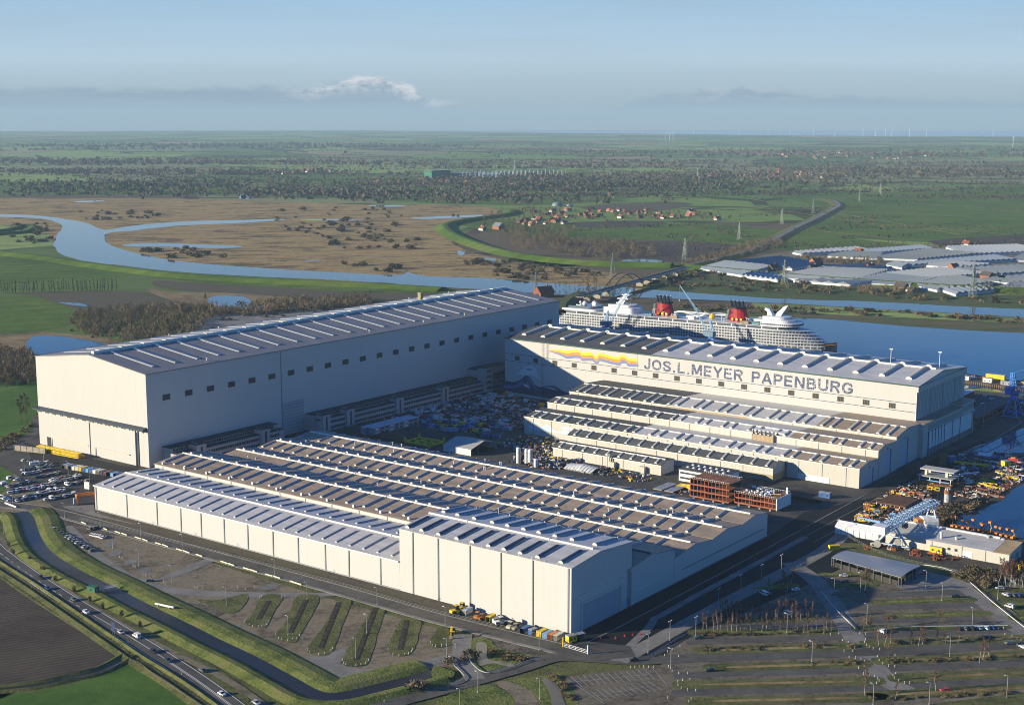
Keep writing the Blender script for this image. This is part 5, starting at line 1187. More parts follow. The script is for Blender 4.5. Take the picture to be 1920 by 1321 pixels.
    for (x, y), lab, s in (((1010, 920), 'left bare tree of the clump at the parking road corner', 1.0), ((1050, 915), 'right bare tree of the clump at the parking road corner', .9), ((1155, 1055), 'bushy bare tree on the strip right of the lot crossing', .8), ((1020, 690), 'tall bare tree in front of the grey shed', 1.5), ((575, 660), 'bare tree in the shade beside the dark road', 1.0), ((1165, 880), 'small dark bare tree near the guard rail', .7)):
        dup(G1, loc=G(*z6(x, y), .4), rotz=r.uniform(0, 6), label=lab, scale=s)
    for p in scatter_px((z6(1520, 590), z6(1640, 560), z6(1760, 600), z6(1790, 650), z6(1700, 670), z6(1600, 630)), 60, r): bush(p+Vector((0, 0, .4)), 'tan leafless bush in the thicket below the long white shed', 'thicket below the white shed', 1.1, r.choice(('tan', 'olive', 'grey')))
    for p in scatter_px((z6(1440, 230), z6(1500, 200), z6(1720, 180), z6(1700, 215), z6(1560, 240), z6(1530, 320), z6(1450, 300)), 50, r): bush(p+Vector((0, 0, .4)), 'dark bush on the bank of the lower dock', 'bushes on the dock bank', 1.2, r.choice(('tan', 'dark', 'grey')))
    for (a, b, n) in (((100, 1010), (900, 990), 34), ((700, 1095), (1000, 1085), 12), ((1180, 970), (1780, 950), 20), ((1150, 1080), (1900, 1050), 34), ((1060, 1290), (1900, 1250), 40), ((60, 930), (860, 905), 40), ((160, 850), (620, 838), 26), ((1120, 840), (1180, 830), 4), ((930, 1000), (960, 985), 5)):
        for i in range(n):
            t = r.random(); bush(G(*z6(a[0]+(b[0]-a[0])*t, a[1]+(b[1]-a[1])*t+r.uniform(-9, 9)), .45), 'low dry bush on a grass strip of the lower car park', 'low bushes on the grass strips', r.uniform(.3, .55), r.choice(('tan', 'olive', 'olive', 'grey')))
    # saplings and bushes along canal and ponds
    for x, y in ((8, 1025), (18, 1040), (48, 1052), (72, 1071), (96, 1090), (130, 1110), (160, 1128), (185, 1142), (220, 1158), (253, 1176)):
        o = bush(G(x+8, y-2, .5), 'leafless roadside sapling between canal bank and cycle path', 'saplings along the cycle path', .9, 'grey'); o.scale = (.6, .6, 1.3)
    for x, y, s in ((784, 1292, 1.6), (840, 1243, 1.2), (885, 1230, 1.3), (870, 1236, .8), (640, 1068, .6)): bush(G(x, y, .6), 'round leafless bush on the canal bank near the access road', 'bushes near the access road', s, 'grey')
    for p in scatter_px(((915, 1215), (940, 1225), (1000, 1236), (975, 1243), (925, 1236)), 26, r): bush(p+Vector((0, 0, .5)), 'dry tan reed tuft around the small pond', 'reed tufts around the ponds', .5, 'tan')
    for p in scatter_px(((1020, 1268), (1045, 1268), (1075, 1310), (1068, 1330), (1050, 1290)), 18, r): bush(p+Vector((0, 0, .5)), 'dry tan reed tuft around the small pond', 'reed tufts around the ponds', .5, 'tan')
def tufts():
    r = random.Random(91); gr = leaf_mat('grass_tuft', [(.055, .085, .016), (.10, .145, .022), (.16, .19, .035), (.17, .15, .06)]); dry = leaf_mat('dry_tuft', [(.09, .075, .035), (.15, .12, .055), (.20, .16, .08)])
    can = spline(pxpath([(40, 960), (52, 975), (63, 1008), (87, 1040), (140, 1074), (200, 1103), (267, 1138), (333, 1170), (400, 1204), (467, 1236), (533, 1272), (590, 1302), (640, 1305), (700, 1292), (760, 1277), (815, 1262)]), 8)
    def along(path, lo, hi, n, zf, s, m, lab):
        pts = []
        for _ in range(n):
            i = r.randrange(len(path)-1); d = (path[i+1]-path[i]); t = r.random(); o = r.uniform(lo, hi); u = d.normalized(); p = path[i]+d*t+Vector((u.y, -u.x, 0))*o; p.z = zf(o); pts.append(p)
        far_wood('grass_tufts', pts, lab, s, s*1.3, 5, r.random(), m)
    along(can, -17, -5.4, 2600, lambda o: 1.6 if o > -13 and o < -8 else .8, .5, gr, 'rough grass tufts on the canal bank')
    along(can, 5.4, 13.5, 2200, lambda o: 1.8 if 8 < o < 11 else .9, .5, gr, 'rough grass tufts on the canal bank')
    road = spline(pxpath([(-70, 985), (0, 1037), (46.8, 1072), (110.6, 1114.5), (187, 1161), (298, 1229), (372, 1278), (440, 1328), (500, 1375)]), 8)
    along(road, -13, -5.5, 1500, lambda o: .3, .4, dry, 'dry grass tufts on the road verge'); along(road, 9, 13, 700, lambda o: .3, .4, gr, 'grass tufts on the road verge')
    dit = spline(pxpath([(-60, 1022), (0, 1062), (60, 1100), (140, 1155), (232, 1218), (262, 1238), (330, 1280), (400, 1330), (440, 1365)]), 8); along(dit, -5, 5, 1300, lambda o: .7 if abs(o) > 1.5 else .2, .5, dry, 'dry reeds along the field ditch')
    strips = []
    for px in (((1312, 1221), (1602, 1212)), ((1330, 1253), (1622, 1244)), ((1275, 1285), (1645, 1277)), ((1297, 1316), (1655, 1308)), ((1640, 1130), (1822, 1124)), ((1672, 1156), (1852, 1150)), ((1625, 1208), (1990, 1194)), ((1648, 1241), (1990, 1224)), ((1678, 1273), (1990, 1258)), ((1640, 1305), (1990, 1286)), ((1300, 1187), (1560, 1184)), ((1338, 1166), (1520, 1159))): along([G(*px[0]), G(*px[1])], -3.8, 3.8, 330, lambda o: .5, .4, dry if r.random() < .4 else gr, 'tufts of rough grass on a parking strip')
vegetation()
flush_plants()
tufts()
# ------------------------------------------------------------------ cars, lamps, bollards, rails
ORD = 'first second third fourth fifth sixth seventh eighth ninth tenth eleventh twelfth'.split()
def ordw(i): return ORD[i] if i < 12 else '%d%s' % (i+1, {1: 'st', 2: 'nd', 3: 'rd'}.get((i+1) % 10 if (i+1) % 100 not in (11, 12, 13) else 0, 'th'))
PAINT = dict(white=(.72, .72, .70), silver=(.42, .43, .45), grey=(.13, .135, .14), black=(.016, .016, .018), blue=(.03, .07, .22), red=(.42, .025, .025), lime=(.32, .52, .05), green=(.02, .05, .035), brown=(.10, .06, .04), yellow=(.75, .52, .03), orange=(.65, .18, .03))
def paint(c):
    m = mat('car_paint_'+c, PAINT[c], .28, .0, var=.05, scale=2, spec=.6); return m
tyre_m = mat('tyre', (.02, .02, .02), .9); lamp_m = mat('headlamp', (.7, .7, .68), .2); tail_m = mat('tail_lamp', (.35, .02, .02), .3); car_glass = glass_mat('car_glass', (.03, .036, .045), .06)
def car_parts(kind):
    b, g, w, h = MB(), MB(), [], []
    if kind == 'van':
        b.profile_y([(-2.5, .35), (2.5, .35), (2.55, .8), (2.3, 1.12), (1.75, 1.2), (1.2, 2.05), (.9, 2.2), (-2.4, 2.2), (-2.55, 1.9)], -.95, .95)
        g.profile_y([(1.2, 1.25), (1.72, 1.25), (1.25, 1.98), (.3, 1.98), (.3, 1.25)], -.97, .97); g.profile_y([(-1.6, 1.3), (.1, 1.3), (.1, 1.95), (-1.6, 1.95)], -.965, .965); g.box(-2.58, -2.5, -.7, .7, 1.3, 1.95)
        wx, L, wr = (-1.6, 1.6), 2.55, .36
    else:
        e = {'hatch': 0, 'estate': .35, 'suv': .1}[kind]; zh = .25 if kind == 'suv' else 0; r0 = -1.75-e
        b.profile_y([(-2.05-e*.6, .28), (2.05, .28), (2.12, .62+zh*.5), (1.95, .82+zh), (1.0, .95+zh), (r0-.15, 1.0+zh), (-2.1-e*.6, .9+zh)], -.87, .87)
        g.profile_y([(r0-.12, .98+zh), (1.0, .93+zh), (.25, 1.42+zh), (r0+.35, 1.44+zh)], -.76, .76)
        b.profile_y([(r0+.30, 1.44+zh), (.28, 1.42+zh), (.15, 1.50+zh), (r0+.45, 1.50+zh)], -.74, .74)
        b.box(r0+.75, r0+.85, -.79, .79, .95+zh, 1.45+zh); b.box(-.55, -.45, -.79, .79, .95+zh, 1.45+zh)
        wx, L, wr = (-1.3-e*.4, 1.32), 2.1, .33+zh*.1
    for x in wx:
        for y in (-.84, .84):
            m = MB(); m.tube((x, y-.12, wr), (x, y+.12, wr), wr, n=10); w.append(m)
    for y in (-.62, .62):
        m = MB(); m.box(L-.02, L+.03, y-.18, y+.18, .6, .78); h.append(m)
    return b, g, w, h
CARS = {}; CARJ = {}
def car(kind, col, p, rz, label, group):
    """car with its own body, windows, wheels and headlights; copies share meshes"""
    if (kind, col) not in CARS:
        o = thing('car' if kind != 'van' else 'van', label, 'car' if kind != 'van' else 'van', p, rz, group); b, g, w, h = car_parts(kind)
        b.build('body', paint(col), o); g.build('windows', car_glass, o)
        for m in w: m.build('wheel', tyre_m, o)
        for m in h: m.build('headlight', lamp_m, o)
        CARS[(kind, col)] = register(o); return o
    c = dup(CARS[(kind, col)], loc=p, rotz=rz, label=label); c['group'] = group; return c
def car_small(kind, col, p, rz, label, group):
    if (kind, col) not in CARJ:
        b, g, w, h = car_parts(kind); mb = MB()
        for src, mi in [(b, 0), (g, 1)]+[(m, 2) for m in w]+[(m, 3) for m in h]:
            o = len(mb.v); mb.v += src.v; mb.f += [tuple(i+o for i in f) for f in src.f]; mb.m += [mi]*len(src.f)
        o = mb.build('car' if kind != 'van' else 'van', [paint(col), car_glass, tyre_m, lamp_m]); CARJ[(kind, col)] = o
    else: o = CARJ[(kind, col)].copy(); COL.objects.link(o)
    o.location = p; o.rotation_euler = (0, 0, rz); return tag(o, label, 'car' if kind != 'van' else 'van', group)
def heading(p, q): return atan2(q.y-p.y, q.x-p.x)
def vehicles():
    r = random.Random(5); c5 = lambda x, y: (x*.2119, 820+y*.2119); c6 = lambda x, y: (x*.2128, 1040+y*.2128); c3 = lambda x, y: (300+x*.2128, 1040+y*.2128); c1 = lambda x, y: (1180+x*.2128, 1040+y*.2128); c2 = lambda x, y: (1540+x*.2128, 1040+y*.2128)
    rows = [((190, 335), (440, 285), 12, 'row below the white caravan'), ((150, 300), (460, 252), 15, 'row with the lime car'), ((310, 358), (520, 318), 11, 'short row below the lime car'), ((70, 362), (270, 402), 12, 'row beside the left grass'), ((450, 405), (715, 355), 16, 'row in front of the containers'),
            ((455, 385), (700, 338), 14, 'row nearest the containers'), ((70, 440), (230, 405), 9, 'row right of the blue truck'), ((80, 492), (480, 432), 20, 'long middle row'), ((100, 474), (470, 412), 18, 'row above the long middle row'), ((600, 422), (775, 385), 9, 'short row near the front hall'),
            ((340, 515), (560, 472), 11, 'row right of the white vans'), ((345, 495), (560, 455), 10, 'row above the white vans'), ((150, 565), (330, 530), 9, 'row nearest the crossing'), ((160, 545), (330, 512), 9, 'second row from the crossing'), ((400, 555), (660, 508), 14, 'lowest row near the crossing'), ((15, 530), (90, 560), 5, 'corner by the boats'), ((210, 205), (420, 230), 9, 'topmost loose row')]
    kinds = ['hatch', 'hatch', 'estate', 'suv', 'hatch', 'van']; cols = ['white']*3+['silver']*5+['grey']*4+['black']*5+['blue']*2+['red']+['green']
    for a, b, n, lab in rows:
        A, B = G(*c5(*a), .3), G(*c5(*b), .3); rz = heading(A, B)+pi/2+r.uniform(-.05, .05)
        for i in range(n):
            if r.random() < .06: continue
            p = A+(B-A)*((i+r.uniform(-.12, .12))/(n-1)); k = r.choice(kinds); c = r.choice(cols); k = 'van' if (k == 'van' and c in ('white', 'silver')) else ('hatch' if k == 'van' else k)
            if 'lime' in lab and i == 9: c = 'lime'; k = 'hatch'
            car_small(k, c, p, rz+(pi if r.random() < .4 else 0)+r.uniform(-.04, .04), '%s %s, %s from left in the %s, big car park' % (c, 'van' if k == 'van' else 'car', ordw(i), lab), 'cars in the crowded car park')
    for a, b, n, lab, rz0, cs, kd in (((455, 800), (815, 1005), 13, 'slanting row beside the canal', None, ['silver', 'grey', 'black', 'blue', 'black', 'silver', 'grey'], ['hatch', 'estate', 'suv']), ((820, 862), (915, 888), 5, 'white cluster in the gravel lot', None, ['white'], ['estate', 'suv']), ((790, 815), (850, 805), 3, 'dark cluster at the gravel lot entrance', None, ['black', 'grey'], ['hatch', 'suv'])):
        A, B = G(*c5(*a), .25), G(*c5(*b), .25); rz = heading(A, B)+pi/2+.35
        for i in range(n):
            k, c = r.choice(kd), r.choice(cs); car_small(k, c, A+(B-A)*(i/(n-1)), rz, '%s car, %s from the left in the %s' % (c, ordw(i), lab), 'cars parked in the gravel lot')
    road = [(c6(360, 205), 'black', 'suv', 'black car on the road, farthest of the queue'), (c6(420, 300), 'blue', 'hatch', 'dark blue car on the road, second of the queue'), (c6(650, 398), 'grey', 'estate', 'grey car on the road, third of the queue'), (c6(760, 512), 'white', 'suv', 'white car on the road, fourth of the queue'), (c6(1065, 687), 'silver', 'hatch', 'silver car on the road just ahead of the white van'), (c6(1205, 722), 'white', 'van', 'white van in the far lane of the curving road'),
            (c6(1355, 855), 'black', 'estate', 'black car on the road behind the white van'), (c6(1480, 935), 'green', 'hatch', 'dark green car on the road, before the turning lane'), (c3(370, 1020), 'grey', 'hatch', 'dark grey car in the far lane by the turning arrow'), (c3(545, 1230), 'white', 'hatch', 'white hatchback beyond the turning arrow'), (c3(850, 1310), 'silver', 'estate', 'silver estate at the lower edge of the picture')]
    far_lane = {5, 8}
    for i, (q, c, k, lab) in enumerate(road):
        p = G(*q, .46); a = G(q[0]+20, q[1]+13); rz = heading(p, a); car(k, c, p, rz+(pi if i in far_lane else 0), lab, 'traffic on the curving road')
    car('hatch', 'black', G(1188, 1238, .5), heading(G(1188, 1238), G(1160, 1240)), 'black car on the access road left of the lamp post', 'moving cars by the junction')
    car('hatch', 'grey', G(281, 1089, .35), .4, 'dark grey car alone on the pale lot lane by the ditch', 'moving cars by the junction')
    lot = [(c2(195, 190), 'silver', 'suv', 'silver car in the shade before the grey shed'), (c2(205, 238), 'black', 'hatch', 'black car in the shade before the grey shed'), (c2(900, 168), 'red', 'hatch', 'red car at the corner of the grey shed'), (c2(1180, 372), 'black', 'suv', 'black car on the grass strip below the shed'), (c2(1572, 297), 'silver', 'estate', 'silver car under the birch grove'), (c2(1632, 298), 'grey', 'hatch', 'grey car beside the silver one under the birch grove'),
           (c2(1628, 358), 'silver', 'suv', 'silver car, first of the row at the right edge'), (c2(1685, 360), 'grey', 'hatch', 'grey car, second of the row at the right edge'), (c2(1735, 361), 'blue', 'hatch', 'dark blue car, third of the row at the right edge'), (c2(1780, 362), 'black', 'estate', 'black car, fourth of the row at the right edge'), (c2(1660, 462), 'silver', 'van', 'silver van alone beyond the guard rail'),
           (c2(1205, 654), 'black', 'hatch', 'black car, first of six in the strip row'), (c2(1260, 655), 'grey', 'hatch', 'grey car, second of six in the strip row'), (c2(1320, 655), 'black', 'suv', 'black car, third of six in the strip row'), (c2(1382, 650), 'silver', 'hatch', 'silver car, fourth of six in the strip row'), (c2(1442, 648), 'white', 'estate', 'white car, fifth of six in the strip row'), (c2(1505, 646), 'blue', 'hatch', 'dark blue car, last of six in the strip row'),
           (c2(535, 680), 'white', 'suv', 'white car alone left of the strip row'), (c2(1415, 730), 'black', 'estate', 'left of two black cars below the strip row'), (c2(1470, 730), 'black', 'hatch', 'right of two black cars below the strip row'), (c2(1660, 782), 'grey', 'hatch', 'grey car by the bollards at the right'), (c2(1780, 818), 'white', 'hatch', 'white car cut by the right edge'), (c2(1090, 1198), 'red', 'hatch', 'dark red car among bushes at the bottom'), (c2(120, 348), 'grey', 'suv', 'grey car in the shade by the lamp post'),
           (c1(1185, 348), 'white', 'van', 'white van in the shaded upper car park'), (c1(1232, 352), 'black', 'hatch', 'black car beside the van in the shaded car park'), (c1(1465, 312), 'white', 'hatch', 'white car alone in the shaded car park'), (c1(1388, 522), 'white', 'van', 'bright white van among the birches'), (c1(1425, 412), 'red', 'hatch', 'red car behind the birches'), (c1(1575, 442), 'blue', 'hatch', 'blue car behind the birches'), (c1(612, 735), 'green', 'hatch', 'dark green car at the left end of the birch strip'), (c1(712, 1022), 'black', 'hatch', 'black car on the second strip lane')]
    for q, c, k, lab in lot:
        p = G(*q, .45); n = 'strip row' in lab or 'right edge' in lab or 'two black' in lab or 'van' in lab
        car(k, c, p, (2.1 if n else 3.2)+r.uniform(-.1, .1), lab, 'cars in the lower car park')
    for i in range(26):
        q = (1790+r.uniform(0, 70), 758+r.uniform(-14, 42)); c = r.choice(['silver', 'grey', 'black', 'white'])
        car_small('hatch', c, G(*q, .35), r.choice((.9, 2.5)), 'car in the shade of the quay car park by the blue crane', 'cars in the quay car park')
    for i in range(40):
        q = (1075+r.uniform(-10, 110), 590+r.uniform(-14, 8)); car_small('hatch', r.choice(['silver', 'white', 'white', 'grey', 'black']), G(*q, .6), r.choice((.4, 1.9)), 'distant car on the quay behind the cruise ship', 'cars behind the cruise ship')
    # vehicles of the car park edge
    t = thing('box_truck', 'small truck with blue and white box at the left edge of the crowded car park', 'truck', G(*c5(35, 425), .3), 1.2)
    m = MB(); m.box(-3, 1.2, -1.1, 1.1, .9, 3.2); m.build('box', paint('white'), t); m = MB(); m.box(-3.02, 1.22, -1.12, 1.12, .9, 1.9); m.build('blue_panel', paint('blue'), t); m = MB(); m.profile_y([(1.25, .5), (2.9, .5), (2.9, 1.4), (2.5, 2.3), (1.25, 2.3)], -1, 1); m.build('cab', paint('white'), t)
    for x in (-2, 2.1):
        for y in (-.95, .95):
            m = MB(); m.tube((x, y-.14, .45), (x, y+.14, .45), .45, n=10); m.build('wheel', tyre_m, t)
    t = thing('caravan', 'white caravan parked above the car rows', 'caravan', G(*c5(308, 245), .3), .5)
    m = MB(); m.profile_y([(-3.4, .5), (3.2, .5), (3.5, 1.3), (3.1, 2.7), (-3.2, 2.8), (-3.5, 1.4)], -1.15, 1.15); m.build('body', paint('white'), t); m = MB(); m.box(-2.2, -.6, -1.18, 1.18, 1.5, 2.2); m.box(.4, 1.8, -1.18, 1.18, 1.5, 2.2); m.build('windows', car_glass, t)
    for y in (-1, 1): m = MB(); m.tube((0, y-.1, .35), (0, y+.1, .35), .35, n=8); m.build('wheel', tyre_m, t)
    for k, (x, y) in enumerate(((45, 545), (95, 600), (35, 525))):
        t = thing('barrier_beam', ('middle', 'lowest', 'uppermost')[k]+' of three white concrete beams lying left of the car park', 'barrier', G(*c5(x, y), .35), -.75)
        m = MB(); m.profile_x([(-.5, 0), (.5, 0), (.25, .9), (-.25, .9)], -7, 7); m.build('beam', trim_m, t)
        m = MB()
        for q in (-4, 0, 4): m.box(q-.3, q+.3, -.55, .55, 0, .3)
        m.build('feet', frame_m, t)
vehicles()

def lamp_post_proto(double):
    o = thing('lamp_post', 'x', 'lamp post'); m = MB(); m.tube((0, 0, 0), (0, 0, 9.3), .15, .09, 7); m.lathe([(.28, 0), (.28, .5), (.16, .7)], 0, 0, 8); m.build('pole', mat('galvanised', (.30, .31, .31), .5, .3), o)
    for s in ((1, -1) if double else (1,)):
        m = MB(); m.tube((0, 0, 9.2), (.75*s, 0, 9.45), .06, .05, 5); m.cbox(1.15*s, 0, 9.5, .9, .36, .18); m.cbox(1.15*s, 0, 9.38, .7, .28, .06); m.build('lamp_head', mat('lamp_head', (.62, .63, .62), .35), o)
    return register(o)
LP = [None, None]
def lamps():
    c5 = lambda x, y: (x*.2119, 820+y*.2119); c3 = lambda x, y: (300+x*.2128, 1040+y*.2128); c4 = lambda x, y: (640+x*.1979, 1080+y*.1979); c1 = lambda x, y: (1180+x*.2128, 1040+y*.2128); c2 = lambda x, y: (1540+x*.2128, 1040+y*.2128); z6 = lambda x, y: (1280+x/2.995, 880+y/2.995)
    sets = [('along the front road', 0, 1.0, [c5(572, 710), c5(890, 795), c5(1247, 900), c5(1615, 1000), c3(1010, 190), c4(340, 270), c4(985, 465), c4(1875, 700)]), ('in the gravel lot', 0, 1.0, [c5(998, 980), c5(1230, 1135), c5(1518, 1280), c3(585, 440)]), ('on the grass islands', 0, 1.0, [c3(1297, 390), c3(1130, 705), c3(1725, 905), c4(240, 540), c4(998, 770)]),
            ('of the crowded car park', 0, 1.0, [c5(389, 230), c5(219, 325), c5(795, 430), c5(605, 325)]), ('by the canal end', 0, 1.1, [c5(36, 850), c5(70, 935), c5(118, 655)]), ('by the access road junction', 0, 1.0, [c4(1295, 1100), c4(1880, 1165), c4(1120, 1260), c1(365, 1000)]), ('along the dark hall road', 1, 1.0, [c1(165, 865), c1(357, 750), c1(585, 712), c1(785, 455), c1(978, 330), c1(1163, 240), c1(1338, 145), z6(870, 370)]),
            ('in the lower car park', 0, 1.05, [c1(1388, 690), c1(1608, 945), c2(110, 370), c2(345, 320), c2(920, 295), c2(1062, 405), c2(400, 600), c2(1328, 630), c2(1130, 905), c2(1553, 390), c2(1633, 1255), c2(950, 1318), c2(455, 1325)])]
    for where, dbl, s, pts in sets:
        pts = sorted(pts)
        for i, q in enumerate(pts):
            lab = ('tall double-headed lamp post, %s from the left %s' if dbl else 'grey single-headed lamp post, %s from the left %s') % (ordw(i), where); p = G(*q, .4); rz = -AZ+pi/2 if dbl else R.choice((pi, -2.4, 2.6))
            if LP[dbl] is None: LP[dbl] = lamp_post_proto(dbl); o = LP[dbl]; o.location = p; o.rotation_euler = (0, 0, rz); o['label'] = lab; o.scale = (s,)*3
            else: o = dup(LP[dbl], loc=p, rotz=rz, label=lab, scale=s)
            o['group'] = 'lamp posts '+where
lamps()

def bollards():
    c5 = lambda x, y: (x*.2119, 820+y*.2119); c3 = lambda x, y: (300+x*.2128, 1040+y*.2128); c4 = lambda x, y: (640+x*.1979, 1080+y*.1979); c1 = lambda x, y: (1180+x*.2128, 1040+y*.2128); c2 = lambda x, y: (1540+x*.2128, 1040+y*.2128)
    S = [('round the end of the birch strip', c2, [(80, 705), (155, 690), (150, 665)]), ('beside the pale clump of trees', c2, [(340, 690), (392, 697)]), ('round the left strip end above the crossing', c2, [(188, 755), (238, 770), (272, 800), (290, 822), (278, 848), (200, 848)]), ('round the right strip end above the crossing', c2, [(382, 770), (392, 748), (398, 795), (422, 812), (457, 828), (515, 835)]),
         ('round the left strip end at the crossing', c2, [(245, 905), (302, 908), (350, 920), (380, 942), (392, 968), (378, 990), (328, 998)]), ('round the right strip end at the crossing', c2, [(497, 895), (510, 930), (542, 960), (592, 980), (648, 985), (650, 885)]), ('round the left strip end below the crossing', c2, [(372, 1050), (422, 1058), (468, 1075), (498, 1092), (510, 1112), (487, 1132), (447, 1140)]), ('round the right strip end below the crossing', c2, [(632, 1063), (657, 1045), (643, 1085), (682, 1110), (732, 1128), (780, 1130)]),
         ('near the right edge of the lot', c2, [(1680, 715), (1618, 700), (1725, 740), (1760, 750), (1725, 795), (1560, 655), (1607, 650)]), ('round the strip tip right of the marked square', c1, [(347, 985), (378, 1025), (435, 1045), (512, 1045)]), ('round the lower strip tip near the square', c1, [(428, 1120), (430, 1150), (458, 1175), (512, 1190), (585, 1195), (470, 1105), (535, 1100)]), ('at the bottom near the square', c1, [(545, 1270), (525, 1295), (340, 1260)]), ('round the rough corner by the blue rail', c1, [(310, 885), (338, 855), (378, 835), (447, 805), (435, 895)]), ('in the row above the marked square', c1, [(10, 990), (50, 990), (87, 988), (127, 988), (170, 990), (212, 990)]),
         ('round the foot of the second grass island', c3, [(750, 590), (787, 615), (817, 630), (867, 632), (900, 630), (938, 612), (955, 588)]), ('round the foot of the third grass island', c3, [(1023, 705), (1047, 735), (1075, 745), (1127, 752), (1170, 748), (1208, 735), (1232, 710)]), ('round the foot of the fourth grass island', c3, [(1300, 838), (1322, 855), (1400, 878), (1452, 872), (1508, 845), (1523, 825)]), ('round the foot of the fifth grass island', c4, [(15, 795), (25, 825), (45, 838), (140, 845), (187, 838), (232, 825), (260, 795)]), ('at the heads of the grass islands', c3, [(882, 375), (898, 368), (1075, 372), (1200, 378), (1395, 382)]), ('on the pale lot lane', c3, [(685, 290), (752, 305), (832, 290), (380, 292), (310, 285), (335, 290)]),
         ('round the foot of the sixth grass island', c4, [(445, 695), (488, 745), (547, 750), (600, 745), (638, 735), (667, 712), (678, 695)]), ('round the foot of the last grass island', c4, [(848, 632), (862, 655), (895, 662), (950, 660), (995, 655), (1060, 625)]), ('in the middle of the lot road', c4, [(1080, 645), (1080, 680), (1080, 660)]), ('beside the access road', c4, [(795, 1078), (407, 1187)]), ('at the ends of the gravel bays', c5, [(1060, 1060), (1075, 1068), (1090, 1072), (1172, 1135), (1185, 1142), (1200, 1145), (1275, 1215), (1290, 1222), (1322, 1232), (1358, 1238), (1450, 1280), (1470, 1295)])]
    first = None
    for where, f, pts in S:
        for i, q in enumerate(sorted(pts)):
            p = G(*f(*q), .4); lab = 'white bollard, %s from the left %s' % (ordw(i), where)
            if first is None:
                m = MB(); m.lathe([(.17, 0), (.17, .42)], n=8, mi=0); m.lathe([(.172, .42), (.172, .62)], n=8, mi=1); m.lathe([(.17, .62), (.17, .9), (.1, .96)], n=8, mi=0); o = m.build('bollard', [mat('bollard_white', (.55, .55, .52), .5), mat('bollard_band', (.12, .03, .02), .5)]); first = o
            else: o = first.copy(); COL.objects.link(o)
            o.location = p; tag(o, lab, 'bollard', 'bollards '+where)
    # low cream beams between lot and front road
    b = None
    pts = [((720, 750), (763, 768)), ((895, 797), (950, 820)), ((1018, 833), (1068, 850)), ((1072, 848), (1125, 866)), ((1195, 882), (1250, 900)), ((1254, 898), (1310, 920)), ((1375, 933), (1430, 950)), ((1434, 948), (1490, 970)), ((1560, 987), (1618, 1004)), ((1622, 1003), (1680, 1025)), ((1735, 1036), (1793, 1055))]
    P = [(c5(*a), c5(*b_)) for a, b_ in pts]+[(c3(535, 58), c3(595, 78)), (c3(598, 77), c3(658, 98)), (c3(735, 115), c3(795, 134)), (c3(798, 133), c3(858, 154)), (c3(928, 172), c3(995, 190)), (c3(998, 189), c3(1062, 210)), (c3(1147, 233), c3(1250, 266))]
    for i, (a, c) in enumerate(P):
        A, C = G(*a, .35), G(*c, .35); L = (C-A).length; rz = heading(A, C)
        m = MB(); m.profile_x([(-.3, 0), (.3, 0), (.3, .55), (.15, .7), (-.15, .7), (-.3, .55)], 0, L*.97); o = m.build('kerb_beam', mat('beam_cream', (.58, .55, .36), .7), loc=A, rotz=rz); tag(o, 'long cream kerb beam, %s from the left along the gravel lot' % ordw(i), 'barrier', 'kerb beams along the gravel lot')
bollards()

def guard_rail(name, label, px, h=.75, m=None, posts=3.0, cat='guard rail', mesh=False, z=.4):
    o = thing(name, label, cat, G(*px[0], z)); P = spline(pxpath(px), 4); P = [p-P[0] for p in P]; m = m or mat('rail_steel', (.55, .56, .56), .4, .4); mb = MB()
    for a, b in zip(P[:-1], P[1:]):
        if (b-a).length < .01: continue
        for zz, w in (((h, .30),) if not mesh else ((h, .06), (h*.66, .05), (h*.33, .05))):
            d = (b-a).normalized(); s = Vector((d.y, -d.x, 0))*.05; u = Vector((0, 0, w/2)); c = Vector((0, 0, zz))
            mb.add([a-s-u+c, a+s-u+c, b+s-u+c, b-s-u+c, a-s+u+c, a+s+u+c, b+s+u+c, b-s+u+c], [(0, 1, 2, 3), (4, 5, 6, 7), (0, 1, 5, 4), (2, 3, 7, 6), (0, 3, 7, 4), (1, 2, 6, 5)])
    mb.build('rail', m, o); acc = 0; first = None; k = 0
    for a, b in zip(P[:-1], P[1:]):
        L = (b-a).length
        while acc < L and k < 90:
            p = a+(b-a)*(acc/L)
            if first is None: q = MB(); q.box(-.06, .06, -.06, .06, 0, h+.1); first = q.build('post', frame_m, o, p)
            else: c = first.copy(); COL.objects.link(c); c.location = p
            acc += posts; k += 1
        acc -= L
    return o
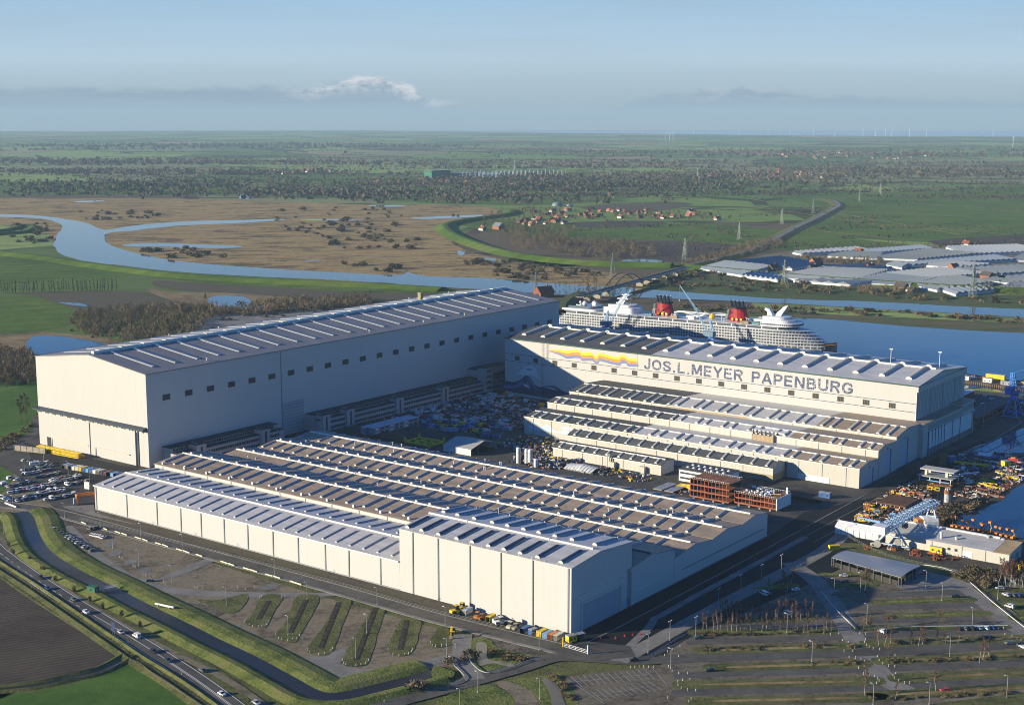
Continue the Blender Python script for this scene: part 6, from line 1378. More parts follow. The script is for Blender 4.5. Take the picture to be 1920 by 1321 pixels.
def rails():
    c4 = lambda x, y: (640+x*.1979, 1080+y*.1979); c2 = lambda x, y: (1540+x*.2128, 1040+y*.2128); c1 = lambda x, y: (1180+x*.2128, 1040+y*.2128)
    guard_rail('guard_rail', 'white guard rail bending round the canal end', [c4(*q) for q in ((1000, 765), (1050, 790), (1065, 850), (1130, 915), (1165, 965), (1110, 1010), (1040, 1035))])
    guard_rail('guard_rail', 'white guard rail curving round the small pond', [c4(*q) for q in ((1210, 730), (1215, 800), (1260, 860), (1330, 912), (1430, 920), (1600, 870), (1750, 815), (1880, 785))])
    w = mat('pipe_white', (.68, .68, .66), .5)
    guard_rail('guard_rail', 'long white pipe rail slanting down the right of the lower car park', [c2(*q) for q in ((900, 95), (1050, 118), (1180, 160), (1260, 210), (1340, 275), (1480, 400), (1640, 530), (1786, 645))], .7, w)
    guard_rail('guard_rail', 'white pipe rail between the shaded lot and the lot road', [c2(*q) for q in ((0, 330), (80, 430), (160, 520), (220, 580), (300, 658))], .7, w)
    guard_rail('guard_rail', 'pale rail along the strip with the six parked cars', [c2(*q) for q in ((470, 660), (800, 640), (1200, 632), (1640, 628))], .6, w)
    guard_rail('guard_rail', 'blue rail beside the rough corner near the dark hall road', [c1(*q) for q in ((165, 900), (240, 860), (320, 810), (400, 760), (490, 715))], .9, mat('rail_blue', (.10, .20, .42), .5))
    guard_rail('mesh_fence', 'low mesh fence on posts along the front road and white hall', [(150, 975), (400, 1036), (640, 1098), (800, 1145), (1000, 1192), (1070, 1208)], 1.9, frame_m, 6.0, 'fence', True)
    guard_rail('mesh_fence', 'mesh fence on posts along the dark hall road', [(1178, 1243), (1262, 1190), (1360, 1137), (1450, 1090), (1545, 1038)], 1.9, frame_m, 4.0, 'fence', True)
    guard_rail('mesh_fence', 'mesh fence on posts between grey shed and scrap yard', [(1585, 1005), (1660, 1042), (1760, 1066), (1860, 1092), (1930, 1105)], 1.7, frame_m, 5.0, 'fence', True)
    guard_rail('field_fence', 'weathered post fence along the lower left meadow', [(120, 1276), (190, 1262), (246, 1240), (290, 1268), (340, 1300), (400, 1340)], 1.1, mat('fence_wood', (.22, .17, .10), .9), 4.0, 'fence', True)
    # sliding gate
    A, B = G(1057, 1212, .5), G(1101, 1225, .5); L = (B-A).length
    o = thing('sliding_gate', 'white tubular sliding gate across the access to the halls', 'gate', A, heading(A, B)); w2 = w
    m = MB()
    for z in (.25, 1.0, 1.7): m.box(0, L, -.06, .06, z, z+.14)
    for i in range(5): m.box(i*L/4-.06, i*L/4+.06, -.05, .05, .25, 1.8)
    m.build('leaf', w2, o); m = MB(); m.box(-.5, -.1, -.3, .3, 0, 4.6); m.box(-.55, -.05, -.35, .35, 1.6, 2.6); m.build('gate_post', mat('post_yellow', (.62, .45, .03), .5), o); m = MB(); m.box(L+.1, L+.5, -.3, .3, 0, 4.2); m.build('gate_post', w2, o)
rails()
# ------------------------------------------------------------------ ship, cranes, bridge
white_p = mat('ship_white', (.56, .57, .58), .4, var=.05, scale=.2)
navy_p = mat('hull_navy', (.014, .020, .042), .3, var=.15, scale=.1)
def cabin_mat(name, wcol, pitch, wfrac, zp, z0, hfrac, dark=(.03, .036, .045)):
    """ship's side with a regular run of balcony openings"""
    m, t, b = new_mat(name); co = t.new('ShaderNodeTexCoord').outputs['Object']; sp = t.new('ShaderNodeSeparateXYZ'); t.l.new(co, sp.inputs[0])
    fx = t.math('FRACT', t.math('DIVIDE', sp.outputs[0], pitch)); fz = t.math('FRACT', t.math('DIVIDE', t.math('SUBTRACT', sp.outputs[2], z0), zp))
    a = t.math('MULTIPLY', t.math('GREATER_THAN', fx, 1-wfrac), t.math('MULTIPLY', t.math('GREATER_THAN', fz, .22), t.math('LESS_THAN', fz, .22+hfrac)))
    pan = t.new('ShaderNodeTexWhiteNoise', noise_dimensions='2D'); cb = t.new('ShaderNodeCombineXYZ'); t.set(cb.inputs[0], t.math('FLOOR', t.math('DIVIDE', sp.outputs[0], pitch))); t.set(cb.inputs[1], t.math('FLOOR', t.math('DIVIDE', t.math('SUBTRACT', sp.outputs[2], z0), zp))); t.l.new(cb.outputs[0], pan.inputs['Vector'])
    dk = t.mix(t.math('MULTIPLY', pan.outputs['Value'], .5), dark, (.16, .17, .18))
    t.l.new(t.mix(a, wcol, dk), b.inputs['Base Color']); b.inputs['Roughness'].default_value = .4; return m
def ship():
    A, B = W(-513, 716), W(-203, 746); L = (B-A).length; r = thing('cruise_ship', 'large white cruise ship with two red funnels moored behind the lettered hall', 'ship', (A.x, A.y, .5), heading(A, B))
    n = 30; st = []
    for i in range(n+1):
        x = L*i/n; t = x/L; hb = 18.5*min(1, (.72+t*3) if t < .1 else 1)*(1-max(0, (t-.74)/.26)**2.1*.985); wl = 18.0*(min(1, .6+t*3))*(1-max(0, (t-.66)/.30)**1.7 if t < .96 else 0); wl = max(.15, wl); sh = 17.2+max(0, (t-.74)/.26)**1.5*7.5
        st.append((x, hb, wl, sh))
    mb = MB()
    for x, hb, wl, sh in st: mb.v += [(x-(0 if x < L*.97 else 6), -wl, -.5), (x, -(wl*.5+hb*.5), sh*.45), (x, -hb, sh), (x, hb, sh), (x, wl*.5+hb*.5, sh*.45), (x-(0 if x < L*.97 else 6), wl, -.5)]
    for i in range(n):
        for j in range(5): a = i*6+j; mb.f.append((a, a+6, a+7, a+1)); mb.m.append(0)
    mb.f.append((0, 1, 2, 3, 4, 5)); mb.m.append(0); hull = mb.build('hull', navy_p, r)
    for y in (-1, 1):
        m = MB(); vs = []
        for x, hb, wl, sh in st: vs += [(x, y*(hb+.12), sh-2.0), (x, y*(hb+.12), sh-1.5)]
        m.add(vs, [(2*i, 2*i+2, 2*i+3, 2*i+1) for i in range(n)]); m.build('stripe', mat('hull_gold', (.40, .24, .05), .4), hull)
    def deck(x0, x1, hb, z0, z1, m, nose=14, tail=5, name='deck', inset=0):
        pts = [(x0+tail*(1-cos(a)), hb*sin(a)) for a in [(-pi/2)+0*1.0]]
        pl = []
        for k in range(7): a = pi/2*k/6; pl.append((x0+tail-tail*cos(a) if False else x0+tail*(1-sin(a)), -hb*(.55+.45*sin(a))))
        for k in range(9): a = pi/2*k/8; pl.append((x1-nose+nose*sin(a), -hb*cos(a)))
        pl += [(x, -y) for x, y in reversed(pl[:-1])]
        q = MB(); q.prism(pl, z0, z1); return q.build(name, m, r)
    cab = cabin_mat('cabin_side', (.50, .51, .53), 3.0, .78, 2.75, 20.4, .66)
    win = cabin_mat('promenade_side', (.60, .61, .62), 6.0, .86, 3.0, 17.2, .62, (.045, .05, .055))
    fwd = [301, 298, 294, 289, 283, 277, 272]
    deck(3, 303, 17.2, 17.25, 20.2, win, 66, 5, 'promenade_deck')
    for i in range(5):
        z = 20.4+2.75*i; deck(2+i*3.5, fwd[i], 18.2, z, z+2.55, cab, 62-i*6, 14, 'cabin_deck'); deck(1.0+i*3.5, fwd[i]+2, 18.8, z+2.56, z+2.74, white_p, 62-i*6, 14, 'deck_edge')
    big = cabin_mat('upper_glass', (.58, .6, .62), 16.0, .93, 3.6, 34.2, .66, (.03, .04, .055))
    deck(20, 272, 17.6, 34.2, 37.6, big, 22, 16, 'upper_deck'); deck(18, 275, 18.4, 37.62, 38.0, white_p, 22, 16, 'sun_deck')
    deck(238, 276, 15.5, 38.0, 41.2, cabin_mat('bridge_glass', (.62, .63, .64), 2.0, .85, 3.2, 38, .5), 14, 2, 'bridge_deck'); deck(230, 270, 13, 41.2, 43.6, white_p, 12, 2, 'bridge_house'); deck(238, 264, 10, 43.6, 46.5, white_p, 10, 2, 'forward_house')
    deck(14, 60, 15.5, 38.0, 40, white_p, 10, 14, 'aft_deck'); deck(20, 52, 12.5, 40, 42.4, mat('ship_glass', (.12, .15, .18), .15), 8, 12, 'aft_lounge'); deck(62, 100, 12, 38, 44, white_p, 8, 8, 'aft_house'); deck(66, 94, 9, 44, 46.5, white_p, 6, 6, 'aft_house_top')
    for x, y, s in ((36, -5, 2.8), (46, -2, 3.2), (50, -7, 2.6), (27, 2, 1.6)):
        m = MB(); m.lathe([(.6, 41), (.7, 42.6)]+[(s*sin(a), 44.6+s*-cos(a)) for a in [pi*k/7 for k in range(1, 7)]]+[(.05, 44.6+s)], x, y, 10); m.build('radar_dome', white_p, r, smooth=True)
    red = mat('funnel_red', (.28, .012, .016), .35); blk = mat('funnel_black', (.015, .015, .017), .4)
    for x in (128, 210):
        def ell(a, b, sx=0): return [(x+sx+a*cos(2*pi*k/16), b*sin(2*pi*k/16)) for k in range(16)]
        m = MB(); lo, hi = ell(10.5, 6), ell(8.4, 5, -1.5); m.add([(p, q, 38) for p, q in lo]+[(p, q, 51) for p, q in hi], [(k, (k+1) % 16, 16+(k+1) % 16, 16+k) for k in range(16)]+[tuple(range(16, 32))]); f = m.build('funnel', red, r)
        m = MB(); m.prism(ell(9.6, 6.5, -1.5), 51, 52.6); m.build('funnel_cap', blk, f)
        for k in range(4):
            q = x-8+k*4.2; m = MB(); m.tube((q, -1.5, 52), (q-1.0, -1.5, 58.5), 1.15, 1.15, 8); m.tube((q+1.4, 1.5, 52), (q+.4, 1.5, 58.5), .8, .8, 8, 1); m.build('exhaust_pipe', [blk, white_p], f)
        m = MB()
        for k in range(9): m.box(x-13.4+k*.25, x-12.9+k*.25+1.2, -4.5, 4.5, 39+k*1.25, 39.6+k*1.25)
        m.build('funnel_louvre', mat('louvre_green', (.22, .27, .25), .5), f)
        m = MB()
        for k in range(3): m.tube((x-5+k*4.6, -6.2, 40.6), (x-5+k*4.6, -7.4, 40.6), 1.3, 1.3, 10)
        m.build('yellow_vents', mat('vent_yellow', (.7, .45, .03), .4), f)
    # forward mast: two swept white blades; aft mast
    m = MB(); m.profile_y([(240, 46), (246, 46), (244, 50), (242, 53), (238, 54), (237, 52), (240, 50)], -3, 3); m.profile_y([(248, 46), (254, 46), (256, 50), (259, 54), (261, 57.5), (257, 56.5), (253, 52.5), (250, 50)], -2.2, 2.2); m.build('mast', white_p, r)
    m = MB(); m.profile_y([(72, 46.5), (80, 46.5), (83, 52), (86, 57), (82, 58), (78, 53)], -2, 2); m.box(74, 87, -5, 5, 52, 53); m.box(79, 88, -4, 4, 56, 57); m.build('aft_mast', white_p, r)
    # slide supports and pool deck clutter
    tube_m = mat('slide_white', (.7, .7, .68), .4); m = MB(); P = spline([Vector(p) for p in ((142, -8, 43), (150, -10, 44.5), (160, -9, 43.4), (168, -6, 41), (175, -9, 42.8), (186, 0, 44), (196, 6, 42.5), (186, 8, 41.5), (160, 7, 42), (145, 3, 43))], 5)
    for a, b in zip(P[:-1], P[1:]): m.tube(a, b, .9, n=6)
    m.build('water_slide', tube_m, r)
    rr = random.Random(8)
    for k in range(22):
        x, y = rr.uniform(104, 238), rr.uniform(-15, 14); h = rr.uniform(2.5, 7); m = MB(); m.tube((x, y, 38), (x, y, 38+h), .3, n=5); m.box(x-1.2, x+1.2, y-.2, y+.2, 38+h-.3, 38+h); m.build('deck_post', white_p, r)
    for k in range(14):
        x, y = rr.uniform(104, 238), rr.uniform(-14, 12); m = MB(); m.cbox(x, y, 39.4, rr.uniform(3, 9), rr.uniform(3, 6), 2.6); m.build('deck_house', (white_p, white_p, mat('deck_teal', (.10, .22, .24), .5), mat('deck_tan', (.3, .22, .13), .7))[k % 4], r)
    m = MB(); m.lathe([(.3, 38), (3, 40), (3.4, 42), (1, 44.4)], 183, -6, 10); m.build('yellow_slide_pod', MATS['vent_yellow'], r)
    # lifeboats hung at the promenade deck
    for k in range(9):
        x = 70+k*17.5; m = MB(); m.profile_x([(-20.9, 13.2), (-17.9, 13.2), (-17.6, 14.6), (-18.2, 16.4), (-20.6, 16.4), (-21.3, 14.6)], x, x+12.5); b = m.build('lifeboat', mat('lifeboat_yellow', (.50, .34, .04), .4), r); m = MB(); m.box(x+1.5, x+11, -21.4, -17.5, 14.8, 15.6); m.build('lifeboat_window', car_glass, b)
        m = MB(); m.box(x-2.2, x-1.2, -21, -17.6, 12, 19); m.build('davit', white_p, r)
ship()

def lattice(m, p, q, w0, w1, n, t=.25):
    """square lattice girder from p to q"""
    p, q = Vector(p), Vector(q); d = (q-p).normalized(); a = d.cross(Vector((0, 0, 1))); a = a.normalized() if a.length > .1 else Vector((1, 0, 0)); b = d.cross(a)
    def c(i, k): s = (w0+(w1-w0)*i/n)/2; return p+(q-p)*(i/n)+a*(s if k in (0, 1) else -s)+b*(s if k in (1, 2) else -s)
    for k in range(4): m.bar(c(0, k), c(n, k), t)
    for i in range(n):
        for k in range(4): m.bar(c(i, k), c(i+1, (k+1) % 4), t*.6); m.bar(c(i, k), c(i, (k+1) % 4), t*.6)
def cranes():
    pale = mat('crane_pale_blue', (.24, .40, .56), .45, var=.12)
    for (u, v, tipdu, z1, z2, lab, s) in ((-311, 690, -36, 27, 76, 'tall pale blue jib crane standing in front of the cruise ship amidships', 1), (-432, 690, 28, 27, 67, 'pale blue jib crane with raised boom at the stern of the cruise ship', .9)):
        r = yard('jib_crane', lab, 'crane', u, v); m = MB()
        for x in (-4, 4):
            for y in (-4, 4): m.bar((x, y, 0), (x*.5, y*.5, z1-3), .8)
        m.box(-4.5, 4.5, -4.5, 4.5, 10, 11); m.build('portal', pale, r)
        m = MB(); m.box(-5, 5, -3.5, 3.5, z1-3, z1); m.lathe([(3, z1), (3, z1+1.2)], 0, 0, 10); m.build('slewing_platform', blue_m, r); m = MB(); m.box(-7, 4, -3.2, 3.2, z1+1.2, z1+6); m.build('machine_house', mat('crane_house', (.13, .2, .27), .5), r)
        sgn = 1 if tipdu > 0 else -1; m = MB(); kx = tipdu*.55; kz = z1+(z2-z1)*.62; lattice(m, (sgn*3, 0, z1+4), (kx, 0, kz), 1.7, 1.3, 12, .2); lattice(m, (kx, 0, kz), (tipdu, 0, z2), 1.3, .4, 9, .18); m.build('jib', pale, r)
        m = MB(); lattice(m, (-sgn*2, 0, z1+5), (sgn*1, 0, z1+17), 3.4, 1.0, 5, .35); m.bar((sgn, 0, z1+17), (kx, 0, kz), .25); m.bar((-sgn*4, 0, z1+5), (sgn, 0, z1+17), .3); m.build('a_frame', pale, r); m = MB(); m.bar((tipdu, 0, z2), (tipdu, 0, z2-14), .12); m.box(tipdu-.5, tipdu+.5, -.4, .4, z2-16, z2-14); m.build('hook', frame_m, r)
    r = yard('portal_crane', 'dark blue portal crane on the quay at the right edge', 'crane', 6, 623); m = MB()
    for x, y in ((-6, -8), (6, -8), (6, 8), (-6, 8)): m.bar((x, y, .5), (x*.3, y*.3, 15), .9); m.bar((x, y, .5), (-x*.62, y*.62, 8), .4); m.bar((x*.7, y*.7, 5.6), (x*.7, -y*.7, 5.6), .5)
    for y in (-8, 8): m.bar((-6, y, 1.2), (6, y, 1.2), .8)
    m.box(-3, 3, -3, 3, 14.5, 16); m.build('portal', blue_m, r)
    for x in (-6, 6):
        for y in (-8, 8): m = MB(); m.box(x-.7, x+.7, y-1.6, y+1.6, 0, 1.3); m.build('bogie', mat('bogie_yellow', (.5, .35, .03), .6), r)
    m = MB(); m.lathe([(2.2, 16), (2.2, 18)], 0, 0, 12); m.box(-6.5, -1.5, -3, 3, 18, 24); m.build('machine_house', blue_m, r)
    m = MB(); lattice(m, (-1.5, 0, 18), (-2.2, 0, 36), 4.2, 1.6, 7, .5); lattice(m, (2.2, 0, 19), (-1.2, 0, 36), 2.5, 1.4, 7, .35); m.build('tower', blue_m, r); m = MB(); lattice(m, (1.5, 0, 19), (30, 6, 48), 2.4, .8, 14, .35); m.bar((-1.8, 0, 36), (30, 6, 48), .2); m.build('jib', blue_m, r); m = MB(); m.box(1.2, 3.2, 1.8, 3.6, 17, 20); m.build('cab', car_glass, r)
cranes()

def bridge():
    A, B = G(1087, 556, 9), G(1290, 500, 9); L = (B-A).length; r = thing('arch_bridge', 'long road bridge with a dark tied arch crossing the river beyond the ship', 'bridge', (A.x, A.y, 0), heading(A, B))
    m = MB(); m.box(0, L, -5.5, 5.5, 7.6, 9); m.build('deck', mat('bridge_deck', (.20, .19, .17), .8), r); m = MB(); m.box(0, L, -4.6, 4.6, 9.02, 9.1); m.build('roadway', asph_dark, r)
    for y in (-5.7, 5.5): m = MB(); m.box(0, L, y, y+.25, 8.2, 10.0); m.build('parapet', mat('parapet_cream', (.5, .46, .38), .7), r)
    a0, a1 = L*.225, L*.50
    for y in (-6.3, 6.3):
        P = [Vector((a0+(a1-a0)*i/16, y, 8.6+15.5*sin(pi*i/16))) for i in range(17)]; m = MB()
        for p, q in zip(P[:-1], P[1:]): m.bar(p, q, 1.0)
        m.build('arch', blk_steel, r)
        for i in range(2, 15): m = MB(); m.bar(P[i], (P[i].x, y, 8.6), .22); m.build('hanger', blk_steel, r)
    m = MB()
    for i in range(3, 14): p = a0+(a1-a0)*i/16; z = 8.6+15.5*sin(pi*i/16); m.bar((p, -6.3, z), (p, 6.3, z), .5)
    m.build('wind_bracing', blk_steel, r)
    for t in (.06, .14, .215, .51, .58, .66, .75, .86): m = MB(); m.box(L*t-1.8, L*t+1.8, -5, 5, 0, 7.6); m.build('pier', mat('pier_concrete', (.34, .30, .23), .8), r)
    sweep('road', pxpath([(1285, 501), (1340, 489), (1400, 473), (1450, 452), (1490, 430), (1530, 411), (1562, 394), (1572, 386), (1560, 378), (1530, 374)]), [(-22, .3), (-8, 3.6), (8, 3.6), (22, .3)], grass_rough, 0); sweep('road', pxpath([(1285, 501), (1340, 489), (1400, 473), (1450, 452), (1490, 430), (1530, 411), (1562, 394), (1572, 386), (1560, 378), (1530, 374)]), [(-6, 4.0), (6, 4.0)], path_m, 0)
    sweep('road', pxpath([(1090, 555), (1070, 563), (1055, 575), (1050, 590)]), [(-10, .3), (-6, 6.5), (6, 6.5), (10, .3)], grass_rough, 0)
blk_steel = mat('arch_steel', (.04, .045, .055), .5)
bridge()

def pylons():
    pm = mat('pylon_steel', (.22, .25, .21), .6, .2)
    def tower(name, h, w):
        o = thing('power_pylon', 'x', 'pylon'); m = MB(); n = 7
        def c(i, k): s = w/2*(1-i/n*.86); return Vector((s*(1, 1, -1, -1)[k], s*(1, -1, -1, 1)[k], h*i/n))
        for k in range(4):
            m.bar(c(0, k), c(n, k), .42)
            for i in range(n): m.bar(c(i, k), c(i+1, (k+1) % 4), .26); m.bar(c(i, (k+1) % 4), c(i+1, k), .26); m.bar(c(i+1, k), c(i+1, (k+1) % 4), .22)
        m.build('mast', pm, o)
        for z, a in ((h*.66, 8.5), (h*.86, 7.5)):
            q = MB(); q.bar((-a, 0, z), (a, 0, z), .42); q.bar((-a, 0, z), (0, 0, z+2.2), .25); q.bar((a, 0, z), (0, 0, z+2.2), .25)
            for x in (-a, -a*.55, a*.55, a): q.bar((x, 0, z), (x, 0, z-2.2), .16)
            q.build('crossarm', pm, o)
        q = MB(); q.bar((0, 0, h), (-2.4, 0, h+3), .25); q.bar((0, 0, h), (2.4, 0, h+3), .25); q.build('peak', pm, o); return register(o)
    P = tower('p', 38, 7.5); first = True
    for px, s, lab in (((1149, 520), 1.0, 'lattice power pylon beside the arch bridge'), ((1005, 548), .75, 'small lattice pylon behind the far roof end of the dock hall'), ((1824, 557), 1.12, 'tall lattice pylon by the greenhouses at the right'), ((1471, 531), .9, 'pylon on the green bank below the greenhouses'), ((1284, 487), .95, 'pylon beyond the bridge road in the brown field'), ((1386, 450), .9, 'pylon in the meadow left of the bridge road'), ((1466, 420), .9, 'pylon just left of the curving road'), ((1525, 400), .9, 'pylon near the road bend'), ((1612, 378), .9, 'pylon in the green meadow right of the bend'),
                       ((1651, 366), 1.0, 'distant pylon right of the bend'), ((1308, 335), 1.1, 'distant pylon before the red village'), ((1145, 334), 1.1, 'distant pylon left of the red village'), ((965, 322), 1.4, 'distant pylon beside the substation'), ((740, 329), 1.3, 'distant pylon above the dense village'), ((655, 330), 1.2, 'distant pylon left of the dense village'), ((465, 326), 1.2, 'distant pylon in the left plain')):
        rz = R.uniform(.3, .9)
        if first: P.location = G(*px, .3); P.rotation_euler = (0, 0, rz); P.scale = (s,)*3; P['label'] = lab; first = False
        else: dup(P, loc=G(*px, .3), rotz=rz, label=lab, scale=s)
    # wind turbines far off
    wm = mat('turbine_white', (.72, .73, .74), .5); o = thing('wind_turbine', 'x', 'wind turbine'); m = MB(); m.tube((0, 0, 0), (0, 0, 100), 3.4, 2.0, 8); m.build('tower', wm, o); m = MB(); m.box(-3, 3, -7, 4, 98, 103); m.build('nacelle', wm, o)
    for k in range(3):
        a = .4+k*2*pi/3; m = MB(); d = Vector((cos(a), 0, sin(a))); q = Vector((-sin(a), 0, cos(a))); c = Vector((0, -7.6, 100.5)); m.add([c-q*1.2, c+q*1.2, c+d*50+q*.4, c+d*50-q*.4, c-q*1.2+Vector((0, .5, 0)), c+q*1.2+Vector((0, .5, 0)), c+d*50+q*.4+Vector((0, .5, 0)), c+d*50-q*.4+Vector((0, .5, 0))], [(0, 1, 2, 3), (7, 6, 5, 4), (0, 3, 7, 4), (1, 5, 6, 2), (2, 6, 7, 3)]); m.build('blade', wm, o)
    register(o); first = True
    for k, (px, s) in enumerate([((1205, 250), .8), ((1250, 251), .8), ((1300, 252), .9), ((1350, 253), .9), ((1385, 253), .8), ((1440, 254), 1.0), ((1480, 254), .9), ((1525, 255), .9), ((1565, 255), .8), ((1618, 256), 1.3), ((1642, 256), 1.3), ((1660, 256), 1.1), ((1672, 256), 1.3), ((1705, 257), 1.3), ((1737, 257), 1.2), ((1862, 258), 1.0), ((1255, 264), .9), ((1262, 264), 1.0), ((1899, 278), 1.1), ((1247, 265), .7)]):
        lab = 'white wind turbine, %s along the far horizon' % ordw(k) if k < 16 else ('left of the close turbine pair in the plain', 'right of the close turbine pair in the plain', 'white wind turbine alone at the right edge of the plain', 'short wind turbine left of the close pair')[k-16]
        if first: o.location = G(*px); o.scale = (s*.6, s*.6, s*.8); o['label'] = lab; first = False; o['group'] = 'wind turbines'
        else: c = dup(o, loc=G(*px), rotz=R.uniform(-.4, .4), label=lab, scale=(s*.6, s*.6, s*.8)); c['group'] = 'wind turbines'
pylons()

def greenhouses():
    sheet('glasshouse_yard', [(1320, 507), (1370, 492), (1500, 468), (1620, 464), (1980, 462), (1990, 545), (1870, 552), (1790, 557), (1700, 546), (1560, 538), (1470, 526), (1390, 520)], .36, gravel_m, 2)
    gm = glass_mat('greenhouse_glass', (.20, .23, .26), .3); gms = [gm, glass_mat('greenhouse_dark', (.17, .19, .20), .45), glass_mat('greenhouse_pale', (.27, .29, .31), .4)]; gw = mat('greenhouse_wall', (.52, .54, .54), .5)  # three glass tones, alternating from block to block
    Q = [((1322, 507), (1390, 518), (1440, 504), (1362, 496)), ((1382, 495), (1482, 506), (1524, 497), (1462, 487)), ((1464, 523), (1588, 531), (1652, 512), (1540, 508)), ((1500, 530), (1592, 537), (1640, 534), (1590, 532)), ((1546, 505), (1648, 511), (1668, 507), (1618, 500)), ((1672, 517), (1742, 526), (1842, 517), (1762, 508)), ((1600, 532), (1702, 538), (1742, 528), (1660, 519)), ((1702, 534), (1760, 546), (1850, 534), (1792, 523)), ((1770, 546), (1796, 555), (1862, 548), (1850, 541)),
         ((1706, 497), (1724, 500), (1890, 491), (1856, 484)), ((1804, 508), (1862, 518), (1985, 512), (1960, 500)), ((1496, 476), (1512, 479), (1622, 473), (1600, 468)), ((1622, 473), (1640, 478), (1742, 470), (1720, 465)), ((1652, 486), (1722, 489), (1822, 480), (1742, 472)), ((1786, 467), (1822, 480), (1962, 474), (1902, 464)), ((1664, 500), (1690, 505), (1700, 500), (1680, 496)), ((1850, 528), (1900, 534), (1985, 528), (1960, 518)), ((1400, 521), (1456, 528), (1468, 522), (1436, 513)), ((1880, 545), (1960, 548), (1985, 537), (1905, 536)), ((1560, 483), (1640, 487), (1650, 479), (1595, 477)), ((1745, 501), (1800, 505), (1850, 500), (1790, 496)), ((1905, 490), (1985, 492), (1985, 480), (1930, 478))]
    names = ['at the river end beside the bridge road', 'behind the first one by the bridge road', 'widest of the row with the tall edge towards the river', 'low narrow one in front of the widest', 'behind the widest, left of the chimney house', 'in the middle right, left of the tall pylon', 'in front of the middle right one', 'just left of the tall pylon', 'nearest the river at the right', 'long flat one with a bright white eave', 'at the right edge behind the pylon', 'farthest left of the back row', 'second of the back row', 'third of the back row', 'back row at the right edge', 'small one between the houses', 'low one at the right edge', 'small front one near the bridge road', 'low one right of the tall pylon', 'short one under the back row', 'narrow one behind the middle right', 'square one at the right edge of the back rows']
    for i, q in enumerate(Q):
        P = [G(*p, .4) for p in q]; c = sum(P, Vector())/4; P = [c+(p-c)*1.16 for p in P]; o = thing('greenhouse', 'large glasshouse block '+names[i], 'greenhouse', c, 0, 'glasshouse blocks'); P = [p-c for p in P]; h = 3.2
        m = MB(); m.add([p for p in P]+[p+Vector((0, 0, h)) for p in P], [(0, 1, 5, 4), (1, 2, 6, 5), (2, 3, 7, 6), (3, 0, 4, 7)]); m.build('wall', gw, o)
        e0, e1 = (P[1]-P[0]).length, (P[2]-P[1]).length
        if e0 > e1: P = P[1:]+P[:1]
        n = max(3, int((P[2]-P[1]).length/11)); m = MB()
        for k in range(n):
            a0, a1, am = k/n, (k+1)/n, (k+.5)/n; f = lambda t, z: [P[0].lerp(P[3], t)+Vector((0, 0, z)), P[1].lerp(P[2], t)+Vector((0, 0, z))]
            l, mid, rgt = f(a0, h+.02), f(am, h+3.6), f(a1, h+.02); m.add(l+mid+rgt, [(0, 1, 3, 2), (2, 3, 5, 4), (0, 2, 4), (1, 5, 3)])
        m.build('roof', gms[i % 3], o)
greenhouses()

HOUSE = {}
def house(p, rz, s, roofc, wallc, label, group):
    k = (roofc, wallc)
    if k not in HOUSE:
        m = MB(); m.box(-6, 6, -4.2, 4.2, 0, 3.4, 0); m.profile_x([(-4.7, 3.3), (4.7, 3.3), (0, 7.6)], -6.5, 6.5, 1); m.box(2.2, 3.2, -.5, .5, 6.5, 8.8, 0); m.add([(-6.52, -2, 1), (-6.52, 2, 1), (-6.52, 2, 2.6), (-6.52, -2, 2.6)], [(3, 2, 1, 0)], 2)
        for x in (-4.2, -1.6, 1.4, 4): m.box(x-.6, x+.6, -4.28, -4.2, 1, 2.5, 2)
        o = m.build('house', [mat('house_wall_'+wallc, dict(brick=(.25, .10, .06), white=(.58, .56, .52), tan=(.34, .26, .18))[wallc], .8), mat('house_roof_'+roofc, dict(red=(.20, .06, .035), orange=(.30, .11, .055), dark=(.07, .055, .05), grey=(.16, .16, .17))[roofc], .8, var=.3, scale=.5), win_m]); HOUSE[k] = o
    else: o = HOUSE[k].copy(); COL.objects.link(o)
    o.location = p; o.rotation_euler = (0, 0, rz); o.scale = (s,)*3; return tag(o, label, 'house', group)
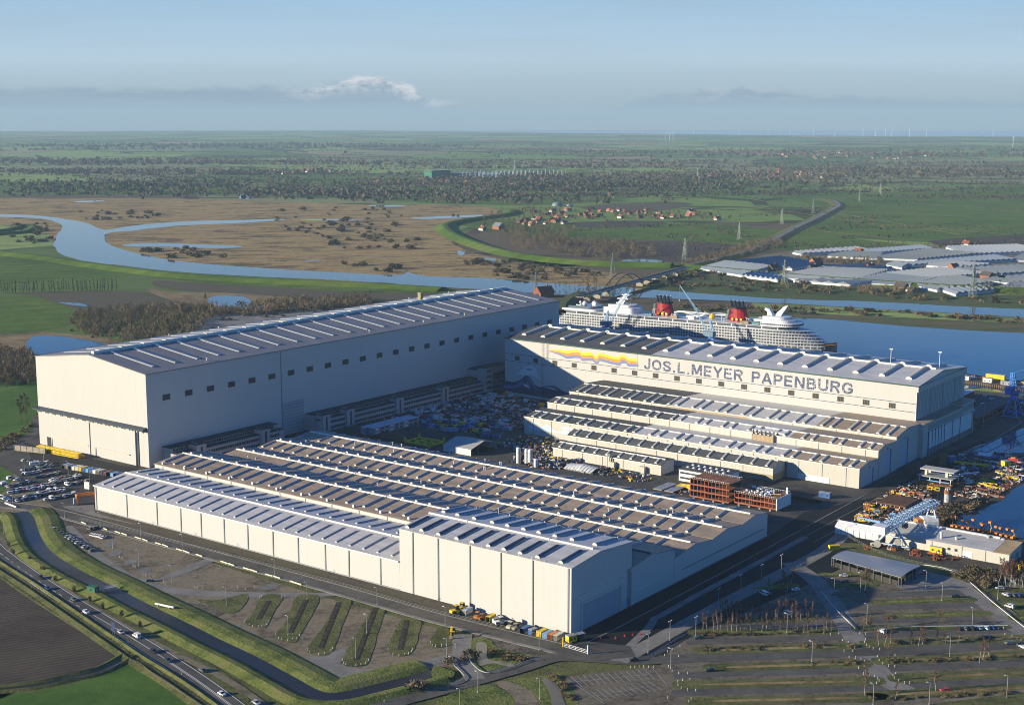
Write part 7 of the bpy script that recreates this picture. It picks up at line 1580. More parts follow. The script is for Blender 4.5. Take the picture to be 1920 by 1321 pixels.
def villages():
    r = random.Random(31)
    V = [(((985, 398), (1120, 392), (1250, 394), (1350, 402), (1350, 410), (1200, 412), (1060, 410)), 46, 'in the village behind the long meadow'), (((950, 415), (1050, 408), (1065, 420), (990, 425)), 22, 'in the red cluster by the dike bend'), (((660, 338), (760, 335), (900, 340), (1000, 346), (990, 352), (800, 348), (670, 346)), 50, 'in the dense village beyond the marsh'),
         (((1020, 337), (1100, 335), (1110, 340), (1030, 342)), 10, 'in the small hamlet left of the woods'), (((1280, 328), (1420, 318), (1560, 320), (1640, 330), (1500, 336), (1350, 338)), 52, 'in the red village with the church'), (((1420, 290), (1600, 284), (1800, 290), (1700, 300), (1500, 300)), 32, 'in the far village near the horizon'), (((440, 322), (600, 318), (640, 324), (500, 328)), 14, 'in the scattered far hamlet at the left'), (((60, 318), (220, 316), (200, 324), (40, 326)), 10, 'in the far left hamlet')]
    for poly, n, where in V:
        far = 'far' in where
        for p in scatter_px(poly, n, r): house(p+Vector((0, 0, .2)), r.choice((.6, .7, 2.2, 2.3))+r.uniform(-.15, .15), r.uniform(.9, 1.4)*(1.3 if far else .85), r.choice(('red', 'red', 'orange', 'dark')), r.choice(('brick', 'brick', 'white', 'tan')), 'small pitched-roof house '+where, 'houses '+where)
    for px, s, rc, wc, lab in (((1020, 556), 1.9, 'red', 'brick', 'brick pump house with red hipped roof between dock hall and river'), ((1530, 497), 1.6, 'orange', 'brick', 'red-roofed house among the greenhouses'), ((1450, 506), 1.3, 'dark', 'brick', 'dark-roofed house between the first two greenhouses'), ((1445, 517), 1.3, 'dark', 'brick', 'dark-roofed house at the front of the greenhouses'), ((1525, 508), 1.4, 'dark', 'tan', 'dark-roofed farm between the wide greenhouses'), ((1632, 504), 1.2, 'red', 'white', 'white-walled house by the greenhouse chimney'), ((1690, 544), 1.5, 'dark', 'brick', 'brick house under trees on the green bank'), ((1708, 547), 1.0, 'dark', 'white', 'white gabled house on the green bank'),
                               ((1788, 505), 1.3, 'orange', 'brick', 'brick house beside the long flat greenhouse'), ((1850, 522), 1.4, 'dark', 'brick', 'dark-roofed house behind the tall pylon'), ((1875, 527), 1.2, 'dark', 'white', 'house right of the tall pylon'), ((1610, 474), 1.2, 'red', 'white', 'white house behind the greenhouses'), ((1812, 461), 1.3, 'red', 'white', 'white house at the field edge on the right'), ((905, 432), 1.3, 'red', 'white', 'white house with red roof inside the dike bend'), ((935, 430), 2.0, 'grey', 'brick', 'large barn inside the dike bend'), ((1345, 412), 1.2, 'orange', 'white', 'lone red-roofed house at the meadow edge'), ((470, 512), .1, 'red', 'brick', '')):
        if lab: house(G(*px, .3), r.choice((.6, 2.2)), s, rc, wc, lab, None)
    o = thing('factory', 'dark green industrial building far beyond the dense village', 'factory', G(832, 333), .6); gm = mat('factory_green', (.02, .13, .07), .6); gr = mat('factory_roof', (.3, .32, .33), .6)
    m = MB(); m.box(-75, -10, -30, 30, 0, 26); m.box(-30, 20, -20, 25, 0, 30); m.build('wall', gm, o); m = MB(); m.box(30, 150, -25, 25, 0, 16); m.build('low_wing', gm, o); m = MB(); m.box(30, 150, -26, 26, 16.1, 18); m.box(-76, 21, -31, 31, 30.1, 31); m.build('roof', gr, o)
    o = thing('substation', 'steel lattice switchyard with a long pale hall near the green factory', 'substation', G(935, 332), .55); sm = mat('substation_steel', (.45, .47, .47), .5)
    m = MB(); m.box(-150, 90, 40, 70, 0, 12); m.build('long_hall', sm, o)
    for k in range(12):
        x = -170+k*40; m = MB()
        for y in (-60, 0, 60): m.bar((x, y, 0), (x, y, 26), 1.4); m.bar((x+20, y, 0), (x+20, y, 26), 1.4); m.bar((x, y, 24), (x+20, y, 24), 1.6)
        m.build('gantry', sm, o)
    for px, s, lab in (((1045, 386), 15, 'large grey dome of the biogas plant'), ((1068, 387), 10, 'smaller grey dome of the biogas plant')):
        m = MB(); m.lathe([(s, 0), (s, s*.2)]+[(s*cos(a), s*.2+s*.55*sin(a)) for a in [pi/2*k/6 for k in range(1, 6)]]+[(.2, s*.75)], n=18); o = m.build('gas_dome', mat('dome_grey', (.16, .19, .20), .5), loc=G(*px, .3), smooth=False); tag(o, lab, 'gas dome', 'biogas domes')
    o = thing('church', 'brick church with pointed spire in the red village', 'church', G(1455, 333), .7); m = MB(); m.box(-14, 14, -7, 7, 0, 10); m.build('nave', MATS['house_wall_brick'], o); m = MB(); m.profile_x([(-8, 10), (8, 10), (0, 18)], -14, 14); m.build('roof', MATS['house_roof_red'], o); m = MB(); m.box(14, 22, -4, 4, 0, 22); m.add([(14, -4, 22), (22, -4, 22), (22, 4, 22), (14, 4, 22), (18, 0, 38)], [(0, 1, 4), (1, 2, 4), (2, 3, 4), (3, 0, 4)]); m.build('tower', MATS['house_wall_brick'], o)
villages()
# ------------------------------------------------------------------ yards: containers, stores, sheds, scrap
CC = dict(blue=(.035, .10, .28), navy=(.02, .035, .10), lightblue=(.16, .32, .52), white=(.62, .62, .60), cream=(.58, .54, .40), yellow=(.68, .47, .02), orange=(.60, .20, .03), rust=(.24, .075, .03), red=(.36, .035, .03), grey=(.26, .27, .28), green=(.03, .12, .06), tan=(.32, .26, .18), black=(.03, .03, .03))
def pm(c): return mat('painted_'+c, CC[c], .55, var=.22, scale=.5)
CT = {}
def container(p, rz, col, label, group, L=6.1, parts=True, name='container'):
    k = (col, L)
    if k not in CT:
        h, w = 2.6, 2.44; m = MB(); m.box(-L/2, L/2, -w/2, w/2, .1, h); n = int(L/.6)
        for i in range(n): x = -L/2+(i+.5)*L/n; m.box(x-.12, x+.12, -w/2-.06, w/2+.06, .25, h-.15)
        for x in (-L/2, L/2-.18): m.box(x, x+.18, -w/2-.07, w/2+.07, .1, h+.04)
        o = m.build(name, pm(col)); d = MB(); d.box(L/2+.02, L/2+.08, -w/2+.1, w/2-.1, .3, h-.15)
        for y in (-.8, -.3, .3, .8): d.box(L/2+.08, L/2+.13, y-.04, y+.04, .3, h-.15)
        d.build('door', mat('container_door', (.35, .36, .37), .5), o); CT[k] = register(o)
    else: o = dup(CT[k])
    o.location = p; o.rotation_euler = (0, 0, rz); return tag(o, label, 'container', group)
def hut(name, lab, cat, p, rz, L, w, h, col, group=None, canopy=False, wins=2):
    r = thing(name, lab, cat, p, rz, group); m = MB(); m.box(-L/2, L/2, -w/2, w/2, .1, h); m.build('body', pm(col), r); m = MB(); m.box(-L/2-.15, L/2+.15, -w/2-.15, w/2+.15, h+.01, h+.2); m.build('roof', pm('grey' if col != 'green' else 'green'), r)
    for k in range(wins): x = -L/2+(k+.5)*L/wins; m = MB(); m.box(x-.6, x+.6, -w/2-.06, -w/2, 1.1, 2.1); m.build('window', win_m, r)
    m = MB(); m.box(L/2, L/2+.06, -.5, .5, .15, 2.2); m.build('door', frame_m, r)
    if canopy: m = MB(); m.box(L/2+.1, L/2+5, -w/2, w/2, h-.2, h); m.bar((L/2+4.6, -w/2+.2, 0), (L/2+4.6, -w/2+.2, h-.2), .15); m.build('canopy', pm('grey'), r)
    return r
def machine(name, lab, p, rz, col, s=1.0, arm=True):
    """wheeled loader: body, cab, four wheels, boom and bucket"""
    r = thing(name, lab, 'construction machine', p, rz); r.scale = (s,)*3
    m = MB(); m.profile_y([(-2.6, .8), (.9, .8), (.9, 1.5), (-.6, 1.8), (-2.6, 1.7)], -.9, .9); m.build('body', pm(col), r); m = MB(); m.profile_y([(-.9, 1.7), (.5, 1.6), (.3, 3.0), (-.9, 3.0)], -.75, .75); m.build('cab', car_glass, r); m = MB(); m.box(-1, .4, -.8, .8, 3.02, 3.15); m.build('cab_roof', pm(col), r)
    for x in (-1.8, 1.1):
        for y in (-1, 1): m = MB(); m.tube((x, y-.25, .75), (x, y+.25, .75), .75, n=10); m.build('wheel', tyre_m, r)
    if arm:
        m = MB()
        for y in (-.6, .6): m.bar((.4, y, 1.6), (2.6, y, .9), .25)
        m.build('boom', pm(col), r); m = MB(); m.profile_y([(2.5, .2), (3.7, .15), (3.5, .5), (2.8, 1.2), (2.5, 1.2)], -1.2, 1.2); m.build('bucket', frame_m, r)
    return r
def stuff_mix(name, lab, pts, cols, smin, smax, hmax, seed, flat=.5):
    """a jumble nobody could count, one object"""
    r = random.Random(seed); mb = MB()
    for p in pts:
        a, b, h = r.uniform(smin, smax), r.uniform(smin, smax)*flat, r.uniform(.3, hmax); rz = -AZ+r.choice((0, pi/2, r.uniform(0, 3)))
        if r.random() < .25: d = Vector((cos(rz), sin(rz), 0)); mb.tube(p-d*a+Vector((0, 0, h*.4)), p+d*a+Vector((0, 0, h*.4)), min(.7, h*.4), n=6, mi=r.randrange(len(cols)))
        else: mb.cbox(p.x, p.y, p.z+h/2, a, b, h, rz, r.randrange(len(cols)))
    o = mb.build(name, [pm(c) for c in cols]); o['kind'] = 'stuff'; o['label'] = lab; o['category'] = 'stores'; return o
def uvpts(u0, u1, v0, v1, n, r, z=.32): return [W(r.uniform(u0, u1), r.uniform(v0, v1), z) for _ in range(n)]

def left_yards():
    c5 = lambda x, y: (x*.2119, 820+y*.2119); A, B = G(*c5(585, 265), .3), G(*c5(1050, 345), .3); rz = heading(A, B)+pi/2
    cols = ['lightblue', 'tan', 'blue', 'cream', 'white', 'yellow', 'blue', 'lightblue', 'blue', 'white', 'cream', 'navy', 'rust', 'navy', 'lightblue', 'blue']
    for i, c in enumerate(cols): container(A+(B-A)*(i/15), rz, c, '%s container, %s from the left in the tight row beside the car park' % (c.replace('light', 'light '), ordw(i)), 'containers in the tight row by the car park')
    for k, (x, y, n) in enumerate(((455, 128, 7), (610, 160, 7))):
        r = thing('crane_boom_stack', ('left' if not k else 'right')+' stack of yellow lattice booms in front of the dock hall door', 'boom stack', G(*c5(x, y), .4), -AZ+.04)
        for i in range(5): m = MB(); lattice(m, (-13, (i % 3-1)*2.4, .9+1.9*(i//3)), (13, (i % 3-1)*2.4+.6, .9+1.9*(i//3)), 1.5, 1.2, 9, .34); m.build('boom', pm('yellow'), r)
    r = thing('screen_wall', 'tan timber screen wall at the corner of the dock hall apron', 'wall', G(*c5(265, 128), .3), 2.75); m = MB(); m.box(-14, 14, -.3, .3, 0, 4); m.build('panel', pm('tan'), r)
    for i in range(6): m = MB(); m.box(-14+i*5.6-.2, -14+i*5.6+.2, -.5, .5, 0, 4.3); m.build('post', frame_m, r)
    r = thing('straddle_carrier', 'orange straddle carrier with two light blue boxes at the left end of the white hall', 'straddle carrier', G(*c5(770, 580), .4), .5); m = MB()
    for x in (-6, 6):
        for y in (-2, 2): m.box(x-.5, x+.5, y-.5, y+.5, .8, 6)
        m.box(x-.6, x+.6, -2.5, 2.5, 5.4, 6.4)
    m.box(-6.5, 6.5, -2.4, -1.6, 5.6, 6.6); m.box(-6.5, 6.5, 1.6, 2.4, 5.6, 6.6); m.build('frame', pm('orange'), r); m = MB(); m.box(-8.2, -6.6, -1.2, 1.2, .6, 4.4); m.build('box', pm('lightblue'), r)
    for x in (-6, 6):
        for y in (-2, 2): m = MB(); m.tube((x, y-.3, .8), (x, y+.3, .8), .8, n=10); m.build('wheel', tyre_m, r)
    r = thing('notice_board', 'white notice board on posts between car park and white hall', 'sign', G(*c5(770, 470), .3), -.4); m = MB(); m.box(-2, 2, -.1, .1, 1.2, 6); m.build('board', pm('white'), r); m = MB(); m.box(-1.6, -1.4, -.05, .05, 0, 1.2); m.box(1.4, 1.6, -.05, .05, 0, 1.2); m.build('posts', frame_m, r)
    c6 = lambda x, y: (x*.2128, 1040+y*.2128)
    hut('pump_hut', 'small dark green hut on the canal bank by the weir', 'hut', G(*c6(820, 325), 1.2), -.5, 5.5, 3, 3, 'green', wins=1)
    r = thing('canal_weir', 'light steel weir walkway crossing the canal at the green hut', 'weir', G(*c6(885, 318), .8), heading(G(*c6(885, 318)), G(*c6(1035, 285)))); L = (G(*c6(885, 318))-G(*c6(1035, 285))).length; m = MB(); m.box(0, L, -.5, .5, .6, .8)
    m.build('walkway', mat('galvanised', (.30, .31, .31)), r); m = MB()
    for y in (-.5, .5):
        m.bar((0, y, 1.8), (L, y, 1.8), .09)
        for i in range(9): m.bar((i*L/8, y, .7), (i*L/8, y, 1.8), .08)
    m.build('handrail', pm('white'), r)
    r = thing('road_sign', 'large blue direction sign seen from behind on the road verge', 'road sign', G(*c6(1000, 712), .4), -.75); m = MB(); m.box(-1.6, 1.6, -.08, .08, 2.2, 6.6); m.build('board', pm('navy'), r); m = MB(); m.tube((-1, .1, 0), (-1, .1, 6.5), .09); m.tube((1, .1, 0), (1, .1, 6.5), .09); m.build('posts', frame_m, r)
    r = thing('white_pipe', 'white pipe lying on the canal bank below the mud', 'pipe', G(*c6(1450, 452), 1.9), -.5); m = MB(); m.tube((-6, 0, .5), (6, 0, .5), .55, n=8); m.build('pipe', pm('white'), r); m = MB(); m.box(-4, -3.4, -1, 1, -.4, .4); m.box(3.4, 4, -1, 1, -.4, .4); m.build('cradle', frame_m, r)
    for i, (x, y) in enumerate(((150, 148), (360, 296), (720, 522), (1128, 772), (1598, 1050))):
        m = MB(); m.prism([(-.12, -.05), (.12, -.05), (.12, .05), (-.12, .05)], 0, 1.1, 0); m.prism([(-.125, -.055), (.125, -.055), (.125, .055), (-.125, .055)], .7, .9, 1); o = m.build('marker_post', [pm('white'), pm('black')], loc=G(*c6(x, y), .4)); tag(o, 'white roadside marker post, %s along the field side of the road' % ordw(i), 'marker post', 'roadside marker posts')
    # row of site things against the tall white block
    c4 = lambda x, y: (640+x*.1979, 1080+y*.1979); z5 = lambda x, y: (640+x/2.995, 880+y/2.995)
    machine('telehandler', 'yellow telehandler at the left end of the machines by the tall block', G(*c4(1100, 355), .4), .6, 'yellow', 1.5); machine('wheel_loader', 'yellow loader standing behind the telehandler', G(*c4(1150, 318), .4), .9, 'yellow', 1.3)
    machine('mini_loader', 'small orange loader between white cabin and yellow container', G(*c4(1290, 395), .4), 1.2, 'orange', 1.1); machine('mini_loader', 'dark red loader left of the yellow container', G(*c4(1345, 412), .4), .7, 'rust', 1.1); machine('wheel_loader', 'white and orange wheel loader right of the yellow container', G(*c4(1520, 460), .4), .4, 'white', 1.4); machine('wheel_loader', 'cream machine right of the white loader', G(*c4(1605, 492), .4), 1.1, 'cream', 1.2); machine('mini_loader', 'tan machine just left of the blue container', G(*c4(1665, 505), .4), .8, 'tan', 1.1)
    container(G(*c4(1190, 350), .4), 1.0, 'white', 'white site cabin beside the yellow telehandler', 'site boxes at the tall block'); container(G(*c4(1415, 415), .4), 1.05, 'yellow', 'yellow container alone between the machines', 'site boxes at the tall block'); hut('site_trailer', 'small white trailer behind the yellow container', 'trailer', G(*c4(1462, 432), .4), .6, 3.5, 2, 1.9, 'white', wins=1)
    container(G(*c4(1745, 525), .4), .95, 'blue', 'large blue container in front of the tall block', 'site boxes at the tall block'); hut('site_trailer', 'small bright blue site trailer right of the blue container', 'trailer', G(*c4(1815, 545), .4), .75, 4, 2.3, 2.6, 'blue', wins=2)
    for (x, y), c, lab in (((1128, 928), 'yellow', 'yellow container, first of four before the booth'), ((1160, 938), 'lightblue', 'light blue container, second of four before the booth'), ((1188, 945), 'orange', 'orange container, third of four before the booth'), ((1218, 950), 'cream', 'cream container, last of four before the booth')): container(G(*z5(x, y), .4), .95, c, lab, 'site boxes at the tall block')
    hut('gate_booth', 'yellow gate booth with a pale flat canopy at the corner of the tall block', 'booth', G(*z5(1290, 962), .45), .55, 4.5, 3, 3, 'yellow', canopy=True)
    r = thing('excavator', 'yellow excavator reaching its bucket down beside the grass island', 'excavator', G(*c4(1055, 535), .4), -1.6); m = MB()
    for y in (-1.1, 1.1): m.profile_y([(-2, .1), (2, .1), (2.3, .5), (2, .9), (-2, .9), (-2.3, .5)], y-.3, y+.3)
    m.build('tracks', tyre_m, r); m = MB(); m.profile_y([(-2.2, 1), (1.2, 1), (1.2, 1.6), (-.4, 2.2), (-2.2, 2.1)], -1.2, 1.2); m.build('body', pm('yellow'), r); m = MB(); m.box(-.3, 1.3, .2, 1.2, 1.6, 3.1); m.build('cab', car_glass, r); m = MB(); m.bar((.8, -.3, 1.8), (3.6, -.3, 4.6), .5); m.bar((3.6, -.3, 4.6), (6.6, -.3, 3), .45); m.bar((6.6, -.3, 3), (7.4, -.3, 1.2), .35); m.build('boom', pm('yellow'), r); m = MB(); m.profile_y([(6.8, .2), (8.3, .2), (8.1, 1.3), (7, 1.4)], -1.1, .5); m.build('bucket', pm('tan'), r)
    for i, (x, y) in enumerate(((1458, 950), (1540, 948), (1592, 935), (1638, 930), (1680, 925))): m = MB(); m.lathe([(.45, 0), (.45, .12), (.2, .12), (.06, .95)], n=8); o = m.build('traffic_cone', pm('red'), loc=G(*z5(x, y), .45)); o.scale = (1.3,)*3; tag(o, 'red and white traffic cone, %s from the left on the dark hall road' % ordw(i), 'cone', 'cones on the hall road')
left_yards()

def storage_yard():
    r = random.Random(12)
    # two-storey cabin row
    t = yard('site_offices', 'two-storey row of pale site cabins between office row and stores', 'site offices', -373, 255); m = MB(); m.box(0, 5.5, 0, 52, 0, 5.6); m.box(6.5, 12, 2, 54, 0, 5.6); m.build('wall', pm('grey'), t); m = MB(); m.box(-.2, 5.7, -.2, 52.2, 5.62, 6.0); m.box(6.3, 12.2, 1.8, 54.2, 5.62, 6.0); m.build('roof', mat('cabin_roof', (.42, .47, .53), .5), t)
    for k in range(9):
        for z in (.9, 3.7): m = MB(); m.box(12, 12.1, 4+k*5.6, 7.4+k*5.6, z, z+1.3); m.build('window', pm('white') if k % 3 == 0 else win_m, t)
    # steel plates, yellow lifting frame, tent
    t = yard('plate_stack', 'wide stack of rusty brown steel plates behind the front halls', 'steel plates', -342, 261); m = MB(); m.box(-17, 20, -10, 9, 0, 1.6); m.build('plates', mat('rust_plate', (.11, .052, .03), .85, var=.3, scale=.2), t)
    t = yard('lifting_frame', 'yellow lifting frame with uprights lying behind the roof edge', 'lifting frame', -312, 259); m = MB()
    for y in (-8, 0, 8): m.box(-12, 12, y-.6, y+.6, 1.2, 2.6)
    for x in (-12, -4, 4, 12): m.box(x-.5, x+.5, -9, 9, 1.3, 2.4)
    m.build('beams', pm('yellow'), t)
    for x in (-12, 12):
        for y in (-8, 8): m = MB(); m.box(x-.5, x+.5, y-.5, y+.5, 0, 5.2); m.build('upright', pm('yellow'), t)
    t = yard('storage_tent', 'open-fronted grey storage tent beyond the wide roofs', 'tent', -286, 249.7); m = MB(); prof = [(0, 4.9), (15, 8.6), (30, 5)]; m.add([(0, 0, 0), (26, 0, 0), (26, 0, 4.9), (0, 0, 4.9)], [(0, 1, 2, 3)]); m.add([(0, 30, 0), (26, 30, 0), (26, 30, 5), (0, 30, 5)], [(3, 2, 1, 0)]); m.add([(0, 0, 0), (0, 30, 0), (0, 30, 5), (0, 15, 8.6), (0, 0, 4.9)], [(4, 3, 2, 1, 0)]); m.build('wall', pm('white'), t); roof_u(t, 0, 26, prof, mat('tent_roof', (.36, .35, .33), .6), .12, .2)
    for y in (0, 9, 21, 30): m = MB(); m.box(25.7, 26, y-.12, y+.12, 0, 4.9 if y in (0, 30) else 7); m.build('frame_post', frame_m, t)
    for i, (u, v, h, rr_) in enumerate(((-219.1, 251.6, 12, 1.5), (-214.6, 255, 11.2, 1.5), (-211.5, 255.3, 11, 1.5), (-202.7, 250, 6.6, 1.5))):
        t = yard('silo', ('tall white silo standing apart at the left', 'left of the touching pair of white silos', 'right of the touching pair of white silos', 'short white silo at the right of the group')[i], 'silo', u, v, .3, 'white silos'); m = MB(); m.lathe([(rr_, .8), (rr_, h-.8), (rr_*.7, h-.2), (.2, h)], n=14); m.build('tank', pm('white'), t, smooth=False); m = MB()
        for a in range(4): m.box(rr_*.7*cos(a*pi/2+.7)-.15, rr_*.7*cos(a*pi/2+.7)+.15, rr_*.7*sin(a*pi/2+.7)-.15, rr_*.7*sin(a*pi/2+.7)+.15, 0, .9)
        m.build('legs', frame_m, t); m = MB(); m.box(rr_, rr_+.4, -.25, .25, .5, h); m.build('ladder', frame_m, t)
    # containers among the stores
    zx = lambda x, y: G(640+x/4.8, 720+y/4.8, .32); cols = ['blue', 'blue', 'navy', 'white', 'rust', 'red', 'green', 'orange', 'yellow', 'grey', 'lightblue', 'navy']
    rows = [((700, 345), (1010, 360), 9, 'far row of the stores'), ((780, 385), (1160, 400), 10, 'middle row of the stores'), ((930, 420), (1300, 430), 9, 'near row of the stores'), ((1250, 465), (1400, 480), 4, 'row behind the tent'), ((740, 305), (860, 320), 3, 'short row left in the stores'), ((1480, 105), (1850, 215), 9, 'row under the wave painting'), ((1100, 365), (1470, 400), 8, 'row right in the stores'), ((1480, 410), (1620, 415), 4, 'row left of the third workshop')]
    for a, b, n, lab in rows:
        A, B = zx(*a), zx(*b)
        for i in range(n):
            c = r.choice(cols); container(A+(B-A)*((i+r.uniform(-.15, .15))/(n-1)), -AZ+r.choice((0, 0, pi/2)), c, '%s container, %s from the left in the %s' % (c.replace('light', 'light '), ordw(i), lab), 'containers in the stores')
    # wrapped goods
    b0 = None; k = 0
    for (u0, u1, v0, v1, n, where) in ((-405, -375, 322, 440, 46, 'along the office row'), (-372, -300, 330, 350, 44, 'in the middle of the stores'), (-395, -290, 400, 436, 64, 'below the mural hall')):
        for i in range(n):
            sx = r.uniform(.8, 1.6); k += 1
            if b0 is None: m = MB(); m.profile_x([(-1.3, .15), (1.3, .15), (1.35, .9), (.9, 1.6), (-.8, 1.7), (-1.35, .9)], -1.6, 1.6, 0); m.box(-1.7, 1.7, -1.2, 1.2, 0, .14, 1); b0 = m.build('wrapped_bundle', [mat('wrap_white', (.42, .42, .42), .4, var=.25, scale=.6), mat('pallet_wood', (.25, .18, .11), .9)]); o = b0
            else: o = b0.copy(); COL.objects.link(o)
            o.location = W(r.uniform(u0, u1)+(12 if v0 > 390 else 0), r.uniform(v0, v1), .32); o.rotation_euler = (0, 0, -AZ+r.choice((0, pi/2, .4))); o.scale = (sx, r.uniform(.7, 1.3), r.uniform(.7, 1.3)); tag(o, 'white wrapped bundle on pallets stored '+where, 'bundle', 'wrapped bundles '+where)
    P = uvpts(-395, -285, 300, 438, 560, r)+uvpts(-392, -290, 352, 400, 260, r)
    stuff_mix('stored_materials', 'jumble of pipes, crates and wrapped parts filling the shaded store yard', P, ['grey', 'navy', 'white', 'black', 'rust', 'grey', 'tan', 'blue'], .8, 4.5, 1.8, 1)
    stuff_mix('stored_materials', 'pipes, racks and yellow frames piled around the white silos', uvpts(-270, -185, 283, 330, 260, r)+uvpts(-232, -185, 250, 284, 200, r)+uvpts(-240, -225, 285, 320, 60, r), ['black', 'rust', 'white', 'grey', 'tan', 'navy', 'black', 'grey', 'rust', 'black', 'yellow', 'grey'], .7, 3, 1.8, 2)
    stuff_mix('stored_materials', 'rows of scaffold parts and yellow racks beside the curved hull piece', uvpts(-200, -120, 258, 280, 120, r)+uvpts(-100, -60, 250, 276, 90, r), ['yellow', 'rust', 'grey', 'black', 'black', 'white', 'grey'], .7, 3, 1.3, 3)
    t = yard('hull_shell', 'white ribbed curved shell piece lying in front of the lowest workshop', 'hull shell', -174, 266); m = MB()
    for i in range(9):
        x = -11+i*2.6; P = [(-8+16*j/10, .6+3.6*sin(pi*(j+.6)/11)*(1-abs(i-4)*.08)) for j in range(11)]
        m.add([(x, y, z) for y, z in P]+[(x+2.1, y, z*.94) for y, z in P], [(j, 11+j, 12+j, 1+j) for j in range(10)])
    m.build('plates', pm('white'), t); m = MB()
    for y in (-7, 0, 7): m.box(-11, 12, y-.3, y+.3, .1, .7)
    m.build('cradle', frame_m, t)
    # canteen and ship sections
    t = yard('canteen', 'low white building with many small roof domes behind the rusty ship sections', 'building', -106, 280); m = MB(); m.box(0, 34, 0, 20.5, 0, 8); m.build('wall', pm('white'), t); m = MB(); m.box(-.4, 34.4, -.4, 20.9, 8.02, 8.5); m.build('roof', roof_dark, t)
    for i in range(7):
        for j in range(2): m = MB(); m.lathe([(1.1, 8.5), (1.1, 8.8), (.8, 9.3), (.2, 9.5)], 3.5+i*4.5, 6+j*7, 8); m.build('roof_dome', pm('white'), t)
    for z in (2, 5.4): m = MB(); m.box(1, 24, -.12, 0, z, z+1.2); m.build('window_band', win_m, t)
    rust = mat('rust_deck', (.20, .085, .04), .85, var=.35, scale=.25); prim = mat('red_primer', (.30, .085, .05), .8, var=.25, scale=.4)
    def section(lab, u0, u1, v0, v1, nd, hd, white_end):
        s = yard('ship_section', lab, 'ship section', u0, v0, .3); X, Y = u1-u0, v1-v0
        for k in range(nd+1):
            m = MB(); m.box(0, X, 0, Y, 1.0+k*hd, 1.3+k*hd); m.build('deck', rust, s)
            if k < nd:
                m = MB()
                for i in range(int(X/2.6)+1):
                    for y in (.1, Y-.4): m.box(i*2.6, i*2.6+.3, y, y+.3, 1.3+k*hd, 1.0+(k+1)*hd)
                for y in (.05, Y-.25): m.box(0, X, y, y+.2, 1.3+k*hd, 1.9+k*hd)
                m.box(.1, .4, 0, Y, 1.3+k*hd, 1.0+(k+1)*hd); m.box(X*.4, X*.4+.2, 1, Y-1, 1.3+k*hd, 1.0+(k+1)*hd); m.build('frames', prim, s)
        m = MB(); z = 1.3+nd*hd
        for i in range(int(X/1.6)):
            for y in (0, Y-.15): m.box(i*1.6, i*1.6+.15, y, y+.15, z, z+1.1)
        for y in (0, Y-.1): m.box(0, X, y, y+.1, z+1.0, z+1.12)
        m.build('guard_rail', pm('white'), s); m = MB()
        for i in range(4): m.box(X*.1+i*X*.25, X*.1+i*X*.25+1.2, -.8, 1, 0, 1)
        m.build('support_blocks', frame_m, s)
        if white_end: m = MB(); m.box(X+.02, X+.5, -.3, Y+.3, .8, 1.6+nd*hd); m.build('end_wall', pm('white'), s); m = MB(); m.box(X-1.5, X-.4, Y-3, Y-2, z, z+4); m.build('vent_post', pm('white'), s)
        return s
    section('taller rusty three-deck ship section with white rails', -78, -50, 246, 264, 3, 3.9, False); s = section('lower rusty ship section with a white end wall', -48, -19, 249.5, 268.5, 2, 3.3, True)
    rr = random.Random(4); m = MB()
    for i in range(40): m.cbox(rr.uniform(4, 22), rr.uniform(3, 16), 8.2+rr.uniform(0, .6), rr.uniform(.6, 3), rr.uniform(.4, 1.6), rr.uniform(.4, 1.4), rr.uniform(0, 3))
    m.build('deck_fittings', pm('white'), s); m = MB(); m.tube((20, 6, 8.6), (27, 10, 8.6), .4, n=6); m.build('yellow_pipe', pm('yellow'), s)
    for k, (u, v) in enumerate(((-103.5, 258), (-95, 258))):
        t = yard('hatch_cover', ('left' if not k else 'right')+' of two pale grey deck panels lying beside the ship sections', 'deck panel', u, v, .3, rot=0); m = MB(); m.box(-3.4, 3.4, -10, 10, .8, 1.2); m.build('plate', pm('grey'), t); m = MB()
        for y in (-8, -3, 3, 8): m.box(-3.2, 3.2, y-.2, y+.2, .1, .78)
        m.build('stiffeners', frame_m, t)
    for k in range(3): t = yard('yellow_girder', 'yellow girder lying between deck panels and ship section, %s of three' % ordw(k), 'girder', -88, 264+k*2.4, .3, 'yellow girders by the ship sections'); m = MB(); m.box(-10, 10, -.5, .5, .2, .5); m.box(-10, 10, -.5, .5, 1.3, 1.6); m.box(-10, 10, -.12, .12, .5, 1.3); m.build('beam', pm('yellow'), t)
    hut('site_hut', 'bright blue hut alone on the concrete right of the ship sections', 'hut', G(1547, 932, .35), -AZ, 7.5, 3, 3.4, 'blue'); m = None
    for k in range(12): t = yard('cable_drum', 'dark cable drum in the curved row, %s from the left' % ordw(k), 'cable drum', -24+k*1.6, 283+.02*(k-6)**2, .3, 'row of cable drums'); m = MB(); m.tube((0, -.9, 1.1), (0, .9, 1.1), .7, n=10); m.tube((0, -.95, 1.1), (0, -.8, 1.1), 1.1, n=12); m.tube((0, .8, 1.1), (0, .95, 1.1), 1.1, n=12); m.build('drum', pm('black'), t)
storage_yard()
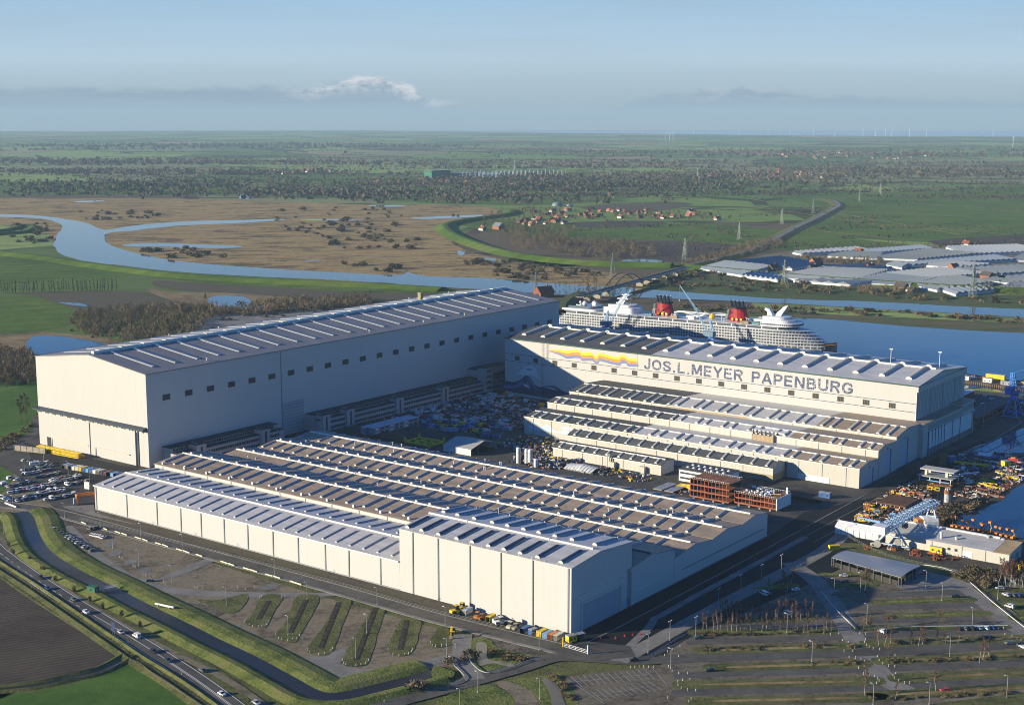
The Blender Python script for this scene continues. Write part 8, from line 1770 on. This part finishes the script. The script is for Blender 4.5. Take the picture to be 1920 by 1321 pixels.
# ------------------------------------------------------------------ right-hand yard and quays
def right_yard():
    r = random.Random(77); Y = lambda a, b, z=.4: G(1560+a/5.3333, 840+b/5.3333, z)
    t = yard('long_shed', 'long low white shed with pale grey roof and rust-stained end beside the scrap yard', 'shed', 60, 229); X = 70; prof = [(0, 6.4), (21, 8.2)]
    gable_u(t, 0, X, prof, wall_old); rm = roof_mat('shed_roof', (.42, .40, .37), .55, .15, 6); roof_u(t, 0, X-9, prof, rm, .3, .4); roof_u(t, X-8.1, X, prof, mat('shed_roof_rust', (.36, .26, .14), .7, var=.3, scale=.15), .3, .3, 'rusty_roof')
    for x in (10, 27, 44, 57): m = MB(); m.box(x, x+.3, -.15, 0, 0, 6.3); m.build('downpipe', pipe_m, t)
    for x in (36, 40): m = MB(); m.box(x, x+1.6, -.12, 0, 3, 4.4); m.build('window', win_m, t)
    m = MB(); m.box(44.6, 50, -.1, 0, 0, 4.2); m.build('door', door_light, t); m = MB(); m.box(X, X+.12, 3, 8, 0, 4.6); m.box(X, X+.12, 11, 17, 0, 4.6); m.build('roller_door', frame_m, t)
    m = MB()
    for x, y, h in ((30, 6, 4), (19, 12, 5), (38, 8, 2), (52, 19, 2.5), (60, 20, 2)): m.lathe([(.8, 6.8), (.8, 7+h*.8), (1.1, 7+h*.85), (1.1, 7+h)], x, y, 8)
    m.build('roof_vents', curb_m, t); m = MB(); m.box(2, X-12, 20.2, 22, 8.5, 9.2); m.build('ridge_trough', trim_m, t)
    t = yard('white_tent', 'white ridged marquee tent in front of the gantry crane', 'tent', 29, 229); prof = [(0, 4.4), (5, 7.2), (10, 4.4)]; gable_u(t, 0, 27, prof, pm('white')); roof_u(t, 0, 27, prof, mat('tent_white', (.62, .62, .62), .5), .12, .15)
    m = MB()
    for k in range(8): m.box(k*3.8-.1, k*3.8+.1, -.16, 0, 0, 4.3)
    m.build('frame_posts', frame_m, t)
    # gantry crane
    pale = MATS['crane_pale_blue']; pl2 = mat('crane_ice_blue', (.42, .56, .68), .45, var=.12); t = yard('gantry_crane', 'ice blue lattice gantry crane straddling the white shed', 'crane', 66, 224, .4)
    m = MB(); lattice(m, (-4, -10, 12.5), (1, 58, 14), 3.2, 3.0, 18, .4); lattice(m, (1, -9, 12.6), (5, 58, 14), 2.2, 2.0, 18, .3); m.build('girder', pl2, t)
    m = MB(); m.bar((-9, -1, .6), (-1, 0, 11.4), .9); m.bar((9, 1, .6), (2, 0, 11.4), .9); m.bar((-4.6, -.5, 6), (5, .5, 6), .5); m.bar((-4.6, -.5, 6), (2, 0, 11), .35); m.bar((5, .5, 6), (-1, 0, 11), .35); m.bar((-9.4, -1, 1), (9.4, 1, 1), .9); m.build('leg', pl2, t)
    m = MB(); m.bar((-2, 54, .5), (1, 54, 12.5), .7); m.bar((6, 54, .5), (3, 54, 12.5), .7); m.bar((0, 54, 6), (4, 54, 6), .4); m.build('leg', pl2, t); m = MB(); m.box(-7, 1, -14, -7, 10, 14.5); m.build('machine_house', pm('white'), t); m = MB(); m.tube((-5, -9.5, 3.2), (-5, -8.6, 3.2), 2.2, n=14); m.build('cable_reel', frame_m, t); m = MB(); m.tube((4, -2.4, 4), (4, -1.5, 4), 2.0, n=14); m.build('cable_reel', frame_m, t)
    m = MB()
    for x in (-9, 9): m.box(x-1.6, x+1.6, -1.2, 1.2, 0, 1)
    m.build('bogies', frame_m, t); m = MB(); m.box(2, 4.6, 8, 11, 9.5, 12); m.build('cab', car_glass, t)
    hut('site_hut', 'yellow hut with two windows against the long white shed', 'hut', Y(1045, 1040), -AZ, 7, 3, 3.4, 'yellow'); container(Y(1765, 1180), 1.1, 'blue', 'bright blue container at the right end of the white shed', None); container(Y(20, 1010), .2, 'yellow', 'yellow container between dark hall road and grey shed', None); container(Y(1900, 1205), .6, 'yellow', 'yellow container at the right edge among birches', None)
    # grey open shed of the car park
    P = [Vector(W(*q)) for q in ((53.5, 170.2), (96.5, 160.3), (97.3, 185.8), (54.6, 187))]; c = sum(P, Vector())/4; t = thing('carport_shed', 'wide open-sided shed with ribbed grey roof at the top of the lower car park', 'shed', c); Q = [p-c for p in P]; n = 8; m = MB()
    for k in range(n+1):
        s = k/n; a, b = Q[0].lerp(Q[3], s), Q[1].lerp(Q[2], s); z = 5.2+.7*sin(pi*min(1, s*1.1)); m.v += [(a.x, a.y, z), (b.x, b.y, z), (a.x, a.y, z+.25), (b.x, b.y, z+.25)]
    for k in range(n): i = 4*k; m.f += [(i, i+4, i+5, i+1), (i+2, i+3, i+7, i+6), (i, i+2, i+6, i+4), (i+1, i+5, i+7, i+3)]
    m.f += [(0, 1, 3, 2), (4*n, 4*n+2, 4*n+3, 4*n+1)]; m.m = [0]*len(m.f); m.build('roof', roof_mat('carport_roof', (.27, .285, .30), .4, .12, 1.6, metal=.3), t)
    dk = mat('shed_side_dark', (.045, .042, .036), .9);  # dark panels standing in the open sides
    for a, b in ((0, 1), (1, 2), (2, 3), (3, 0)):
        d = Q[b]-Q[a]; L = d.length; rz = atan2(d.y, d.x); m = MB(); k = int(L/5)
        for i in range(k+1): p = Q[a]+d*(.03+.94*i/k); m.box(p.x-.15, p.x+.15, p.y-.15, p.y+.15, 0, 5.2)
        m.build('post_row', frame_m, t); q = (Q[a]+Q[b])/2*.93; m = MB(); m.cbox(q.x, q.y, 1.5, L*.9, .2, 3, rz); m.build('side_wall', dk, t)
    # chimney, deck, module
    t = yard('steel_stack', 'short grey round tower with a rusty top band standing in the scrap yard', 'tower', 59.8, 327.7, .4); m = MB(); m.lathe([(2.1, 0), (2.1, 7.6)], n=16); m.build('shaft', mat('stack_metal', (.42, .42, .41), .4, .3, var=.25, scale=.6), t); m = MB(); m.lathe([(2.2, 7.6), (2.2, 10)], n=16); m.build('rusty_band', MATS['rust_deck'], t); m = MB()
    for k in range(6): m.lathe([(.5, 10), (.5, 10.8)], 1.3*cos(k), 1.3*sin(k), 6)
    m.build('top_fittings', pm('cream'), t)
    t = yard('deck_slab', 'large flat rust-brown steel deck lying in the scrap yard', 'steel deck', 24, 302, .4); m = MB(); m.box(0, 19, 0, 22, 1.2, 2); m.build('plate', mat('rust_plate', (.11, .052, .03)), t); m = MB()
    for x in range(0, 20, 3): m.box(x-.2, x+.2, -.05, 22.1, .1, 1.18)
    m.build('stiffeners', pm('white'), t)
    t = yard('deck_module', 'pale two-level concrete-like deck module on columns at the top of the scrap yard', 'ship module', 23, 372, .4)
    for z, x0, x1, y0, y1 in ((4.4, 0, 24, 0, 17), (8.6, 1, 24, 2, 12)): m = MB(); m.box(x0, x1, y0, y1, z, z+.7); m.build('slab', pm('grey') if z < 8 else mat('module_pale', (.40, .39, .36), .8), t)
    m = MB()
    for x, y in ((4, 3), (18, 3), (4, 10), (18, 10)): m.box(x, x+1.6, y, y+1.6, 5.1, 8.6)
    for x in (1, 8, 15, 22):
        for y in (1, 15): m.box(x, x+.6, y, y+.6, 0, 4.4)
    m.build('columns', pm('cream'), t); m = MB(); m.box(2, 22, -.6, -.1, 2.2, 2.8); m.build('blue_pipe', pm('lightblue'), t); m = MB(); m.box(-2, 24, -3, 4, .3, .9); m.build('curved_base', MATS['rust_deck'], t)
    # beams, pipes, racks: countable pieces
    k = 0; zones = [((330, 590), (640, 680), 22, ('yellow', 'yellow', 'grey', 'rust', 'lightblue')), ((620, 420), (900, 480), 20, ('yellow', 'white', 'rust', 'orange')), ((1480, 340), (1700, 390), 14, ('yellow',)), ((1400, 420), (1680, 470), 14, ('rust', 'tan', 'rust')), ((860, 360), (1080, 420), 10, ('rust', 'yellow')), ((1640, 250), (1900, 310), 14, ('yellow', 'rust', 'white', 'tan')), ((230, 690), (480, 720), 12, ('orange', 'yellow', 'white')), ((340, 980), (660, 1030), 8, ('rust', 'cream', 'rust')), ((760, 1040), (1260, 1130), 14, ('rust',)), ((1240, 370), (1420, 300), 10, ('white', 'rust', 'lightblue'))]
    for a, b, n, cs in zones:
        for i in range(n):
            s = r.random(); c = r.choice(cs); L = r.uniform(3, 9); p = Y(a[0]+(b[0]-a[0])*s+r.uniform(-12, 12), a[1]+(b[1]-a[1])*s+r.uniform(-30, 30)); m = MB(); typ = r.randrange(3)
            if typ == 0: m.box(-L/2, L/2, -.35, .35, .1, .3); m.box(-L/2, L/2, -.35, .35, .9, 1.1); m.box(-L/2, L/2, -.08, .08, .3, .9); nm, cat = 'steel_beam', 'beam'
            elif typ == 1: m.tube((-L/2, 0, .6), (L/2, 0, .6), .5, n=8); m.box(-.4, .4, -.7, .7, 0, .2); nm, cat = 'steel_pipe', 'pipe'
            else:
                m.box(-1.6, 1.6, -1, 1, 0, .3)
                for x in (-1.5, 1.5):
                    for y in (-.9, .9): m.box(x-.12, x+.12, y-.12, y+.12, .3, 2)
                m.box(-1.6, 1.6, -.95, -.75, 1.7, 2); m.box(-1.6, 1.6, .75, .95, 1.7, 2); nm, cat = 'steel_trestle', 'trestle'
            o = m.build(nm, pm(c), loc=p, rotz=-AZ+r.choice((0, .3, pi/2, pi/2+.3))); k += 1; tag(o, '%s %s among the sorted steel of the scrap yard' % (c.replace('light', 'light '), cat), cat, 'sorted steel in the scrap yard')
    def zone(pts, n): return [p+Vector((0, 0, .4)) for p in scatter_px([(1560+x/5.3333, 840+y/5.3333) for x, y in pts], n, r)]
    stuff_mix('scrap_heap', 'mixed steel scrap, pipes and timber lying between the sorted pieces', zone(((200, 700), (640, 380), (860, 330), (1100, 560), (900, 640), (600, 720), (480, 740)), 420)+zone(((1180, 480), (1500, 330), (1900, 250), (1920, 330), (1700, 450), (1500, 520)), 300)+zone(((940, 620), (1040, 560), (1100, 640), (1040, 680)), 60), ['rust', 'tan', 'black', 'rust', 'grey', 'black', 'tan', 'cream', 'rust'], .6, 3, 1.0, 5)
    stuff_mix('scrap_heap', 'dark shaded steel parts and trestles near the dock edge', zone(((1130, 110), (1330, 40), (1640, 60), (1760, 140), (1600, 230), (1250, 260)), 240)+zone(((1650, 60), (1900, 60), (1920, 240), (1660, 260)), 160), ['navy', 'black', 'grey', 'rust', 'blue', 'white', 'tan'], .8, 4.5, 1.8, 6)
    for (a, b), L, c, lab, rad_ in (((1395, 172), 24, 'yellow', 'very long yellow pipe in the shade by the dock', .9), ((1370, 270), 16, 'lightblue', 'long light blue pipe below the yellow one', .6), ((370, 735), 15, 'lightblue', 'pale blue rectangular girder behind the marquee', .8)):
        t = thing('long_pipe', lab, 'pipe', Y(a, b, .6), -AZ+(.12 if c == 'yellow' else 1.0 if rad_ < .7 else -.1)); m = MB(); m.tube((-L/2, 0, 1.2), (L/2, 0, 1.2), rad_, n=10); m.build('pipe', pm(c), t); m = MB()
        for x in (-L*.35, L*.35): m.box(x-.3, x+.3, -1.2, 1.2, 0, .6)
        m.build('cradle', frame_m, t)
    t = thing('trestle_table', 'bright blue steel trestle platform beside the dock water', 'trestle', Y(1535, 115), -AZ+.1); m = MB(); m.box(-7, 7, -4, 4, 3, 3.5); m.build('platform', pm('blue'), t)
    for x in (-6.5, 0, 6.5):
        for y in (-3.6, 3.6): m = MB(); m.bar((x, y, 0), (x, y, 3), .4); m.build('leg', pm('blue'), t)
    m = MB(); m.profile_x([(-3, 3.5), (3, 3.5), (2, 5), (-2, 5)], -5, 4); m.build('white_load', pm('white'), t)
    t = thing('lifeboat', 'orange-red enclosed boat lying on the dock edge', 'boat', Y(1810, 140), -.5); m = MB(); m.lathe([(.2, -5), (1.2, -3.5), (1.6, 0), (1.3, 3.5), (.2, 5)], n=10); o = m.build('hull', pm('red'), t); o.rotation_euler = (0, pi/2, 0); o.location = (0, 0, 1.7); m = MB(); m.box(-1.5, 1.5, -.9, .9, 2.6, 3.7); m.build('cabin', pm('orange'), t)
    t = thing('ship_plate', 'tall tilted rusty plate leaning behind the pale deck module', 'steel plate', Y(1100, 190), -.6); m = MB(); m.profile_x([(0, 0), (.4, 0), (3.4, 9), (3, 9)], -2.4, 2.4); m.build('plate', MATS['rust_deck'], t); m = MB(); m.bar((0, 2.8, 6), (0, 5, 0), .3); m.build('prop', frame_m, t)
    hut('site_hut', 'round-backed blue hut in the shade above the pale module', 'hut', Y(1195, 140), .3, 6, 5, 4.4, 'blue', wins=1); hut('site_hut', 'yellow square cabin by the dock edge', 'hut', Y(1735, 180), .4, 5, 4, 4, 'yellow', wins=1)
    t = thing('dome_tent', 'white domed tent with orange end boxes behind the white shed', 'tent', Y(965, 770), .1); m = MB(); m.profile_x([(-5, 0)]+[(-5*cos(pi*k/8), 2+4*sin(pi*k/8)) for k in range(9)]+[(5, 0)], -4.5, 4.5); m.build('cover', pm('white'), t)
    for x in (-6.6, 6.6): m = MB(); m.box(x-1.6, x+1.6, -3.5, 3.5, 0, 4.6); m.build('end_box', pm('orange'), t)
    # orange lifts in a line
    for i, (a, b) in enumerate(((1215, 785), (1265, 795), (1320, 805), (1375, 812), (1425, 825), (1480, 832), (1535, 842), (1590, 850), (1650, 862), (1705, 878), (1760, 890), (1815, 905))):
        t = thing('boom_lift', 'orange boom lift, %s from the left in the row behind the white shed' % ordw(i), 'boom lift', Y(a, b), .5+r.uniform(-.2, .2), 'row of orange boom lifts'); m = MB(); m.box(-1.7, 1.7, -1, 1, .5, 1.5); m.build('chassis', pm('orange'), t); m = MB()
        for x in (-1.2, 1.2):
            for y in (-1, 1): m.tube((x, y-.2, .5), (x, y+.2, .5), .5, n=8)
        m.build('wheels', tyre_m, t); h = r.choice((4.5, 6.5, 8.5)); k = r.uniform(-1.5, 1.5); m = MB(); m.bar((-.8, 0, 1.5), (.6+k, 0, h*.55), .35); m.bar((.6+k, 0, h*.55), (k-.8, 0, h), .28); m.build('boom', pm('yellow' if i % 4 == 3 else 'black'), t); m = MB(); m.box(k-1.7, k-.3, -.8, .8, h, h+1.1); m.build('basket', pm('orange'), t)
    # quays
    sheet('quay', [W(-150, 560), W(-5, 555), W(24, 508), W(23.5, 600), W(6, 640), W(-14, 716), W(-150, 704)], .62, yard_m, 0, 0, True)
    q = [W(1, 640), W(20, 600), W(23, 506), W(20.5, 497), W(21, 473)]; sweep('quay_edge', q, [(-1.2, .3), (-1.2, .75), (.3, .75), (.3, .3)], conc_m, 0, n=1)
    t = yard('brick_hall', 'long low dark red brick building on the quay right of the lettered hall', 'building', -19, 566); bk = clad_mat('brick_dark', (.16, .065, .045), 3.0, .2, .8, .3); m = MB(); m.box(0, 14, 0, 96, 0, 6.5); m.build('wall', bk, t); m = MB(); m.box(-.4, 14.4, -.4, 96.4, 6.52, 7); m.build('roof', roof_dark, t)
    for k in range(22): m = MB(); m.box(14, 14.1, 2+k*4.3, 4.4+k*4.3, 2, 4.4); m.build('window', win_m, t)
    t = yard('brick_tower', 'red brick tower with rounded roof beside the porch of the lettered hall', 'building', -7, 541.5); m = MB(); m.box(0, 5, 0, 14, 0, 15); m.build('wall', clad_mat('brick_red', (.24, .085, .05), 2.4, .2, .8, .4), t); m = MB(); m.profile_y([(-.3, 15.02), (5.3, 15.02), (4.6, 16.6), (2.5, 17.3), (.4, 16.6)], -.3, 14.3); m.build('roof', pm('grey'), t)
    for y in (2, 6, 10): m = MB(); m.box(5, 5.12, y, y+2, 2, 13); m.build('window', win_m, t)
    t = yard('quay_building', 'flat white-roofed brick building farther along the quay', 'building', -60, 655); m = MB(); m.box(0, 14, 0, 26, 0, 6); m.build('wall', bk, t); m = MB(); m.box(-.4, 14.4, -.4, 26.4, 6.02, 6.5); m.build('roof', pm('white'), t)
    sheet('pier', [W(-140, 752), W(-20, 734), W(60, 724), W(60, 752), W(-30, 768), W(-140, 788)], 2.6, dirt_m, 0, 0, True); m = MB()
    a, b = W(-140, 752), W(60, 724)
    for i in range(100): p = a+(b-a)*(i/99); m.tube(p+Vector((0, -.3, .3)), p+Vector((0, -.3, 2.7)), .8, n=6)
    structure(m.build('pier_piles', mat('pile_timber', (.16, .12, .08), .9)))
    for u, v, L, h, c, lab in ((-52, 756, 17, 6.5, 'yellow', 'long yellow shed on the pier beyond the quay'), (-95, 762, 6, 4, 'orange', 'small orange shed at the left of the pier'), (-80, 748, 14, 3.4, 'white', 'row of white containers along the pier'), (-56, 747, 8, 4, 'white', 'white block below the yellow shed on the pier'), (-38, 744, 10, 3.4, 'grey', 'grey boxes right of the white block on the pier'), (-108, 766, 8, 3, 'white', 'white boxes at the pier tip')): hut('pier_shed', lab, 'shed', W(u, v, 2.6), -AZ, L, 4.5, h, c)
    stuff_mix('pier_materials', 'heaps of timber and steel stored along the pier', [W(r.uniform(-130, 50), 0, 2.6)+E2.to_3d()*(758+r.uniform(-3, 14)) for _ in range(130)], ['tan', 'rust', 'yellow', 'grey', 'white'], 1, 5, 2, 9)
    stuff_mix('quay_materials', 'steel parts and vehicles crowded on the quay between lettered hall and ship', uvpts(-380, -200, 560, 640, 200, r, .6)+uvpts(-30, 0, 640, 690, 60, r, .5), ['navy', 'grey', 'white', 'black', 'rust', 'lightblue'], 1, 6, 3, 10)
    t = yard('light_mast', 'tall pale lamp mast on the quay behind the brick tower', 'lamp post', -1, 573, .3); m = MB(); m.tube((0, 0, 0), (0, 0, 24), .35, .2, 8); m.build('pole', mat('galvanised', (.30, .31, .31)), t); m = MB(); m.box(-1.6, 1.6, -.4, .4, 23.8, 24.6); m.build('lamp_head', MATS['lamp_head'], t)
right_yard()
# ------------------------------------------------------------------ haze
def haze():
    mb = MB(); mb.box(-29000, 29000, -3000, 29000, -1.5, 400)
    m = bpy.data.materials.new('haze_air'); m.use_nodes = True; t = NT(m.node_tree); t.n.clear()
    o = t.new('ShaderNodeOutputMaterial'); v = t.new('ShaderNodeVolumePrincipled')
    v.inputs['Color'].default_value = (.48, .69, .82, 1); v.inputs['Density'].default_value = HAZE_D; v.inputs['Anisotropy'].default_value = 0
    t.l.new(v.outputs[0], o.inputs['Volume'])
    ob = mb.build('haze', m); ob['kind'] = 'stuff'
HAZE_D = 3.9e-5
haze()
